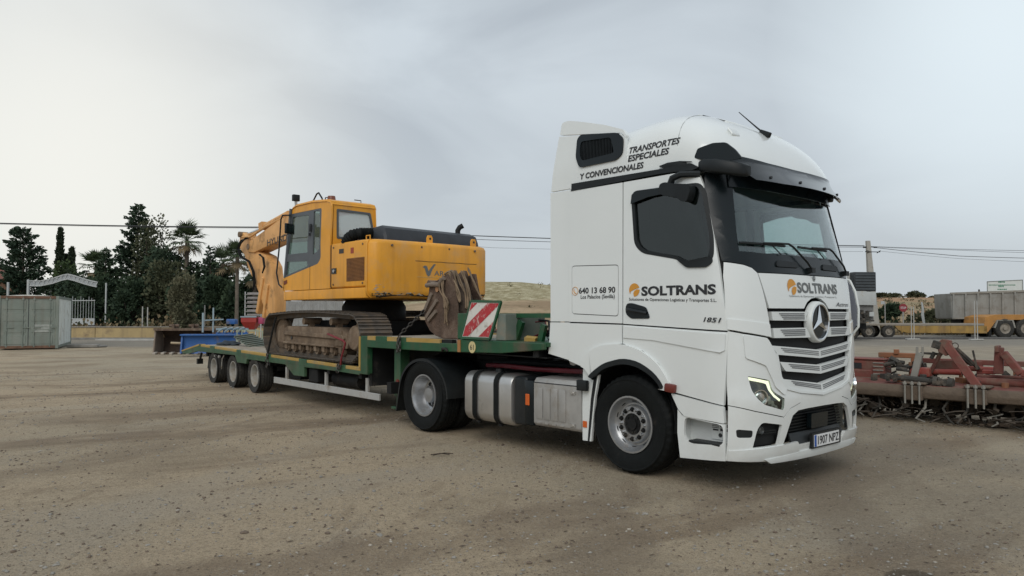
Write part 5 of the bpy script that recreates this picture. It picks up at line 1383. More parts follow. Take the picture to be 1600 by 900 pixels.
bm = bmesh.new(); tube(bm, [(-.95, -.9, 2.96), (-.68, -.9, 3.19), (-.60, -.9, 3.205), (-.46, -.9, 3.08), (-.42, -.9, 2.97)], .017, 6); hp('roof_handrail', bm, blackp)
bm = bmesh.new(); cyl(bm, (-.27, -.8, 2.96), (-.27, -.8, 3.02), .10, .10, seg=16); cyl(bm, (-.27, -.8, 3.02), (-.27, -.8, 3.11), .085, .07, seg=16); hp('beacon', bm, mat('beacon_brown', (.17, .055, .03), .35))
bm = bmesh.new(); tube(bm, [(-.42, -.86, 2.97), (-.40, -.86, 3.09), (-.33, -.83, 3.09)], .012, 6); tube(bm, [(.35, -.52, 2.92), (.35, -.52, 2.98), (.35, -.66, 2.98)], .01, 5); hp('roof_cable', bm, ink)
# boom and stick
def plate_poly(name, P, y0, y1, m, b=.03):
    bm = bmesh.new(); prism(bm, P, 'y', y0, y1); bev(bm, b, 2); return hp(name, bm, m)
boomo = plate_poly('boom', [(-.45, 1.25), (-.85, 1.18), (-2.6, 2.50), (-4.24, 2.56), (-5.55, 2.38), (-5.92, 2.42), (-6.0, 2.54), (-5.82, 2.68), (-4.15, 3.07), (-3.2, 3.20), (-2.3, 3.0), (-.7, 1.80), (-.4, 1.5)], -.10, .30, boom_yellow)
mk('boom_lettering', text_bm('HYUNDAI', lambda a, b, o: (a, -.10 - o, b + (a + 4.74) * .06), -4.74, -3.38, 2.485, 2.645, bold=.012, off=.004), ink, boomo, smooth=0)
stick = plate_poly('stick', [(-6.56, 2.90), (-6.44, 2.99), (-6.22, 2.88), (-5.78, 2.74), (-5.40, 2.40), (-4.95, 2.28), (-4.62, 2.0), (-4.40, 1.15), (-4.42, .40), (-4.66, .38), (-5.06, 1.05), (-5.55, 1.62), (-5.95, 1.96), (-6.24, 2.36), (-6.60, 2.60)], -.05, .25, boom_yellow)
for c in ((-6.44, .1, 2.91), (-5.86, .1, 2.55)):
    bm = bmesh.new(); cyl(bm, (c[0], -.12, c[2]), (c[0], .32, c[2]), .075, seg=16); mk('pivot_pin', bm, mud, stick)
bm = bmesh.new(); cyl(bm, (-4.0, .10, 3.22), (-5.35, .10, 3.02), .085, seg=14); obox(bm, (-5.4, .1, 3.06), (.2, .2, .16), (0, -.16, 0)); ac = hp('arm_cylinder', bm, boom_yellow)
bm = bmesh.new(); cyl(bm, (-5.35, .10, 3.02), (-6.42, .10, 2.91), .048, seg=12); mk('cylinder_rod', bm, chrome, ac)
for y in (-.02, .20):
    bm = bmesh.new(); tube(bm, [(-4.0, y - .05, 3.10), (-4.9, y - .05, 2.98), (-5.8, y - .06, 2.80), (-6.2, y - .10, 2.82)], .03, 8); mk('boom_pipe', bm, boom_yellow, boomo)
bm = bmesh.new()
for k in range(3):
    tube(bm, [(-5.75, -.16 - .03 * k, 2.76), (-6.10, -.20, 2.72 - .04 * k), (-6.32 + .05 * k, -.20, 2.52), (-6.18 + .06 * k, -.18, 2.30), (-5.72 + .04 * k, -.15, 2.16), (-5.52 + .05 * k, -.13, 1.9), (-5.50 + .05 * k, -.10, 1.62), (-5.62, -.08, 1.42)], .018, 6)
for k in range(2): tube(bm, [(-5.0 - .06 * k, -.16, 2.30), (-4.78 + .05 * k, -.19, 2.20), (-4.70 + .05 * k, -.19, 1.98), (-4.86, -.16, 1.84)], .018, 6)
mk('hydraulic_hose', bm, rubber, stick)
bm = bmesh.new(); obox(bm, (-5.2, .1, 1.30), (.12, .38, .95), (0, .35, 0)); obox(bm, (-4.85, .1, 1.15), (.10, .40, .85), (0, .28, 0)); bev(bm, .015, 1); mk('bucket_link', bm, boom_yellow, stick)
bm = bmesh.new(); cyl(bm, (-5.55, .1, 1.98), (-5.06, .1, 1.2), .07, seg=12); mk('bucket_cylinder', bm, mud, stick)

# ---------------------------------------------------------------- digging bucket on the gooseneck with straps and chains
bmud = mat('bucket_mud', (.105, .066, .046), .9, var=.4, vscale=4, dirt=((.20, .145, .108), .38, 3.2), bump=(1.0, 24), streak=((.055, .04, .03), .6, 7))
bk = thing('excavator_bucket', 'earth-caked digging bucket standing on the trailer neck beside the striped board', 'bucket', TW(-.60, -.70, 1.29), TR)
bkm = lambda P: [(x + .60, z - 1.29) for x, z in P]
bowl = [(-.20, 1.295), (-.60, 1.293), (-.80, 1.33), (-.95, 1.40), (-1.075, 1.53), (-1.11, 1.67), (-1.06, 1.80), (-.985, 1.95), (-.965, 2.06)]
sidep = bowl + [(-.955, 2.09), (-.79, 2.13), (-.46, 2.235), (-.37, 2.23), (-.31, 2.02), (-.23, 1.78), (-.20, 1.5)]
for y in (-.21, .20):
    bm = bmesh.new(); prism(bm, bkm(sidep), 'y', y, y + .03); bev(bm, .008, 1); mk('side_plate', bm, bmud, bk)
bm = bmesh.new()
bo, bi = bkm(bowl), bkm([(x + .025 * (1 if x < -.8 else 0), z + .025) for x, z in bowl])
V = [[bm.verts.new((x, y, z)) for x, z in P] for P in (bo, bi) for y in (-.20, .22)]
for k in range(len(bo) - 1):
    bm.faces.new((V[0][k], V[0][k + 1], V[1][k + 1], V[1][k])); bm.faces.new((V[2][k], V[2][k + 1], V[3][k + 1], V[3][k]))
mk('bowl', bm, bmud, bk, smooth=50)
bm = bmesh.new()
g = bmesh.ops.create_icosphere(bm, subdivisions=3, radius=1)
for v in bm.verts:
    n = mnoise.noise(v.co * 2.1 + Vector((3, 1, 2))); v.co = Vector((v.co.x * .38 + .02, v.co.y * .19, v.co.z * .40 + .45)) * (1 + .10 * n)
mk('packed_earth', bm, mat('packed_earth', (.075, .055, .042), .95, var=.35, vscale=6, bump=(.9, 12)), bk, smooth=80)
for y in (-.10, .08):
    bm = bmesh.new(); prism(bm, bkm([(-.99, 1.96), (-.97, 2.12), (-.90, 2.16), (-.76, 2.16), (-.60, 2.26), (-.47, 2.28), (-.42, 2.20), (-.5, 2.0), (-.8, 1.9)]), 'y', y, y + .05); bev(bm, .01, 1); mk('lug', bm, bmud, bk)
bm = bmesh.new(); cyl(bm, (-.30, -.26, .80), (-.30, .26, .80), .055, seg=12); mk('pin', bm, rust, bk)
wear = mat('wear_steel', (.20, .155, .12), .8, var=.25, dirt=((.10, .075, .055), .4, 6))
for P in ([(-.98, 2.07), (-.86, 2.08), (-.64, 2.07), (-.52, 2.16)],):
    bm = bmesh.new(); tube(bm, [(x + .60, -.245, z - 1.29) for x, z in P], .035, 8); mk('hinge_pipe', bm, wear, bk)
bm = bmesh.new(); cyl(bm, (-.13, -.228, .72), (-.13, -.22, .72), .045, seg=10); mk('pin_hole', bm, mat('bare_orange', (.42, .22, .11), .7), bk)
for a, b in (((-.42, .30), (-.12, .56)), ((-.46, .40), (-.26, .66)), ((-.36, .26), (-.14, .40))):
    bm = bmesh.new(); bar(bm, (a[0], -.225, a[1]), (b[0], -.225, b[1]), .035, .055); mk('wear_bar', bm, wear, bk)
sps = [[(-.60, -.93, 2.17), (-.56, -.945, 2.05), (-.50, -.95, 1.92), (-.44, -.95, 1.80), (-.40, -.95, 1.74)],
       [(-.46, -.94, 1.86), (-.42, -.95, 1.76), (-.42, -.95, 1.62), (-.44, -.95, 1.50)],
       [(-.42, -.90, 2.25), (-.33, -.88, 2.10), (-.26, -.86, 1.96), (-.20, -.86, 1.80)],
       [(-.40, -.80, 2.26), (-.30, -.78, 2.10), (-.22, -.76, 1.93), (-.19, -.76, 1.72)],
       [(-.41, -.68, 2.27), (-.30, -.70, 2.12), (-.20, -.72, 1.90), (-.15, -.74, 1.72)],
       [(-.42, -.58, 2.29), (-.30, -.58, 2.12), (-.20, -.55, 1.93), (-.10, -.50, 1.80)],
       [(-.62, -.85, 2.22), (-.42, -.86, 2.25), (-.36, -.84, 2.12), (-.31, -.82, 1.86)]]
slab = ['short webbing strap crossing the near side plate of the digging bucket', 'strap end hanging down the near side of the digging bucket', 'webbing strap at the near edge of the bucket mouth', 'webbing strap second from the near edge of the bucket mouth', 'webbing strap down the middle of the bucket mouth', 'webbing strap over the far edge of the bucket mouth', 'looped strap wound over the top of the digging bucket']
for P, lb_ in zip(sps, slab):
    bm = bmesh.new(); R_ = random.Random(lb_)
    W0 = [TW(*p) for p in P]; W0 = [W0[0]] + W0 + [W0[-1]]
    for q in range(4):
        pts = []; o1 = Vector((R_.uniform(-.03, .03), R_.uniform(-.015, .01), R_.uniform(-.02, .02))); ph = R_.uniform(0, 6)
        for i in range(1, len(W0) - 2):
            for k in range(6):
                u = k / 6; a, b_, c_, d_ = W0[i - 1:i + 3]
                p = .5 * (2 * b_ + (c_ - a) * u + (2 * a - 5 * b_ + 4 * c_ - d_) * u * u + (3 * b_ - a - 3 * c_ + d_) * u ** 3)
                w = math.sin(ph + 2.6 * (i + u)); pts.append(p + o1 * (1 + .6 * w) + Vector((.012 * w, -.006, .008 * math.cos(ph + 3.1 * (i + u)))))
        tube(bm, pts, .0105, 5)
    o = mk('webbing_strap', bm, strap_mat, smooth=50); tag(o, lb_, 'strap', 'straps over the digging bucket')
def chain_thing(pts, label, link=.085, r=.011, extra=None):
    o = bpy.data.objects.new
    bm = bmesh.new()
    for a, b in zip(pts, pts[1:]): chain(bm, TW(*a), TW(*b), link, r)
    c = mk('tie_down_chain', bm, chain_steel, smooth=60); tag(c, label, 'chain', 'chains lashing the load'); return c
chain_thing([(-1.04, -.94, 1.70), (-1.20, -1.275, 1.335), (-1.19, -1.28, 1.10)], 'taut chain running from the bucket down over the trailer neck edge', .075, .010)
chain_thing([(-1.24, -1.275, 1.30), (-1.23, -1.285, 1.08)], 'short chain end hanging below the bucket chain on the neck', .075, .010)
chain_thing([(-6.48, -1.275, .86), (-6.475, -1.285, .56)], 'hanging chain end at the lashing left of the excavator tracks', .10, .014)
chain_thing([(-3.12, -1.27, .98), (-3.17, -1.28, .72)], 'chain hanging over the deck edge by the drive sprocket', .085, .012)
chain_thing([(-3.25, -1.27, .80), (-3.24, -1.285, .66)], 'second chain end hanging left of the red binder', .085, .012)
bm = bmesh.new(); P = [TW(-6.18, -1.22, 1.58), TW(-6.28, -1.24, 1.35), TW(-6.42, -1.26, 1.0), TW(-6.48, -1.27, .84)]; tube(bm, P, .022, 6); tag(mk('lashing_rod', bm, chassis), 'dark lashing bar slanting from the track frame to the deck edge', 'lashing')
bm = bmesh.new(); tube(bm, [TW(-3.72, -1.24, 1.30), TW(-3.05, -1.27, 1.20), TW(-2.98, -1.27, 1.16)], .018, 6); tube(bm, [TW(-2.98, -1.27, 1.16), TW(-3.10, -1.28, .92), TW(-3.13, -1.28, .80)], .018, 6); tag(mk('load_binder', bm, mat('binder_red', (.20, .02, .025), .6, var=.2)), 'red lever binder tightening the chain by the drive sprocket', 'load binder')
# ---------------------------------------------------------------- the yard and its surroundings
# yard axes: E runs along the back wall (to the right), N away from the entrance where one stands
YA = _yaw - math.pi / 2
EX_, NX_ = Vector((math.cos(YA), math.sin(YA), 0)), Vector((-math.sin(YA), math.cos(YA), 0))
YO = Vector((5.0, -7.25, 0))
def Y(e, n, z=0.0): return YO + EX_ * e + NX_ * n + Vector((0, 0, z))
def place(o, e, n, z=0.0, rz=0.0): o.location = Y(e, n, z); o.rotation_euler = (0, 0, YA + rz); return o
def ything(name, label, cat, e, n, z=0.0, rz=0.0, group=None): return thing(name, label, cat, Y(e, n, z), YA + rz, group)

# --- ground: one sheet, fine near the trucks, coarse to the horizon; the fields rise beyond the yard
def hill_z(e, n):
    if n < 60: return 0.0
    amp = 8.4 - 3.2 * max(0, min(1, (e - 2) / 30)) - 5.0 * max(0, min(1, (-e - 8) / 22))
    t = min(1, (n - 60) / 100); t = t * (1.0 - .18 * t)
    return amp * t / .82 + (fbm(e, n, .018) * 1.1 * t)
gm = bpy.data.materials.new('gravel_yard'); gm.use_nodes = True
nt = gm.node_tree; N = nt.nodes.new; L = nt.links.new; bs = nt.nodes['Principled BSDF']
bs.inputs['Roughness'].default_value = .95; bs.inputs['Specular IOR Level'].default_value = .15
geo = N('ShaderNodeNewGeometry')
mp = N('ShaderNodeMapping'); mp.vector_type = 'TEXTURE'; mp.inputs['Location'].default_value = YO; mp.inputs['Rotation'].default_value = (0, 0, YA)
L(geo.outputs['Position'], mp.inputs['Vector']); P0 = mp.outputs[0]
def nz(scale, detail=5, rough=.6, vec=None, dist=0):
    n = N('ShaderNodeTexNoise'); n.inputs['Scale'].default_value = scale; n.inputs['Detail'].default_value = detail; n.inputs['Roughness'].default_value = rough; n.inputs['Distortion'].default_value = dist
    L(vec or P0, n.inputs['Vector']); return n.outputs['Fac']
def rng(f, a, b, c=0.0, d=1.0):
    n = N('ShaderNodeMapRange'); n.interpolation_type = 'SMOOTHSTEP'
    for k, v in (('From Min', a), ('From Max', b), ('To Min', c), ('To Max', d)): n.inputs[k].default_value = v
    L(f, n.inputs['Value']); return n.outputs[0]
def mul(a, b):
    n = N('ShaderNodeMath'); n.operation = 'MULTIPLY'
    for k, v in ((0, a), (1, b)):
        if isinstance(v, (int, float)): n.inputs[k].default_value = v
        else: L(v, n.inputs[k])
    return n.outputs[0]
def mixc(f, a, b, mode='MIX'):
    n = N('ShaderNodeMix'); n.data_type = 'RGBA'; n.blend_type = mode
    if isinstance(f, (int, float)): n.inputs[0].default_value = f
    else: L(f, n.inputs[0])
    for k, v in ((6, a), (7, b)):
        if isinstance(v, tuple): n.inputs[k].default_value = (*v, 1)
        else: L(v, n.inputs[k])
    return n.outputs[2]
sep = N('ShaderNodeSeparateXYZ'); L(P0, sep.inputs[0])
# swept wheel paths: streaks along arcs round a turning centre in the yard
def arcs(ce, cn, ks, ka):
    s = N('ShaderNodeVectorMath'); s.operation = 'SUBTRACT'; s.inputs[1].default_value = (ce, cn, 0); L(P0, s.inputs[0])
    ln = N('ShaderNodeVectorMath'); ln.operation = 'LENGTH'; L(s.outputs[0], ln.inputs[0])
    sp = N('ShaderNodeSeparateXYZ'); L(s.outputs[0], sp.inputs[0])
    at = N('ShaderNodeMath'); at.operation = 'ARCTAN2'; L(sp.outputs[1], at.inputs[0]); L(sp.outputs[0], at.inputs[1])
    c = N('ShaderNodeCombineXYZ'); L(mul(ln.outputs['Value'], ks), c.inputs[0]); L(mul(at.outputs[0], ka), c.inputs[1])
    return c.outputs[0]
A1, A2 = arcs(-24, 46, 1.0, 7.0), arcs(22, 2, 1.0, 6.0)
tan_ = (0.447, 0.374, 0.271); grey = (0.375, 0.339, 0.263); brown = (0.196, 0.150, 0.102)
c = mixc(rng(nz(.10, 4, .5), .40, .62), tan_, grey)
c = mixc(mul(rng(nz(.9, 5, .65, A1), .50, .66), .75), c, brown)
c = mixc(mul(rng(nz(1.3, 5, .6, A2), .52, .66), .45), c, (0.447, 0.382, 0.283))
c = mixc(mul(rng(nz(.28, 6, .6), .50, .62), .62), c, (0.268, 0.227, 0.166))
c = mixc(mul(rng(nz(.55, 6, .65, None, .8), .52, .68), .32), c, (0.308, 0.296, 0.263))
c = mixc(mul(rng(nz(1.2, 6, .7, None, .6), .45, .75), .35), c, (0.411, 0.348, 0.263))
c = mixc(mul(rng(nz(2.2, 4, .6, A1), .54, .64), .42), c, (0.429, 0.362, 0.267))
c = mixc(mul(rng(nz(3.0, 4, .6, A2), .55, .64), .34), c, (0.232, 0.180, 0.125))
c = mixc(mul(rng(nz(14, 6, .8), .46, .66), .34), c, (0.209, 0.171, 0.125))
c = mixc(mul(rng(nz(21, 6, .8), .55, .72), .40), c, (0.500, 0.430, 0.328))
c = mixc(mul(rng(nz(95, 4, .85), .50, .62), .52), c, (0.134, 0.108, 0.081))
c = mixc(mul(rng(nz(70, 4, .85), .55, .68), .55), c, (0.553, 0.486, 0.381))
def ring(vec_c, R0, w):
    s_ = N('ShaderNodeVectorMath'); s_.operation = 'SUBTRACT'; s_.inputs[1].default_value = (*vec_c, 0); L(P0, s_.inputs[0])
    ln = N('ShaderNodeVectorMath'); ln.operation = 'LENGTH'; L(s_.outputs[0], ln.inputs[0])
    wob = N('ShaderNodeMath'); wob.operation = 'ADD'; L(ln.outputs['Value'], wob.inputs[0]); L(mul(nz(.25, 2, .5), 1.6), wob.inputs[1])
    d_ = N('ShaderNodeMath'); d_.operation = 'SUBTRACT'; d_.inputs[1].default_value = R0 + .8; L(wob.outputs[0], d_.inputs[0])
    ab = N('ShaderNodeMath'); ab.operation = 'ABSOLUTE'; L(d_.outputs[0], ab.inputs[0])
    return rng(ab.outputs[0], w * .55, w * 1.25, 1, 0)
brk = rng(nz(.5, 4, .65), .36, .56)
for R0, col_ in ((32.0, (.175, .135, .095)), (34.2, (.175, .135, .095)), (36.6, (.40, .355, .28)), (38.4, (.19, .15, .11)), (40.5, (.19, .15, .11)), (44.6, (.38, .335, .265)), (46.8, (.20, .16, .118))):
    c = mixc(mul(mul(ring((-24, 46), R0, .42), brk), .62), c, col_)
for R0, col_ in ((17.5, (.38, .34, .27)), (19.6, (.20, .165, .125)), (21.7, (.20, .165, .125)), (25.5, (.37, .33, .265)), (27.6, (.21, .175, .13))):
    c = mixc(mul(mul(ring((22, 2), R0, .36), brk), .50), c, col_)
# the right-hand side is greyer stone chippings
rt = rng(sep.outputs[0], .5, 5.0)
c = mixc(mul(mul(rt, rng(nz(.35, 4, .6), .35, .6)), .60), c, (0.239, 0.219, 0.180))
# a damp oily patch near the right
dv = N('ShaderNodeVectorMath'); dv.operation = 'SUBTRACT'; dv.inputs[1].default_value = (2.52, 4.72, 0); L(P0, dv.inputs[0])
ds = N('ShaderNodeVectorMath'); ds.operation = 'MULTIPLY'; ds.inputs[1].default_value = (1.0, .85, 0); L(dv.outputs[0], ds.inputs[0])
dl = N('ShaderNodeVectorMath'); dl.operation = 'LENGTH'; L(ds.outputs[0], dl.inputs[0])
dw = N('ShaderNodeMath'); dw.operation = 'ADD'; L(dl.outputs['Value'], dw.inputs[0]); L(mul(nz(9, 4, .6), .16), dw.inputs[1])
damp = rng(dw.outputs[0], .215, .265, 1, 0)
# grit: dark pits and pale grains a couple of centimetres across
c = mixc(mul(rng(nz(34, 3, .75), .53, .63), .38), c, (.125, .105, .085))
c = mixc(mul(rng(nz(43, 3, .75), .56, .66), .40), c, (.44, .40, .33))
c = mixc(mul(rng(nz(58, 3, .8), .54, .64), .40), c, (.105, .09, .072))
c = mixc(mul(damp, .82), c, mixc(rng(nz(60, 4, .7), .4, .65), (.075, .062, .046), (.13, .11, .085)))
# far strip of old tarmac, then fields
tm = mul(rng(sep.outputs[1], 36, 39), rng(sep.outputs[1], 60, 63, 1, 0))
c = mixc(mul(tm, .75), c, (0.186, 0.186, 0.175))
cp = mul(rng(sep.outputs[1], 16, 20), mul(rng(sep.outputs[0], 6, 10), rng(sep.outputs[1], 38, 42, 1, 0)))
c = mixc(mul(cp, .7), c, mixc(rng(nz(1.0, 5, .6, None), .4, .65), (0.246, 0.224, 0.183), (0.313, 0.287, 0.238)))
hz = sep.outputs[2]
fld = rng(sep.outputs[1], 62, 68)
soil = mixc(rng(nz(.09, 5, .6), .42, .6), (.33, .255, .17), (.245, .185, .12))
soil = mixc(mul(rng(nz(.9, 6, .7), .52, .62), .55), soil, (.13, .12, .065))
crop = mixc(rng(nz(.7, 6, .8), .47, .57), (.20, .175, .095), (.42, .395, .28))
edge = N('ShaderNodeMath'); edge.operation = 'ADD'; L(sep.outputs[1], edge.inputs[0]); L(mul(nz(.05, 4, .6), 50), edge.inputs[1])
cropm = mul(rng(edge.outputs[0], 122, 128), rng(sep.outputs[0], 15, 24, 1, 0))
red = mixc(rng(nz(.06, 4, .6), .40, .6), (.29, .185, .115), (.235, .20, .125))
soil = mixc(rng(sep.outputs[0], 18, 26), soil, red)
fc = mixc(cropm, soil, crop)
c = mixc(fld, c, fc)
c = mixc(1.0, c, (1.24, 1.18, 1.12), 'MULTIPLY')
L(c, bs.inputs['Base Color'])
bmp = N('ShaderNodeBump'); bmp.inputs['Strength'].default_value = .9; bmp.inputs['Distance'].default_value = .03
ad = N('ShaderNodeMath'); ad.operation = 'ADD'; L(mul(nz(40, 5, .8), 1.4), ad.inputs[0]); L(mul(nz(9, 5, .65), 1.5), ad.inputs[1])
L(ad.outputs[0], bmp.inputs['Height']); L(bmp.outputs[0], bs.inputs['Normal'])
def axis_vals(neg, pos):
    v = []
    for lim, s in ((neg, -1), (pos, 1)):
        x, d = 0.0, .22
        while x < lim: v.append(s * x); x += d; d = min(d * 1.045 if x > 8 else d, 60)
        v.append(s * lim)
    return sorted(set(v))
es, ns = axis_vals(2600, 2600), [a for a in axis_vals(900, 3600)]
bm = bmesh.new()
def gz(e, n):
    if n > 58: return hill_z(e, n)
    return 0.0
def near_z(e, n, w):
    # shallow ruts and humps, kept off the wheel contact patches
    q = fbm(e, n, .35, 4) * .028 + fbm(e + 40, n, 1.6, 3) * .008
    return q - .012
rows = []
for n in ns:
    r_ = []
    for e in es:
        p = Y(e, n)
        z = gz(e, n) if n > 58 else (near_z(e, n, 1) if abs(e) < 60 and n > -12 else -.012)
        if n <= 58:
            for wx, wy in ((0, -1.07), (0, 1.07), (-3.7, -1.05), (-3.7, 1.05)):
                d = math.hypot(p.x - wx, p.y - wy)
                if d < .9: z = z * max(0, (d - .35) / .55) if d > .35 else 0.0
            z = min(z, .004) if (-14 < p.x < 1.6 and -1.6 < p.y < 2.2) else z
        r_.append(bm.verts.new((p.x, p.y, z)))
    rows.append(r_)
for A, B in zip(rows, rows[1:]):
    for k in range(len(A) - 1): bm.faces.new((A[k], A[k + 1], B[k + 1], B[k]))
g = mk('ground', bm, gm, smooth=180, recalc=False); g['kind'] = 'structure'
# loose stones, largest and densest near the entrance
stone_mats = [mat('stone_pale', (.36, .325, .27), .9, var=.15), mat('stone_grey', (.26, .245, .215), .9, var=.2), mat('stone_brown', (.15, .115, .085), .9, var=.2)]
r_ = random.Random(11)
def ico():
    t = (1 + 5 ** .5) / 2
    V = [(-1, t, 0), (1, t, 0), (-1, -t, 0), (1, -t, 0), (0, -1, t), (0, 1, t), (0, -1, -t), (0, 1, -t), (t, 0, -1), (t, 0, 1), (-t, 0, -1), (-t, 0, 1)]
    F = [(0, 11, 5), (0, 5, 1), (0, 1, 7), (0, 7, 10), (0, 10, 11), (1, 5, 9), (5, 11, 4), (11, 10, 2), (10, 7, 6), (7, 1, 8), (3, 9, 4), (3, 4, 2), (3, 2, 6), (3, 6, 8), (3, 8, 9), (4, 9, 5), (2, 4, 11), (6, 2, 10), (8, 6, 7), (9, 8, 1)]
    return [Vector(v) / 1.9 for v in V], F
IV, IF = ico()
OV, OF = [Vector(v) for v in ((1, 0, 0), (-1, 0, 0), (0, 1, 0), (0, -1, 0), (0, 0, 1), (0, 0, -1))], [(0, 2, 4), (2, 1, 4), (1, 3, 4), (3, 0, 4), (2, 0, 5), (1, 2, 5), (3, 1, 5), (0, 3, 5)]
vs, fcs, mi = [], [], []
for k in range(38000):
    n = 3.0 + 19 * r_.random() ** 2.0
    e = r_.uniform(-.75, .75) * n
    cl = fbm(e, n, .5, 3)
    if cl < -.12 and r_.random() < .75: continue
    s = .0030 + .013 * r_.random() ** 5 + .0005 * n * r_.random()
    if r_.random() < .006: s *= 1.8
    p = Y(e, n)
    z = (near_z(e, n, 1))
    if (-14 < p.x < 1.6 and -1.6 < p.y < 2.2): z = min(z, .004)
    a = r_.uniform(0, 6.3); ca, sa = math.cos(a), math.sin(a); sx, sy, sz = s * r_.uniform(.8, 1.6), s * r_.uniform(.7, 1.1), s * r_.uniform(.35, .8)
    BV, BF = (IV, IF) if s > .016 else (OV, OF)
    b = len(vs)
    for v in BV:
        q = 1 + r_.uniform(-.22, .22); x, y = v.x * sx * q, v.y * sy * q
        vs.append((p.x + x * ca - y * sa, p.y + x * sa + y * ca, z + v.z * sz * q + sz * .35))
    m_ = r_.choices((0, 1, 2), (0.8, 4, 4.5))[0]
    for f in BF: fcs.append(tuple(b + i for i in f)); mi.append(m_)
me = bpy.data.meshes.new('loose_stones'); me.from_pydata(vs, [], fcs)
for m_ in stone_mats: me.materials.append(m_)
me.polygons.foreach_set('material_index', mi)
o = bpy.data.objects.new('loose_stones', me); COL.objects.link(o); o['kind'] = 'stuff'
# dead leaves and chaff blown over the yard
vs, fcs = [], []
for k in range(2600):
    n = 3.2 + 24 * r_.random() ** 1.5; e = r_.uniform(-.78, .78) * n; p = Y(e, n, near_z(e, n, 1) + .006)
    if (-14 < p.x < 1.6 and -1.6 < p.y < 2.2): p.z = min(p.z, .01)
    a = r_.uniform(0, 6.3); l, w = r_.uniform(.008, .03), r_.uniform(.003, .009)
    d = Vector((math.cos(a), math.sin(a), 0)); s = Vector((-d.y, d.x, 0)); b = len(vs)
    vs += [p - d * l, p + s * w + Vector((0, 0, .006)), p + d * l + Vector((0, 0, .004)), p - s * w]
    fcs.append((b, b + 1, b + 2, b + 3))
me = bpy.data.meshes.new('dry_litter'); me.from_pydata(vs, [], fcs); me.materials.append(mat('dry_litter', (.085, .062, .042), .9, var=.3))
o = bpy.data.objects.new('dry_litter', me); COL.objects.link(o); o['kind'] = 'stuff'
# pale flakes lying on the damp patch, near right
for k, (de, dn) in enumerate(((-.04, -.05), (.0, -.06), (.05, -.09), (.03, -.06))):
    bm = bmesh.new(); obox(bm, (0, 0, .006), (.055, .022, .008), (0, .1, k * .6)); bev(bm, .002, 1)
    o = mk('stone_flake', bm, stone_mats[0], loc=Y(2.50 + de, 4.76 + dn, near_z(2.50, 4.70, 1) + .007)); tag(o, ('leftmost thin pale stone flake on the dark damp patch', 'second thin pale stone flake from the left on the damp patch', 'rightmost thin pale stone flake on the damp patch', 'upper thin pale stone flake on the damp patch')[k], 'stone', 'stone flakes on the damp patch')
# twig by the drive wheel
bm = bmesh.new(); tube(bm, [(0, 0, .01), (.12, .02, .02), (.22, .0, .012)], .006, 5); tube(bm, [(.03, -.05, .01), (.16, .0, .03), (.26, .05, .012)], .005, 5)
tag(place(mk('twig', bm, mat('twig_brown', (.05, .035, .025), .9)), -.95, 8.75), 'dark forked twig lying on the gravel before the fuel tank', 'twig')

# ---------------------------------------------------------------- trees
def leaf_mat(name, a, b, sc=1.2):
    m = mat(name, a, .75, var=0.0, spec=.25); nt = m.node_tree; N = nt.nodes.new; L = nt.links.new
    bs = nt.nodes['Principled BSDF']; tc = N('ShaderNodeTexCoord'); n1 = N('ShaderNodeTexNoise'); n1.inputs['Scale'].default_value = sc; n1.inputs['Detail'].default_value = 3
    L(tc.outputs['Object'], n1.inputs['Vector']); r = N('ShaderNodeMapRange'); r.inputs['From Min'].default_value = .35; r.inputs['From Max'].default_value = .65; L(n1.outputs['Fac'], r.inputs['Value'])
    n = N('ShaderNodeMix'); n.data_type = 'RGBA'; n.inputs[6].default_value = (*a, 1); n.inputs[7].default_value = (*b, 1); L(r.outputs[0], n.inputs[0]); L(n.outputs[2], bs.inputs['Base Color'])
    return m
lm_dark = leaf_mat('conifer_needles', (.024, .044, .026), (.056, .084, .045))
lm_ced = leaf_mat('cedar_needles', (.030, .054, .034), (.060, .090, .054))
lm_mid = leaf_mat('green_leaves', (.040, .070, .026), (.088, .125, .045))
lm_oliv = leaf_mat('olive_leaves', (.050, .060, .032), (.100, .105, .058))
lm_pale = leaf_mat('tamarisk_leaves', (.095, .100, .060), (.165, .155, .095))
lm_cyp = leaf_mat('cypress_needles', (.020, .034, .020), (.038, .056, .030))
lm_palm = leaf_mat('palm_leaves', (.042, .068, .036), (.085, .115, .055), 3)
lm_dry = leaf_mat('dry_weeds', (.17, .125, .07), (.26, .205, .12))
bark = mat('bark', (.09, .07, .055), .95, var=.3, vscale=6, bump=(.8, 14))
palm_bark = mat('palm_bark', (.14, .115, .09), .95, var=.25, vscale=5, bump=(.8, 10))
def leaf_mesh(name, pts, m, parent, size, rng_, flat=.5, joined=True):
    """pts: (position, outward direction, size factor) -> small clump faces"""
    vs, fs = [], []
    for p, d, k in pts:
        s = size * k * rng_.uniform(.6, 1.3)
        d = (d + Vector((rng_.uniform(-.6, .6), rng_.uniform(-.6, .6), rng_.uniform(-.6, .6)))).normalized()
        u, v = frame_of(d); t = rng_.uniform(0, 3.14); w = u * math.cos(t) + v * math.sin(t)
        b = len(vs)
        vs += [p - w * s * .30, p + d * s * .55 - w * s * .42, p + d * s * 1.15, p + d * s * .5 + w * s * .40]
        fs.append((b, b + 1, b + 2, b + 3))
    me = bpy.data.meshes.new(name); me.from_pydata(vs, [], fs); me.materials.append(m)
    o = bpy.data.objects.new(name, me); COL.objects.link(o); o.parent = parent
    return o
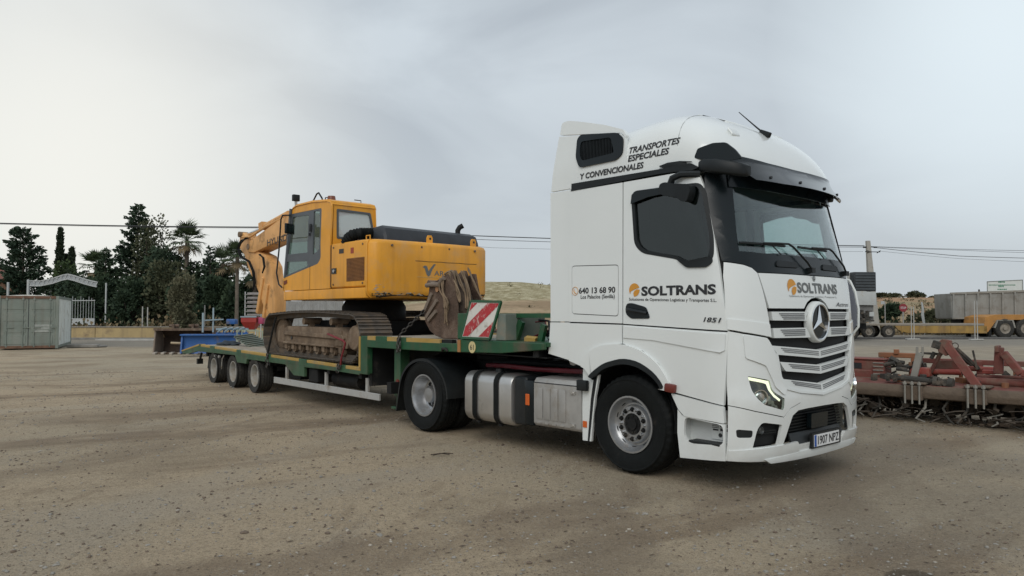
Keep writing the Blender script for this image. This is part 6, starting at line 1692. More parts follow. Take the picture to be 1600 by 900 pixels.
def conifer(e, n, h, w, label, m=lm_dark, seed=0, base=.06, dens=1.0, droop=.1, ragged=.35, size=.26, group='conifers behind the yard wall', cat='tree', lean=0.0, profile=.85):
    R_ = random.Random(seed); t = ything('conifer_tree', label, cat, e, n, 0, R_.uniform(0, 6), group)
    bm = bmesh.new(); tube(bm, [(0, 0, 0), (lean * .3, 0, h * .4), (lean * .7, 0, h * .8), (lean, 0, h * .99)], .035 * h * .5, 7, taper=[1.2, .8, .35, .08])
    tr = mk('trunk', bm, bark, t)
    pts = []; bb = bmesh.new(); nb = int(15 * h * dens)
    for k in range(nb):
        f = base + (1 - base) * (k + R_.random()) / nb; f = min(f, .985)
        L_ = w * ((1 - f) ** profile * (1 - .25 * max(0, .2 - f) / .2) + .03) * R_.uniform(1 - ragged, 1 + ragged * .6)
        a = k * 2.4 + R_.uniform(-.5, .5); d = Vector((math.cos(a), math.sin(a), R_.uniform(-.05, .35) - droop)).normalized()
        z0 = f * h; q = Vector((lean * f, 0, z0)); q1 = q + d * L_ * .6; q2 = q + d * L_ + Vector((0, 0, L_ * .16))
        if k % 2 == 0: tube(bb, [q, q1, q2], .02 + .012 * L_, 4, taper=[1, .6, .15])
        m_ = max(7, int(52 * L_ * dens))
        for j in range(m_):
            s = R_.uniform(.12, 1) ** .7; p = q + d * L_ * s + Vector((0, 0, L_ * .16 * s * s)) + Vector((R_.gauss(0, 1), R_.gauss(0, 1), R_.gauss(0, .55))) * (.05 + .10 * L_ * (1.1 - s))
            pts.append((p, d + Vector((0, 0, -.1)), .75 + .4 * R_.random()))
    mk('branch', bb, bark, t) if False else bb.free()
    leaf_mesh('crown', pts, m, t, size * .66, R_); return t
def bushy(name, e, n, h, w, label, m, seed, base=.15, dens=1.0, size=.22, group=None, cat='tree', d_=None, lobes=9, trunk=True):
    R_ = random.Random(seed); t = ything(name, label, cat, e, n, 0, 0, group); dp = d_ or w
    bm = bmesh.new()
    C = []
    for k in range(lobes):
        a = R_.uniform(0, 6.28); rr = R_.random() ** .6; zz = base + (1 - base) * R_.uniform(.18, .86)
        f = math.sin(math.pi * min(1, (zz - base) / (1 - base) * .75 + .22)) ** .7
        C.append((Vector((math.cos(a) * rr * w * .62 * f, math.sin(a) * rr * dp * .62 * f, zz * h)), R_.uniform(.28, .45)))
    tube(bm, [(0, 0, 0), (.05, 0, h * .3), (0, .05, h * .62)], .03 * h + .03, 6, taper=[1.2, .8, .4])
    for c, s in C[:6]: tube(bm, [(0, 0, h * .22), c * .6 + Vector((0, 0, h * .05)), c], .012 * h + .012, 5, taper=[1, .6, .3])
    mk('trunk', bm, bark, t)
    pts = []
    for c, s in C:
        for j in range(int(560 * dens)):
            d = Vector((R_.gauss(0, 1), R_.gauss(0, 1), R_.gauss(0, 1))).normalized(); rr = R_.uniform(.45, 1.06) ** .6
            k2 = 1 + .35 * mnoise.noise(d * 2.5 + c)
            p = c + Vector((d.x * w * s * rr * k2 * 1.15, d.y * dp * s * rr * k2 * 1.15, d.z * h * s * .52 * rr * k2))
            if p.z < .05: continue
            pts.append((p, d + Vector((0, 0, .3)), 1))
    leaf_mesh('crown', pts, m, t, size * .72, R_); return t
def cypress(e, n, h, w, label, seed):
    R_ = random.Random(seed); t = ything('cypress_tree', label, 'tree', e, n, 0, 0, 'narrow cypresses on the skyline')
    bm = bmesh.new(); tube(bm, [(0, 0, 0), (0, 0, h * .9)], .12, 6, taper=[1.2, .2]); mk('trunk', bm, bark, t)
    pts = []
    for k in range(int(800 * h / 4)):
        f = R_.random(); z = (.03 + .97 * f) * h; rr = w * (min(1, f * 5 + .3)) * (1 - f) ** .55 * R_.uniform(.55, 1.12) + .03; a = R_.uniform(0, 6.28)
        pts.append((Vector((math.cos(a) * rr, math.sin(a) * rr, z)), Vector((math.cos(a) * .4, math.sin(a) * .4, 1)), 1))
    leaf_mesh('crown', pts, lm_cyp, t, .34, R_); return t
def palm(e, n, h, fl, label, seed, nf=34, tw=.17, skirt=True):
    R_ = random.Random(seed); t = ything('palm_tree', label, 'tree', e, n, 0, 0, 'fan palms behind the yard wall')
    bm = bmesh.new(); pr = []
    nn = 26
    for k in range(nn + 1):
        z = h * k / nn; r = tw * (1.25 - .35 * min(1, z / 2)) * (1 + .10 * (k % 2)); pr.append((r, z))
    lathe(bm, pr + [(0, h)], 10, (0, 0, 0), 'z'); mk('trunk', bm, palm_bark, t)
    variants = []
    for k in range(nf):
        el = R(-55 + 140 * (k / nf) ** .8) + R_.uniform(-.12, .12); a = k * 2.39996 + R_.uniform(-.2, .2)
        bm = bmesh.new(); L_ = fl * R_.uniform(.85, 1.1); st = L_ * .48
        tube(bm, [(0, 0, 0), (st * .5, 0, .02), (st, 0, 0)], .018, 4)
        nl = 15
        for j in range(nl):
            b = R(-78 + 156 * j / (nl - 1)); ll = L_ * .58 * (1 - .25 * abs(b) / 1.4) * R_.uniform(.9, 1.1)
            d = Vector((math.cos(b), math.sin(b), .10 * abs(math.sin(b)))); s = Vector((-d.y, d.x, 0)); p = Vector((st, 0, 0)); w_ = .055 * fl
            mid = p + d * ll * .6 - Vector((0, 0, .02)); tip = p + d * ll - Vector((0, 0, ll * R_.uniform(.10, .42)))
            v = [bm.verts.new(x) for x in (p, mid - s * w_ * .5, tip, mid + s * w_ * .5)]; bm.faces.new(v)
        o = mk('frond', bm, lm_palm if el > -.5 else lm_dry, t, smooth=0, recalc=False)
        o.location = (0, 0, h); o.rotation_euler = Euler((0, -el, a)).to_matrix().to_euler() if False else (Matrix.Rotation(a, 3, 'Z') @ Matrix.Rotation(-el, 3, 'Y')).to_euler()
    return t
U = lambda u, n: (u - 800) * n / 1165.3
Zv = lambda v, n: 1.644 + (491 - v) * n / 1165.3
# left group (measured: E, N, height, half width)
conifer(-40.6, 62, 8.8, 2.5, 'spreading grey-green cedar behind the container at the far left', lm_ced, 3, base=.22, dens=1.0, droop=-.12, ragged=.5, size=.34, profile=.55, lean=-.2)
conifer(-33.2, 66, 11.4, 2.9, 'tallest dark conifer with a ragged pointed top', lm_ced, 5, base=.10, dens=1.1, droop=-.02, ragged=.5, size=.34, profile=.75)
conifer(-32.2, 59, 6.9, 1.9, 'dark conifer left of the tallest one with a pointed tip', lm_dark, 8, dens=1.15, ragged=.3, size=.30)
conifer(-30.0, 63, 7.4, 2.3, 'broad dark conifer just right of the tallest one', lm_dark, 12, dens=1.1, ragged=.35, size=.32, profile=.6)
conifer(-23.1, 57, 6.85, 1.45, 'slender dark conifer between the two palms', lm_ced, 15, dens=1.1, ragged=.4, size=.28)
conifer(-25.6, 60, 5.9, 1.6, 'low dark conifer at the foot of the left palm', lm_dark, 18, dens=1.1, ragged=.35, size=.30, profile=.6)
conifer(-21.9, 58, 5.3, 1.5, 'short dark conifer just left of the right palm', lm_dark, 21, dens=1.1, ragged=.4, size=.28, profile=.6)
bushy('olive_tree', -30.8, 64, 8.9, 1.9, 'olive-green loose tree leaning on the tallest conifer', lm_oliv, 30, base=.35, dens=.75, size=.26, group='leafy trees behind the yard wall')
bushy('leafy_tree', -41.0, 68, 6.3, 2.3, 'mid-green rounded tree behind the white gate arch', lm_mid, 31, base=.1, dens=.9, size=.30, group='leafy trees behind the yard wall', lobes=12)
bushy('leafy_tree', -38.0, 69, 5.6, 2.0, 'green tree under the right half of the gate arch', lm_oliv, 32, base=.1, dens=.9, size=.30, group='leafy trees behind the yard wall', lobes=12)
bushy('leafy_tree', -44.5, 63, 4.7, 2.2, 'light green tree at the left edge above the container', lm_mid, 33, base=.1, dens=.9, size=.28, group='leafy trees behind the yard wall', lobes=11)
bushy('leafy_tree', -34.6, 62, 4.4, 1.9, 'dark green tree beside the right gate post', lm_dark, 34, base=.05, dens=1.0, size=.28, group='leafy trees behind the yard wall', lobes=11)
bushy('tamarisk_bush', -21.3, 48.5, 4.5, .95, 'tall pale olive bush with feathery twigs in front of the conifers', lm_pale, 35, base=.0, dens=1.0, size=.20, cat='bush', lobes=11)
for k, (e, n, h, w, m, lab) in enumerate(((-33.8, 60, 5.2, 2.3, lm_dark, 'broad dark bush behind the right gate post'), (-27.4, 60, 6.6, 2.6, lm_ced, 'high dense bush filling the gap under the palm'), (-24.6, 61, 6.0, 2.4, lm_dark, 'high dense bush between the two palms'), (-20.4, 59, 5.0, 2.2, lm_ced, 'dense bush behind the right palm trunk'), (-36.6, 63, 4.8, 2.4, lm_ced, 'dense bush filling the gate opening'), (-31.3, 57, 4.6, 1.9, lm_dark, 'dark evergreen bush nearest the gate post in the hedge'), (-28.6, 56, 5.3, 2.0, lm_dark, 'dark evergreen bush below the tallest conifer'), (-26.2, 56.5, 5.4, 2.0, lm_oliv, 'olive-tinted bush in the middle of the hedge'), (-24.0, 55, 4.6, 1.7, lm_dark, 'dark bush behind the pale olive bush'), (-21.6, 54.5, 4.3, 1.7, lm_dark, 'dark bush below the slender conifer'), (-19.3, 53, 3.9, 1.6, lm_dark, 'dark bush at the foot of the right palm'), (-16.8, 53, 3.8, 1.5, lm_mid, 'green bush behind the excavator stick'), (-14.6, 54, 2.9, 1.6, lm_oliv, 'low bush behind the excavator cab'))):
    bushy('hedge_bush', e, n, h, w, lab, m, 50 + k, base=.0, dens=.85, size=.30, group='bushes of the hedge behind the wall', cat='bush', lobes=11)
cypress(U(92, 95), 95, Zv(358, 95), .62, 'tallest thin cypress left of the gate arch peak', 61)
cypress(U(111, 95), 95, Zv(388, 95), .62, 'middle-height thin cypress, rightmost of the three', 62)
cypress(U(102, 96), 96, Zv(400, 96), .45, 'shortest thin cypress between the two taller ones', 63)
palm(U(291, 60), 60, Zv(376, 60), 1.75, 'taller fan palm standing out above the dark conifers', 71)
palm(U(370, 50), 50, Zv(402, 50), 1.30, 'shorter fan palm beside the excavator stick', 72, tw=.13)
palm(U(150, 64), 64, Zv(418, 64), 1.9, 'low fan palm half hidden behind the conifers by the gate', 73, nf=26)
palm(U(348, 58), 58, Zv(412, 58), 1.5, 'low fan palm behind the slender conifer', 74, nf=24)
palm(U(398, 53), 53, Zv(432, 53), 1.3, 'low fan palm beside the excavator boom', 75, nf=22)
# weeds along the wall (stuff)
def weeds(name, e0, e1, n0, n1, h, cnt, m, seed, z0=0.0):
    R_ = random.Random(seed); pts = []
    for k in range(cnt):
        e, n = R_.uniform(e0, e1), R_.uniform(n0, n1); cl = max(.15, .6 + fbm(e, n, .8) * 1.2)
        hh = h * cl * R_.uniform(.4, 1.1)
        for j in range(4): pts.append((Y(e + R_.gauss(0, .12), n + R_.gauss(0, .12), gz(e, n) + z0 + hh * j / 4 * R_.uniform(.7, 1)), Vector((R_.gauss(0, .4), R_.gauss(0, .4), 1)), 1))
    o = leaf_mesh(name, pts, m, None, .22, R_); o['kind'] = 'stuff'; return o
weeds('dry_weeds', -33, -14, 50.2, 53, 1.5, 1500, lm_dry, 81); weeds('green_weeds', -31, -14, 50.5, 54, 1.3, 900, lm_oliv, 82)
# right-hand bushes
for k, (e, n, h, w, m, lab) in enumerate(((U(1386, 63), 63, 2.75, 1.35, lm_dark, 'dark green bush right of the concrete pole'), (U(1470, 64), 64, 2.1, 1.4, lm_oliv, 'olive bush at the left end of the grey tipper body'), (U(1440, 66), 66, 1.7, 1.5, lm_oliv, 'low bush behind the white stake'), (U(1490, 66), 66, 2.0, 1.2, lm_mid, 'green bush half behind the grey tipper body'))):
    bushy('roadside_bush', e, n, h, w, lab, m, 90 + k, base=.0, dens=.7, size=.26, group='bushes along the far road', cat='bush', lobes=9)
weeds('roadside_grass', 26, 42, 58, 62, 1.2, 900, lm_dry, 95); weeds('roadside_weeds', 26, 40, 60, 64, 1.0, 500, lm_oliv, 96)
for k, (u, n, h, w) in enumerate(((1424, 168, 1.5, 1.1), (1431, 170, 1.8, 1.3), (1438, 168, 1.4, 1.1), (1376, 160, 1.0, 2.2), (1460, 175, .9, 1.6), (1396, 166, 1.0, 2.0), (835, 200, 1.2, 2.4), (846, 203, 1.5, 2.2))):
    e = U(u, n); t = bushy('hill_tree', e, n, h, w, ('left tree of the tight trio on the far hill crest', 'middle tree of the tight trio on the far hill crest', 'right tree of the tight trio on the far hill crest', 'low far bush on the crest beside the concrete pole', 'low far bush on the crest left of the tipper', 'low far bush on the crest above the stop sign', 'far bush on the green hill left of the truck cab', 'far bush on the green hill nearest the truck cab')[k], lm_oliv, 100 + k, base=.1, dens=.2, size=.5, group='far trees on the hill crest', lobes=7); t.location.z = gz(e, n) - .2

lm_scrub = leaf_mat('dry_scrub', (.085, .080, .045), (.16, .14, .08), .3)
R_ = random.Random(77); pts = []
for k in range(330):
    n = R_.uniform(72, 165); e = U(R_.uniform(1365, 1640), n) if k % 12 else U(R_.uniform(700, 1000), n)
    if fbm(e, n, .06, 3) < -.05 and k % 3: continue
    p = Y(e, n, gz(e, n)); s = R_.uniform(.12, .42)
    for j in range(14): d = Vector((R_.gauss(0, 1), R_.gauss(0, 1), abs(R_.gauss(0, .7)))); pts.append((p + d * s * .6, d + Vector((0, 0, .4)), s * 1.6))
o = leaf_mesh('hill_scrub', pts, lm_scrub, None, .5, R_); o['kind'] = 'stuff'
# ---------------------------------------------------------------- left background
cont_m = mat('container_grey', (.195, .225, .195), .6, var=.12, vscale=1.5, dirt=((.25, .26, .23), .42, 1.6), streak=((.15, .13, .10), .45, 4.0))
cont_w = mat('container_white', (.70, .73, .69), .6, var=.08, vscale=1.5, dirt=((.36, .35, .31), .3, 1.6), streak=((.30, .24, .17), .40, 4.0))
cont_rust = mat('container_rust', (.15, .085, .055), .85, var=.35, vscale=5)
ct = ything('shipping_container', 'weathered grey shipping container with closed double doors', 'container', -21.5, 35.4, 0, math.atan2(.43, .90))
W_, H_, D_ = 2.44, 2.50, 6.06
for x in (-W_, -.13):
    for y in (0, D_ - .13):
        bm = bmesh.new(); box(bm, x, x + .13, y, y + .13, .02, H_); bev(bm, .012, 1); mk('corner_post', bm, cont_m, ct)
for z in (.05, H_ - .12):
    bm = bmesh.new(); box(bm, -W_ + .13, -.13, .0, .10, z, z + .12); mk('door_sill' if z < 1 else 'door_header', bm, cont_rust, ct)
    for x in (-W_ + .01, -.09): bm = bmesh.new(); box(bm, x, x + .08, .13, D_ - .13, z, z + .12); mk('side_rail', bm, cont_m, ct)
for k in range(2):
    x0 = -W_ + .14 + k * 1.085; bm = bmesh.new(); box(bm, x0, x0 + 1.075, .04, .07, .17, H_ - .12); d = mk('door', bm, cont_m, ct)
    for q in range(4):
        bm = bmesh.new(); z0 = .22 + q * .54; box(bm, x0 + .10, x0 + .98, .025, .042, z0 + .02, z0 + .44); bev(bm, .012, 1); mk('door_panel', bm, cont_m, d)
    for xx in (.22, .86):
        bm = bmesh.new(); cyl(bm, (x0 + xx, .012, .10), (x0 + xx, .012, H_ - .05), .020, seg=8)
        for z in (.15, .9, 1.6, H_ - .16): obox(bm, (x0 + xx, .02, z), (.09, .04, .07))
        bar(bm, (x0 + xx, -.005, 1.02), (x0 + xx + .28, -.005, 1.02), .02, .035); mk('lock_rod', bm, cont_m, d)
    if k == 1:
        bm = bmesh.new(); R_ = random.Random(3)
        for q in range(3): 
            box(bm, x0 + .22, x0 + .92, .020, .0245, .80 + q * .13, .90 + q * .13)
        mk('pale_patch', bm, mat('pale_patch', (.34, .36, .33), .7, var=.2, dirt=((.22, .24, .21), .5, 5)), d)
bm = bmesh.new(); box(bm, -W_ / 2 - .012, -W_ / 2 + .012, .03, .06, .15, H_ - .1); mk('door_gasket', bm, ink, ct)
def corr(x, y0, y1, z0, z1, depth, pitch):
    bm = bmesh.new(); P = []; y = y0
    while y < y1 - .001:
        for dy, dx in ((0, 0), (.3, 0), (.45, depth), (.85, depth)): P.append((x + dx, min(y1, y + dy * pitch)))
        y += pitch
    P.append((x, y1)); A = [bm.verts.new((a, b, z0)) for a, b in P]; B = [bm.verts.new((a, b, z1)) for a, b in P]
    for k in range(len(P) - 1): bm.faces.new((A[k], A[k + 1], B[k + 1], B[k]))
    return bm
mk('side_wall', corr(-.02, .13, D_ - .13, .15, H_ - .1, -.04, .28), cont_w, ct, smooth=0); mk('side_wall', corr(-W_ + .02, .13, D_ - .13, .15, H_ - .1, .04, .28), cont_w, ct, smooth=0)
bm = bmesh.new(); P = [(-W_ + .01, H_ - .02), (-W_ * .75, H_ + .03), (-W_ / 2, H_ + .055), (-W_ * .25, H_ + .03), (-.01, H_ - .02)]; prism(bm, P, 'y', .02, D_ - .02); mk('roof', bm, cont_w, ct)
bm = bmesh.new(); obox(bm, (0, 0, .08), (1.4, .5, .16), (0, 0, .2)); obox(bm, (.5, .3, .05), (.8, .5, .1), (0, 0, -.3)); bev(bm, .03, 1); tag(place(mk('rubble', bm, mat('rubble_grey', (.24, .23, .21), .9, var=.25, bump=(.6, 10))), -21.2, 37.0), 'low heap of broken concrete at the foot of the container side', 'rubble')

ywall = mat('ochre_wall', (.44, .33, .165), .85, var=.12, vscale=1.2, dirt=((.27, .20, .12), .38, 1.1), streak=((.20, .15, .10), .5, 2.2), bump=(.3, 12))
wl_ = ything('boundary_wall', 'low ochre plastered wall in front of the trees and gate', 'wall', -29.7, 49.5)
for a, b in ((-1.5, 2.05), (2.08, 6.4), (6.43, 11.0), (11.03, 16.0)):
    bm = bmesh.new(); box(bm, a, b, 0, .22, 0, .77); bev(bm, .012, 1); mk('wall_panel', bm, ywall, wl_)
bm = bmesh.new(); box(bm, -1.6, 16.1, -.05, .30, .77, .83); mk('coping', bm, mat('coping_grey', (.27, .25, .22), .9, var=.2), wl_)
bm = bmesh.new(); box(bm, -1.6, 16.1, -.9, -.06, -.05, .10); bev(bm, .02, 1); o = place(mk('kerb', bm, mat('kerb_grey', (.21, .20, .18), .9, var=.2)), -29.7, 49.5); o['kind'] = 'structure'
bm = bmesh.new(); box(bm, 0, 4.0, -.9, .0, -.05, .06); o = place(mk('concrete_slab', bm, mat('pale_concrete', (.42, .41, .38), .9, var=.12)), -26.4, 48.2); o['kind'] = 'structure'
for k, (u, v0, v1) in enumerate(((223, 479, 511), (231, 480, 514), (320, 477, 507))):
    bm = bmesh.new(); n = 50.2; cyl(bm, (0, 0, 0), (0, 0, Zv(v0, n)), .04, seg=8); o = place(mk('fence_post', bm, mat('post_grey', (.42, .41, .38), .7, var=.15) if k == 0 else MATS['post_grey']), U(u, n), n)
    tag(o, ('grey fence post, left of the close pair by the wall', 'grey fence post, right of the close pair by the wall', 'grey fence post behind the blue implement')[k], 'post', 'fence posts behind the wall')
wm = mat('gate_white', (.44, .46, .455), .6, var=.08, dirt=((.40, .38, .34), .3, 4))
gt = ything('entrance_gate', 'white metal entrance gate under a peaked lattice arch', 'gate', -35.7, 55)
for x, zt, w in ((0, 4.20, .07), (5.75, 3.95, .045)): bm = bmesh.new(); box(bm, x - w, x + w, -w, w, 0, zt); mk('gate_post', bm, wm, gt)
arch = [(0.08, 3.74), (.9, 3.74), (1.8, 3.92), (2.5, 4.16), (2.9, 4.24), (3.4, 4.12), (4.2, 3.86), (4.75, 3.72), (5.05, 3.66)]
for dzz in (0, .36):
    bm = bmesh.new()
    for (x0, z0), (x1, z1) in zip(arch, arch[1:]): bar(bm, (x0, 0, z0 + dzz), (x1, 0, z1 + dzz), .06, .07)
    mk('arch_rail', bm, wm, gt)
bm = bmesh.new()
for k in range(30):
    x = .2 + 4.75 * k / 29; z = interp(arch, x); bar(bm, (x, 0, z), (x + (.16 if k % 2 else -.16), 0, z + .36), .03, .05)
s_ = mk('arch_lattice', bm, wm, gt); s_['kind'] = 'stuff'
bm = bmesh.new()
for (x0, z0), (x1, z1) in zip(arch, arch[1:]): 
    vs = [bm.verts.new(p) for p in ((x0, .03, z0), (x1, .03, z1), (x1, .03, z1 + .36), (x0, .03, z0 + .36), (x0, .045, z0), (x1, .045, z1), (x1, .045, z1 + .36), (x0, .045, z0 + .36))]
    bm.faces.new(vs[:4]); bm.faces.new(vs[4:][::-1]); bm.faces.new((vs[3], vs[2], vs[6], vs[7])); bm.faces.new((vs[0], vs[4], vs[5], vs[1]))
mk('arch_sheet', bm, mat('arch_pale', (.34, .36, .37), .7, var=.1), gt)
bm = bmesh.new(); box(bm, .15, 4.95, -.04, .04, .85, 1.28); box(bm, .15, 4.95, -.045, .045, 1.28, 1.34); box(bm, .15, 4.95, -.045, .045, 2.62, 2.68); mk('gate_panel', bm, wm, gt)
for k in range(24): bm = bmesh.new(); x = .3 + k * .20; cyl(bm, (x, 0, 1.3), (x, 0, 2.95 - .12 * (k % 3)), .018, seg=6); mk('gate_bar', bm, wm, gt)
bm = bmesh.new(); box(bm, 0, 5.3, -.1, .1, 0, .80); mk('gate_sill', bm, mat('sill_grey', (.20, .19, .18), .9, var=.2), gt)
bm = bmesh.new(); cyl(bm, (0, 0, 0), (0, 0, Zv(441, 58)), .09, seg=8); tag(place(mk('white_post', bm, wm), U(12, 58), 58), 'white post standing behind the container left of the arch', 'post')
hs = ything('far_house', 'far red-roofed house at the left edge behind the trees', 'house', -59.5, 78)
bm = bmesh.new(); box(bm, -4, 4.4, 0, 7, 0, 5.4); wl2 = mk('wall', bm, mat('house_brick', (.26, .15, .10), .9, var=.15), hs)
bm = bmesh.new(); prism(bm, [(-4.6, 5.4), (5.0, 5.4), (2.4, 6.9), (-2.0, 6.9)], 'y', -.5, 7.5); mk('roof', bm, mat('roof_tiles', (.20, .075, .05), .9, var=.2, bump=(.5, 8)), hs)
for x in (-2.5, 1.8):
    bm = bmesh.new(); box(bm, x, x + 1.1, -.06, .03, 3.2, 4.5); f_ = mk('window', bm, wm, hs); bm = bmesh.new(); box(bm, x + .1, x + 1.0, -.075, -.062, 3.3, 4.4); mk('pane', bm, gloss_black, f_)

# --- machinery parked at the left behind the trailer
blue = mat('implement_blue', (.018, .095, .30), .5, var=.15, dirt=((.16, .14, .12), .25, 2.5)); lblue = mat('pale_blue_paint', (.25, .33, .37), .55, var=.1, dirt=((.3, .26, .2), .25, 4))
ired = mat('implement_red', (.34, .035, .028), .5, var=.12, dirt=((.2, .12, .09), .2, 3)); pinkred = mat('faded_magenta', (.36, .05, .12), .55, var=.1)
lb = ything('loader_bucket', 'rusty open loader bucket with pale teeth standing on the gravel', 'bucket', U(241, 31), 31, 0, .05)
for x in (0, 2.36):
    bm = bmesh.new(); prism(bm, [(-.10, .02), (.85, .0), (.95, .4), (.80, .95), (.35, 1.06), (.06, .95), (-.02, .5)], 'x', x, x + .06); bev(bm, .01, 1); mk('side_plate', bm, rust if x > 1 else mat('dusty_steel', (.24, .19, .15), .9, var=.2), lb)
bm = bmesh.new(); prof = [(-.12, .02), (.5, .0), (.82, .06), (.93, .35), (.86, .75), (.62, .98), (.30, 1.05), (.05, 1.0)]
A = [[bm.verts.new((x, y + o_, z)) for y, z in prof] for o_ in (0, .03) for x in (.06, 2.36)]
for k in range(len(prof) - 1): bm.faces.new((A[0][k], A[0][k + 1], A[1][k + 1], A[1][k])); bm.faces.new((A[2][k], A[2][k + 1], A[3][k + 1], A[3][k]))
mk('bowl', bm, mat('dark_rust', (.055, .036, .026), .85, var=.4, vscale=3, dirt=((.10, .07, .05), .4, 2)), lb, smooth=50)
bm = bmesh.new(); box(bm, -.02, 2.44, .0, .12, .96, 1.06); mk('spill_bar', bm, rust, lb); bm = bmesh.new(); box(bm, .06, 2.36, -.16, -.02, .02, .06); mk('cutting_edge', bm, rust, lb)
for k in range(7): bm = bmesh.new(); bar(bm, (.15 + k * .34, -.05, .05), (.15 + k * .34, -.34, .03), .12, .07); mk('tooth', bm, mat('worn_tooth', (.40, .36, .31), .7, var=.2) if k == 0 else MATS['worn_tooth'], lb)
for x in (.75, 1.55): bm = bmesh.new(); obox(bm, (x, .35, 1.10), (.09, .6, .26)); cyl(bm, (x - .2, .2, 1.16), (x + .2, .2, 1.16), .06, seg=8); mk('bracket', bm, rust, lb)
bl = ything('levelling_blade', 'bright blue box-shaped levelling blade behind the trailer ramp', 'farm implement', -12.9, 29.2, 0, .10)
bm = bmesh.new(); prism(bm, [(.0, .10), (.08, .10), (.20, .45), (.14, .80), (.04, .80), (.10, .45)], 'x', 0, 2.0); bev(bm, .01, 1); mk('mouldboard', bm, blue, bl)
bm = bmesh.new(); box(bm, -.05, 2.05, -.12, .35, .80, .86); bev(bm, .01, 1); mk('top_beam', bm, blue, bl); bm = bmesh.new(); prism(bm, [(-.15, .12), (.6, .10), (.45, .76), (.0, .80)], 'x', -.03, .03); mk('end_plate', bm, blue, bl)
bm = bmesh.new(); cyl(bm, (-.45, .1, .52), (0, .1, .50), .045, seg=8); mk('stub_pin', bm, mat('wood_pale', (.38, .30, .20), .7), bl)
bm = bmesh.new(); box(bm, .71, .77, .1, .16, .93, 1.70); box(bm, 1.05, 1.10, .3, .35, .93, 1.9); bar(bm, (.75, .15, 1.40), (1.45, .4, 1.44), .04, .05); mk('stand_pipe', bm, lblue, bl)
bm = bmesh.new(); prism(bm, [(.0, .45), (.5, .62), (.9, .55), (1.2, .5), (1.2, .40), (0, .38)], 'x', .8, 1.7); bev(bm, .03, 2); mk('blue_hood', bm, blue, bl)
sd = ything('seed_drill', 'blue seed drill frame with pale pipes behind the trailer', 'farm implement', U(338, 31), 31, 0, -.08)
for z, m_ in ((.98, lblue), (.80, blue), (.60, rust)): bm = bmesh.new(); box(bm, 0, 1.35, 0, .10, z, z + .09); mk('frame_bar', bm, m_, sd)
for k in range(6): bm = bmesh.new(); bar(bm, (.08 + k * .24, .05, .98), (.02 + k * .24, -.05, .15), .05, .05); cyl(bm, (.02 + k * .24, -.08, .2), (.02 + k * .24, -.03, .2), .17, seg=12); mk('coulter', bm, blue if k % 2 else rust, sd)
for k in range(4): bm = bmesh.new(); tube(bm, [(.1 + k * .3, -.05, .9), (.35 + k * .25, -.1, 1.05), (.5 + k * .25, -.05, 1.08)], .035, 6); mk('seed_pipe', bm, lblue, sd)
bm = bmesh.new(); obox(bm, (.45, .5, 1.33), (.40, .3, .22)); bev(bm, .05, 2); mk('blue_motor', bm, blue, sd)
hp_ = ything('hopper_spreader', 'red funnel-shaped spreader hopper on a thin frame', 'farm implement', U(378, 33), 33, 0, 0)
bm = bmesh.new(); V = [[bm.verts.new((x, y, z)) for x, y in ((a, b), (c, b), (c, d), (a, d))] for a, b, c, d, z in ((.15, .1, .50, .4, .95), (0, -.1, .66, .6, 1.30), (0, -.1, .66, .6, 1.52))]
for A, B in zip(V, V[1:]):
    for k in range(4): bm.faces.new((A[k], A[(k + 1) % 4], B[(k + 1) % 4], B[k]))
bm.faces.new(V[0]); mk('hopper', bm, ired, hp_, smooth=0)
bm = bmesh.new(); box(bm, -.02, .68, -.12, -.08, 1.50, 1.56); mk('rim', bm, lblue, hp_); bm = bmesh.new(); obox(bm, (.82, .2, 1.36), (.22, .4, .30)); bev(bm, .06, 2); mk('side_tank', bm, pinkred, hp_)
bm = bmesh.new()
for x in (.1, .55): bar(bm, (x, .2, 0), (x, .2, 1.0), .05, .05)
bar(bm, (.1, .2, .4), (.55, .2, .4), .05, .05); mk('stand', bm, wm, hp_)
rk = ything('pipe_rack', 'tall white pipe rack with stacked grey trays beside the excavator stick', 'rack', U(383, 35), 35, 0, 0)
for x in (0, .75): bm = bmesh.new(); cyl(bm, (x, 0, 0), (x, 0, 2.7), .025, seg=6); mk('upright', bm, wm, rk)
for k in range(6): bm = bmesh.new(); box(bm, 0, .75, -.05, .5, 1.55 + k * .2, 1.58 + k * .2); obox(bm, (.38, .2, 1.63 + k * .2), (.6, .35, .07)); mk('tray', bm, mat('tray_grey', (.30, .28, .27), .8, var=.2) if k == 0 else MATS['tray_grey'], rk)
tb = ything('garden_frame', 'low pale green pipe frame standing behind the deck timbers', 'frame', U(371, 28), 28, 0, 0)
gp = mat('pale_green_pipe', (.30, .38, .30), .6, var=.1)
bm = bmesh.new(); tube(bm, [(0, 0, 0), (0, 0, 1.05), (.78, 0, 1.05), (.78, 0, 0)], .022, 6); mk('front_hoop', bm, gp, tb); bm = bmesh.new(); tube(bm, [(.0, .5, 0), (0, .5, 1.0), (.78, .5, 1.0), (.78, .5, 0)], .022, 6); mk('back_hoop', bm, gp, tb)
sh = ything('corrugated_screen', 'grey corrugated sheet screen seen under the excavator body', 'screen', U(425, 40), 40, 0, 0)
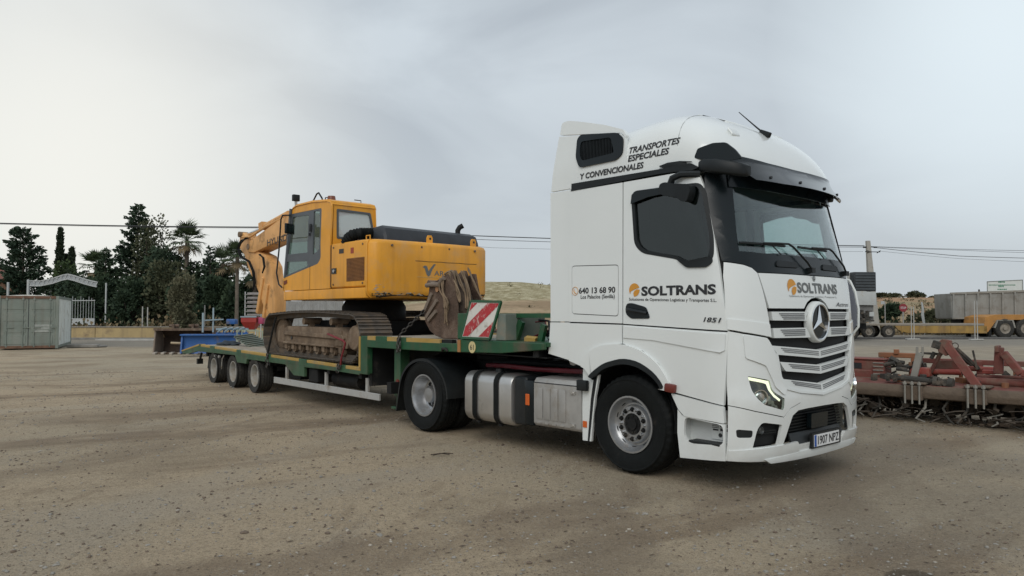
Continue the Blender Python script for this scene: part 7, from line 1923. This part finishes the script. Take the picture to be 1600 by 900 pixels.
for k in range(8):
    bm = bmesh.new(); P = [(k * .48 + .06 * j, .035 * (j % 2)) for j in range(8)] + [(k * .48 + .475, 0)]
    A = [bm.verts.new((a, b, .3)) for a, b in P]; B = [bm.verts.new((a, b, 2.35)) for a, b in P]; A2 = [bm.verts.new((a, b + .01, .3)) for a, b in P]; B2 = [bm.verts.new((a, b + .01, 2.35)) for a, b in P]
    for q in range(len(P) - 1): bm.faces.new((A[q], A[q + 1], B[q + 1], B[q])); bm.faces.new((A2[q], A2[q + 1], B2[q + 1], B2[q])); bm.faces.new((B[q], B[q + 1], B2[q + 1], B2[q]))
    mk('sheet', bm, mat('zinc_sheet', (.33, .33, .32), .55, metal=.2, var=.15, streak=((.20, .18, .15), .4, 4)) if k == 0 else MATS['zinc_sheet'], sh, smooth=0)
bm = bmesh.new()
for x in (.1, 1.9, 3.7): bar(bm, (x, .06, 0), (x, .06, 2.3), .06, .06)
mk('post', bm, rust, sh)
cu = ything('red_cultivator', 'small red cultivator on brown soil seen behind the trailer neck', 'farm implement', U(784, 34), 34, 0, .2)
bm = bmesh.new(); bar(bm, (-.4, 0, .95), (.9, 0, .75), .10, .12); bar(bm, (-.2, 0, 1.15), (.5, .1, .6), .06, .08); bar(bm, (.0, .3, .7), (.9, .3, .7), .08, .08); mk('frame', bm, ired, cu)
for k in range(4): bm = bmesh.new(); tube(bm, [(-.2 + k * .3, 0, .85), (-.1 + k * .3, -.15, .5), (-.2 + k * .3, -.05, .08)], .03, 6); mk('tine', bm, rust, cu)
# ---------------------------------------------------------------- right: power harrow in the foreground
hred = mat('harrow_red', (.165, .050, .038), .75, var=.3, vscale=3, dirt=((.17, .12, .09), .5, 3.5), bump=(.3, 20))
hbright = mat('harrow_bright_red', (.27, .050, .036), .6, var=.15, dirt=((.25, .15, .1), .3, 4))
horange = mat('harrow_orange', (.25, .105, .05), .75, var=.2, dirt=((.2, .13, .08), .4, 4)); hearth = mat('harrow_earth', (.130, .098, .072), .95, var=.25, vscale=4, dirt=((.115, .085, .06), .4, 4), bump=(.9, 18))
hdark = mat('harrow_dark', (.045, .042, .036), .8, var=.3, dirt=((.14, .115, .09), .45, 6)); hgrey = mat('harrow_grey', (.26, .25, .22), .7, var=.15, dirt=((.2, .16, .12), .3, 4))
ph = ything('power_harrow', 'rusty red power harrow caked with earth beside the truck nose', 'farm implement', 5.6, 12.0, 0, math.atan2(-.68, .73))
def H(name, m, fn, parent=None, b=.008, seg=1, **k):
    bm = bmesh.new(); fn(bm)
    if b: bev(bm, b, seg)
    return mk(name, bm, m, parent or ph, **k)
H('main_beam', hearth, lambda bm: prism(bm, [(.0, .36), (.30, .34), (.34, .50), (.22, .56), (.02, .55), (-.03, .45)], 'x', -1.2, 3.4), b=.012)
H('beam_top', hred, lambda bm: prism(bm, [(.04, .553), (.22, .565), (.50, .60), (.50, .57), (.04, .545)], 'x', -1.2, 3.4), b=.004)
H('gear_trough', hearth, lambda bm: prism(bm, [(.30, .32), (1.0, .32), (1.05, .50), (.95, .60), (.45, .60), (.30, .5)], 'x', -1.2, 3.4), b=.02)
H('red_housing', hred, lambda bm: (box(bm, -1.1, .18, .55, .95, .56, .88), box(bm, -1.1, .0, .50, .56, .56, .72), box(bm, -1.1, .19, .53, .98, .88, .91)), b=.015)
H('housing_slot', ink, lambda bm: box(bm, -.30, -.17, .545, .56, .735, .83), b=0)
for k in range(4): H('louvre', hgrey, lambda bm, k=k: obox(bm, (.09, .545, .84 - k * .06), (.16, .02, .012), (.4, 0, 0)), b=0)
H('rear_frame', horange, lambda bm: (box(bm, .0, .60, .85, 1.0, .92, 1.0), box(bm, .08, .14, .85, .95, .6, .92), box(bm, .5, .56, .85, .95, .6, .92), box(bm, .25, .32, .82, .9, .98, 1.06)), b=.008)
H('rear_frame', hred, lambda bm: (box(bm, .6, 3.3, 1.05, 1.15, .84, .92), box(bm, 1.4, 1.48, 1.0, 1.1, .6, .9), box(bm, 2.4, 2.48, 1.0, 1.1, .6, .9)), b=.008)
def scrap(bm):
    R_ = random.Random(5)
    for k in range(60):
        x, y, z = R_.uniform(.2, .8) if k < 34 else R_.uniform(.8, 3.0), R_.uniform(.42, 1.0), R_.uniform(.58, .88 if k < 34 else .74); s = R_.uniform(.03, .09)
        if k % 3: cyl(bm, (x - s, y, z), (x + s, y + R_.uniform(-.05, .05), z + R_.uniform(-.06, .06)), s * .4, seg=8)
        else: obox(bm, (x, y, z), (s * 1.4, s, s * 1.2), (R_.random(), R_.random(), R_.random()))
o = H('gear_casing', hdark, scrap, b=0); o['kind'] = 'stuff'
H('support_arm', hgrey, lambda bm: (bar(bm, (.66, .4, .62), (.75, .42, 1.04), .07, .10), box(bm, .70, .735, .38, .41, 1.0, 1.13), box(bm, .78, .81, .38, .41, .98, 1.14)), b=.006)
H('linkage_bar', hdark, lambda bm: (bar(bm, (.75, .45, 1.03), (1.05, .5, 1.02), .04, .035), cyl(bm, (.9, .45, .95), (.95, .45, 1.05), .03, seg=8)), b=0)
H('headstock', hred, lambda bm: (bar(bm, (1.12, .38, 1.20), (1.60, .16, .54), .05, .12, up=(.7, 0, .7)), bar(bm, (1.09, .42, 1.14), (.86, .55, .72), .04, .06), prism(bm, [(1.02, 1.06), (1.12, 1.0), (1.22, 1.05), (1.20, 1.24), (1.08, 1.26), (1.0, 1.2)], 'y', .36, .44)), b=.008)
H('top_link', hdark, lambda bm: (obox(bm, (.99, .40, 1.17), (.12, .12, .12), (0, .3, .2)), cyl(bm, (1.0, .33, 1.15), (1.0, .50, 1.15), .04, seg=10), bar(bm, (1.18, .6, 1.10), (1.45, .9, .78), .05, .08), bar(bm, (1.24, .5, 1.12), (1.50, .7, .80), .04, .05)), b=.01)
H('link_ring', hdark, lambda bm: tube(bm, [(1.24 + .045 * math.cos(t), .42, 1.16 + .045 * math.sin(t)) for t in [k * math.pi / 6 for k in range(12)]], .008, 5, closed=True), b=0)
H('gear_box', hbright, lambda bm: (box(bm, .66, .88, .42, .66, .66, .80), cyl(bm, (.68, .40, .73), (.68, .68, .73), .08, seg=12)), b=.03, seg=2)
H('red_plate', hred, lambda bm: prism(bm, [(.9, .74), (1.22, .76), (1.19, .92), (.93, .91)], 'y', .70, .74), b=.004)
H('red_pipe', hbright, lambda bm: (cyl(bm, (.88, .60, .735), (1.28, .60, .745), .045, seg=12), cyl(bm, (1.2, .75, .80), (1.75, .75, .80), .04, seg=10)), b=0)
H('cross_tube', hred, lambda bm: (cyl(bm, (1.40, .42, .635), (3.3, .42, .635), .062, seg=14), cyl(bm, (1.50, .55, .70), (3.3, .55, .71), .035, seg=10)), b=0)
def shaft(bm):
    cyl(bm, (.32, .15, .655), (1.24, .13, .60), .038, seg=10); cyl(bm, (.55, .15, .645), (.95, .14, .615), .052, seg=10)
    for x, z in ((.36, .65), (.46, .65), (1.08, .61), (1.17, .60)):
        obox(bm, (x, .15, z), (.06, .13, .12), (0, .1, .3)); cyl(bm, (x, .06, z), (x, .24, z), .035, seg=8)
    cyl(bm, (1.0, .14, .61), (1.06, .14, .61), .08, seg=12); cyl(bm, (1.2, .14, .60), (1.27, .14, .60), .085, seg=12)
H('drive_shaft', hdark, shaft, b=0)
for x in (.76, 1.60, 2.6):
    H('clamp', hearth, lambda bm, x=x: (box(bm, x - .13, x + .13, -.06, .05, .33, .55), box(bm, x - .17, x + .17, -.02, .26, .565, .60)), b=.012)
    for dx in (-.10, .0, .10): H('clamp_bolt', hgrey, lambda bm, x=x, dx=dx: (cyl(bm, (x + dx, -.085, .28), (x + dx, -.085, .62), .014, seg=6), cyl(bm, (x + dx, -.085, .57), (x + dx, -.085, .60), .028, seg=6)), b=0)
H('lift_post', hred, lambda bm: (prism(bm, [(1.74, .76), (1.86, .76), (1.875, 1.15), (1.765, 1.16)], 'y', .36, .46), obox(bm, (1.80, .40, 1.13), (.05, .22, .10)), bar(bm, (1.88, .33, 1.08), (2.10, .30, .78), .10, .10), bar(bm, (2.10, .30, .80), (2.5, .3, .72), .1, .1)), b=.01)
H('red_lug', hbright, lambda bm: box(bm, 1.56, 1.74, .55, .66, .74, .80), b=.01)
H('marker_rod', hdark, lambda bm: bar(bm, (1.44, .6, 1.09), (1.49, .6, .80), .025, .025), b=0)
for k in range(15):
    x = -1.0 + k * .30; R_ = random.Random(200 + k); a = R_.uniform(0, 3.1)
    bm = bmesh.new(); cyl(bm, (x, .62, .30), (x, .62, .36), .12, seg=12)
    for s in (0, math.pi):
        dx, dy = math.cos(a + s) * .12, math.sin(a + s) * .12
        tube(bm, [(x + dx, .62 + dy, .33), (x + dx * 1.1, .62 + dy * 1.1, .18), (x + dx * 1.15 + R_.uniform(-.03, .03), .62 + dy * 1.15, .01)], .030, 6, taper=[1, .9, .5])
    mk('rotor_tine', bm, hearth if k % 3 else hdark, ph)
R_ = random.Random(9)
for k in range(14):
    x = -1.0 + k * .31 + R_.uniform(-.05, .05); y = .12 + R_.uniform(0, .15); hh = R_.uniform(.02, .10)
    bm = bmesh.new(); tube(bm, [(x, y, .36), (x + R_.uniform(-.1, .1), y - .05, .22), (x + R_.uniform(-.12, .12), y - .12, hh), (x + R_.uniform(-.04, .12), y - .2, .02)], .02, 6, taper=[1, 1, .8, .5]); bar(bm, (x - .05, y - .1, .15), (x + .1, y - .12, .20), .05, .015)
    mk('spring_tine', bm, hgrey if k % 3 == 0 else hdark, ph)
bm = bmesh.new(); cyl(bm, (-1.2, .95, .20), (3.4, .95, .20), .14, seg=12)
for k in range(22):
    for j in range(5):
        a = j * 1.257 + k * .4; bar(bm, (-1.1 + k * .2, .95, .2), (-1.1 + k * .2, .95 + math.cos(a) * .22, .2 + math.sin(a) * .20), .03, .05)
mk('packer_roller', bm, hdark, ph)
bm = bmesh.new()
for k in range(40): 
    x, y, s = R_.uniform(-1, 3.3), R_.uniform(.2, .9), R_.uniform(.03, .09); g = bmesh.ops.create_icosphere(bm, subdivisions=1, radius=s)
    for v in g['verts']: v.co = Vector((v.co.x * 1.3 + x, v.co.y + y, max(0, v.co.z * .6 + s * .3 + .005)))
o = mk('earth_clods', bm, hearth, ph); o['kind'] = 'stuff'
def trash(bm):
    R_ = random.Random(33)
    for k in range(150):
        x, y = R_.uniform(-1, 3.3), R_.uniform(-.15, .9); a, t = R_.uniform(0, 3.14), R_.uniform(-.6, .6); l = R_.uniform(.08, .30); z = R_.uniform(.03, .30)
        d = Vector((math.cos(a) * l, math.sin(a) * l * .5, math.sin(t) * l * .5)); p = Vector((x, y, z)); p.z = max(p.z, abs(d.z) + .015)
        tube(bm, [p - d, p + Vector((0, 0, R_.uniform(-.03, .03) * 0 + .01)), p + d], R_.uniform(.005, .014), 4)
    for k in range(30):
        x, y, z = R_.uniform(-1, 3.3), R_.uniform(.05, .5), R_.uniform(.14, .34); obox(bm, (x, y, z), (R_.uniform(.05, .16), R_.uniform(.03, .1), R_.uniform(.05, .18)), (R_.random(), R_.random(), R_.random()))
o = H('dead_stalks', mat('dark_soil_stalks', (.060, .048, .037), .95, var=.4, vscale=6), trash, b=0); o['kind'] = 'stuff'
for k in range(9):
    R_ = random.Random(400 + k); x = .1 + k * .36
    H('bolt_stack', horange if k % 2 else hdark, lambda bm: (cyl(bm, (x, .3, .56), (x, .3, .64 + .08 * R_.random()), .05, seg=10), obox(bm, (x + .12, .4 + .3 * R_.random(), .63), (.10, .16, .08), (0, 0, R_.random())), cyl(bm, (x + .05, .8, .60), (x + .05, .8, .78 + .1 * R_.random()), .03, seg=8)), b=0)['kind'] = 'stuff'
# dead grass hanging in the tines
# ---------------------------------------------------------------- right background: low loader with tipper, van body, pole, sign
oy = mat('ochre_paint', (.33, .205, .055), .65, var=.2, vscale=1.5, dirt=((.19, .13, .075), .42, 1.4), streak=((.13, .08, .045), .5, 3)); oor = mat('orange_paint', (.42, .20, .05), .6, var=.15, dirt=((.22, .14, .08), .3, 2))
tip = mat('tipper_grey', (.27, .27, .25), .6, metal=.15, var=.12, vscale=1.0, dirt=((.20, .185, .16), .4, 1.3), streak=((.17, .155, .13), .5, 2.5))
bt = ything('ochre_low_loader', 'long empty ochre low loader parked across the far edge of the yard', 'trailer', U(1335, 51.5), 51.5)
LN = U(1537, 51.5) - U(1335, 51.5)
bm = bmesh.new(); box(bm, -1.5, LN, 0, 2.4, .86, 1.0); bev(bm, .01, 1); mk('deck', bm, mat('deck_dust', (.27, .24, .20), .9, var=.15), bt)
bm = bmesh.new(); prism(bm, [(2.75, .84), (LN + .2, .84), (LN + .2, .32), (3.6, .36), (3.0, .55)], 'y', 0, .12); bev(bm, .01, 1); sb = mk('side_beam', bm, oy, bt)
for k in range(4): bm = bmesh.new(); box(bm, 3.2 + k * 1.7, 3.3 + k * 1.7, -.03, 0, .38, .84); mk('rib', bm, oy, sb)
def far_wheel(parent, x, y, r, w=.3):
    bm = bmesh.new(); lathe(bm, [(r * .55, 0), (r * .8, -.02), (r * .97, .02), (r, .05), (r, w), (r * .5, w)], 28, (x, y, r), 'y'); t = mk('wheel', bm, rubber_dusty, parent, smooth=40)
    bm = bmesh.new(); lathe(bm, [(r * .56, .01), (r * .5, .03), (r * .42, .10), (r * .2, .08), (r * .18, .0), (0, .0)], 24, (x, y, r), 'y'); mk('rim', bm, mat('far_rim', (.25, .22, .18), .7, var=.2) if 'far_rim' not in MATS else MATS['far_rim'], t); return t
for x in (.97, 2.34): far_wheel(bt, x, -.02, .45); far_wheel(bt, x, 2.1, .45)
bm = bmesh.new(); prism(bm, [(LN - .05, .5), (LN + .1, 1.45), (LN + .8, 1.62), (LN + 6, 1.62), (LN + 6, 1.25), (LN + .9, 1.25), (LN + .25, .4)], 'y', 0, 2.4); bev(bm, .015, 1); mk('gooseneck', bm, oor, bt)
for x in (LN + 1.42, LN + 2.85): far_wheel(bt, x, -.05, .66, .35); far_wheel(bt, x, 2.1, .66, .35)
bm = bmesh.new(); box(bm, LN + .3, LN + 6, .3, 2.1, .6, 1.0); box(bm, LN + .35, LN + .55, .1, .4, 0, 1.2); mk('chassis', bm, chassis, bt)
bm = bmesh.new(); prism(bm, [(LN + .75, .7), (LN + .95, 1.2), (LN + 1.9, 1.2), (LN + 2.05, .7), (LN + 2.15, .7), (LN + 2.0, 1.25), (LN + .85, 1.25), (LN + .65, .7)], 'y', -.05, .3); mk('mudguard', bm, hgrey, bt)
tp = ything('tipper_body', 'grey ribbed tipper trailer body standing behind the ochre low loader', 'tipper', U(1487, 54), 54, 0, -.06)
bm = bmesh.new(); prism(bm, [(0, 1.38), (.12, 1.28), (9, 1.45), (9, 3.42), (-.08, 3.14)], 'y', 0, 2.4); bev(bm, .02, 1); tb_ = mk('body', bm, tip, tp)
bm = bmesh.new(); bar(bm, (-.12, -.04, 3.14), (9, -.04, 3.44), .10, .14); bar(bm, (.02, -.02, 1.34), (9, -.02, 1.48), .06, .10); mk('rim', bm, hgrey, tb_)
for k in range(11): bm = bmesh.new(); x = .02 + k * .86; prism(bm, [(x, 1.36), (x + .14, 1.36), (x + .13, 3.1 + x * .03), (x + .01, 3.1 + x * .03)], 'y', -.10, .01); bev(bm, .01, 1); mk('rib', bm, tip, tb_)
bm = bmesh.new(); box(bm, .9, 9, .5, 1.9, 1.0, 1.35); box(bm, 1.1, 1.35, .1, .3, 0, 1.3); cyl(bm, (1.9, .2, .3), (1.5, .2, 1.2), .08, seg=8); mk('underframe', bm, chassis, tp)
for x in (5.5, 6.9): far_wheel(tp, x, 0, .5)
bm = bmesh.new(); cyl(bm, (2.2, .5, 3.2), (2.2, .5, 3.45), .06, seg=8); mk('sheet_arm', bm, hdark, tp)
vn = ything('parked_lorry', 'white refrigerated lorry body with black louvred unit partly behind the cab', 'lorry', U(1364, 47), 47, 0, .08)
bm = bmesh.new(); box(bm, -6.5, -.05, .1, 2.5, 1.15, 4.25); bev(bm, .03, 1); mk('cargo_box', bm, wm, vn)
bm = bmesh.new(); box(bm, -1.45, -.02, -.42, .1, 3.08, 4.28); bev(bm, .05, 2); ru = mk('cooling_unit', bm, mat('unit_black', (.022, .026, .030), .5, var=.2), vn)
for k in range(6): bm = bmesh.new(); box(bm, -1.38, -.08, -.45, -.42, 3.16 + k * .18, 3.27 + k * .18); bev(bm, .012, 1); mk('louvre', bm, mat('unit_grey', (.055, .065, .072), .5) if k == 0 else MATS['unit_grey'], ru)
bm = bmesh.new(); prism(bm, [(-1.5, 2.22), (-.02, 2.20), (-.02, 3.04), (-.6, 3.06), (-.95, 3.18), (-1.5, 3.22)], 'y', -.40, .1); bev(bm, .03, 2); mk('unit_cowl', bm, wm, vn)
bm = bmesh.new(); box(bm, -1.4, -.1, -.2, .1, 1.3, 2.2); mk('underbody', bm, mat('underbody_grey', (.16, .16, .155), .8, var=.2), vn)  # plain mid-grey box below the cowl
bm = bmesh.new(); R_ = random.Random(8)
for k in range(14): obox(bm, (R_.uniform(-1.2, -.15), -.3, R_.uniform(1.15, 1.8)), (R_.uniform(.1, .35), .2, R_.uniform(.08, .3)), (0, 0, R_.random()))
mk('tool_boxes', bm, hdark, vn); bm = bmesh.new(); obox(bm, (-.35, -.35, 1.65), (.3, .2, .28)); mk('white_box', bm, wm, vn)
bm = bmesh.new(); box(bm, -6.4, -.3, .3, 2.3, .7, 1.15); mk('chassis', bm, chassis, vn)
for x in (-5.4, -1.4): far_wheel(vn, x, .05, .48)
conc = mat('pole_concrete', (.36, .345, .31), .9, var=.12, dirt=((.26, .24, .2), .3, 3))
pl = ything('utility_pole', 'tapered concrete utility pole carrying the overhead wires', 'pole', U(1366, 58), 58)
hz_ = Zv(376, 58)
bm = bmesh.new(); vs = [[bm.verts.new(p) for p in ((cx - w, -d, z), (cx + w, -d, z), (cx + w, d, z), (cx - w, d, z))] for cx, w, d, z in ((0, .34, .25, 0), (-.42, .15, .12, hz_))]
for k in range(4): bm.faces.new((vs[0][k], vs[0][(k + 1) % 4], vs[1][(k + 1) % 4], vs[1][k]))
bm.faces.new(vs[1]); bev(bm, .02, 1); mk('shaft', bm, conc, pl)
bm = bmesh.new(); zc_ = Zv(393.5, 58); bar(bm, (-.72, -.15, zc_), (.45, -.15, zc_ - .02), .05, .05); bar(bm, (.2, -.15, zc_ - .1), (.48, -.15, zc_ + .08), .07, .05); tube(bm, [(-.72, -.16, zc_), (-.55, -.2, zc_ + .1), (-.38, -.2, zc_ + .02), (-.55, -.2, zc_ - .08)], .02, 5); mk('crossarm', bm, chassis, pl)
for x in (-.75, .08): bm = bmesh.new(); cyl(bm, (x - .12, -.16, Zv(386.5, 58)), (x + .12, -.16, Zv(386.5, 58)), .06, seg=8); mk('insulator', bm, chassis, pl)
def wire(label, pts, r=.02):
    bm = bmesh.new(); W_ = [Y(*p) for p in pts]; out = []
    for a, b in zip(W_, W_[1:]):
        Ls = (b - a).length
        for k in range(14): t = k / 14; out.append(a.lerp(b, t) - Vector((0, 0, 4 * t * (1 - t) * Ls * .004)))
    out.append(W_[-1]); tube(bm, out, r, 5); return tag(mk('overhead_wire', bm, MATS.get('wire_black') or mat('wire_black', (.03, .032, .035), .6, var=0)), label, 'wire', 'overhead wires')
P_ = lambda u, v, n: (U(u, n), n, Zv(v, n))
wire('thick overhead wire crossing the sky left of the excavator', [P_(-120, 345, 46), P_(415, 354.5, 50), P_(1352, 384, 58)], .032)
wire('second overhead wire just below the thick one', [P_(-120, 345.6, 47), P_(415, 355.3, 51), P_(745, 374, 58.5), P_(1352, 386, 58)], .020)
wire('thin lowest overhead wire left of the pole', [P_(-120, 346.5, 48), P_(415, 356.4, 52), P_(770, 387, 60), P_(1350, 393, 58)], .010)
wire('uppermost wire leaving the pole to the right', [P_(1362, 385, 58), P_(1750, 393, 60)], .016)
wire('middle wire leaving the pole to the right', [P_(1362, 385.5, 58), P_(1480, 390, 57), P_(1750, 398, 56)], .013)
wire('sagging wire leaving the pole to the right', [P_(1362, 386, 58), P_(1500, 400, 54), P_(1750, 406, 50)], .020)
wire('lowest thin wire leaving the pole to the right', [P_(1374, 392, 58), P_(1500, 404, 55), P_(1750, 414, 52)], .010)
sg_ = ything('road_sign', 'large white road sign board with green print behind the tipper body', 'sign', U(1543, 75), 75, 0, -.05)
bm = bmesh.new(); w_ = 3.45; prism(bm, [(0, Zv(463, 75)), (w_, Zv(463, 75)), (w_, Zv(437.5, 75)), (0, Zv(440, 75))], 'y', 0, .06); bd = mk('board', bm, mat('sign_white', (.62, .65, .63), .6, var=.04), sg_)
bm = bmesh.new(); z1, z0 = Zv(439, 75), Zv(463, 75)
for a, b in (((0, Zv(440, 75)), (w_, Zv(437.5, 75))), ((0, z0), (0, Zv(440, 75))), ((w_, z0), (w_, Zv(437.5, 75)))): bar(bm, (a[0], -.01, a[1]), (b[0], -.01, b[1]), .06, .05)
mk('border', bm, mat('sign_grey', (.2, .22, .21), .6), sg_)
bm = bmesh.new(); R_ = random.Random(2)
for z, x0, x1, h in ((4.80, 1.1, 1.65, .17), (4.52, .15, 2.75, .10), (4.36, 1.1, 1.6, .16), (4.08, 1.0, 1.8, .12)):
    x = x0
    while x < x1: l = R_.uniform(.05, .13); box(bm, x, x + l, -.006, -.001, z, z + h); x += l + .035
o = mk('green_print', bm, mat('sign_green', (.05, .20, .12), .6, var=.2), bd, smooth=0); o['kind'] = 'stuff'
for x in (.6, 2.8): bm = bmesh.new(); box(bm, x, x + .12, .06, .18, 0, 4.9); mk('sign_post', bm, alu_plain, sg_)
st = ything('stop_sign', 'small red octagonal stop sign beside the far road', 'sign', U(1411, 60), 60, gz(U(1411, 60), 60))
zc_ = Zv(481, 60)
bm = bmesh.new(); prism(bm, [(0.34 * math.cos(R(22.5 + 45 * k)), zc_ + 0.34 * math.sin(R(22.5 + 45 * k))) for k in range(8)], 'y', -.03, 0); pt_ = mk('plate', bm, mat('sign_red', (.28, .04, .05), .5, var=.05), st)
mk('plate_lettering', text_bm('STOP', lambda a, b, o: (a, -.03 - o, b), -.22, .22, zc_ - .085, zc_ + .085, bold=.01, off=.006), plate_white, pt_, smooth=0)
bm = bmesh.new(); cyl(bm, (0, .03, 0), (0, .03, zc_ + .2), .05, seg=8); mk('sign_post', bm, alu_plain, st)
ss = ything('small_sign', 'small plain white sign plate on a thin post by the dark bush', 'sign', U(1379, 60), 60)
bm = bmesh.new(); box(bm, -.14, .14, -.03, 0, Zv(475.5, 60), Zv(470.5, 60)); mk('plate', bm, wm, ss); bm = bmesh.new(); cyl(bm, (.20, .03, 0), (.20, .03, Zv(472, 60)), .035, seg=8); mk('sign_post', bm, alu_plain, ss)
bm = bmesh.new(); tube(bm, [(0, 0, 0), (.06, 0, .9), (-.05, 0, 1.6), (-.02, 0, 2.1), (-.1, 0, Zv(472, 59))], .11, 7, taper=[1, .9, 1, .8, .5]); tag(place(mk('white_stake', bm, wm), U(1442, 59), 59), 'crooked white stake standing in front of the far bushes', 'stake')
for k, (u, v0, n) in enumerate(((1425, 479, 47.6), (1524, 470, 46.8))):
    t = ything('barrier_post', ('twin-pipe temporary fence post, left one near the ochre deck' if k == 0 else 'twin-pipe temporary fence post, right one near the grey tipper'), 'post', U(u, n), n, 0, 0, 'temporary fence posts')
    for dx in (-.07, .09): bm = bmesh.new(); cyl(bm, (dx, 0, 0), (dx, 0, Zv(v0, n)), .028, seg=8); mk('pipe', bm, grey_bar, t)
    bm = bmesh.new(); box(bm, -.42, .42, -.15, .15, 0, .10); bev(bm, .03, 1); mk('foot', bm, grey_bar, t)
bm = bmesh.new(); box(bm, 0, 30, 0, .3, -.05, .13); bev(bm, .02, 1); o = place(mk('far_kerb', bm, mat('kerb_dark', (.11, .105, .10), .9, var=.2)), 20, 49.2); o['kind'] = 'structure'
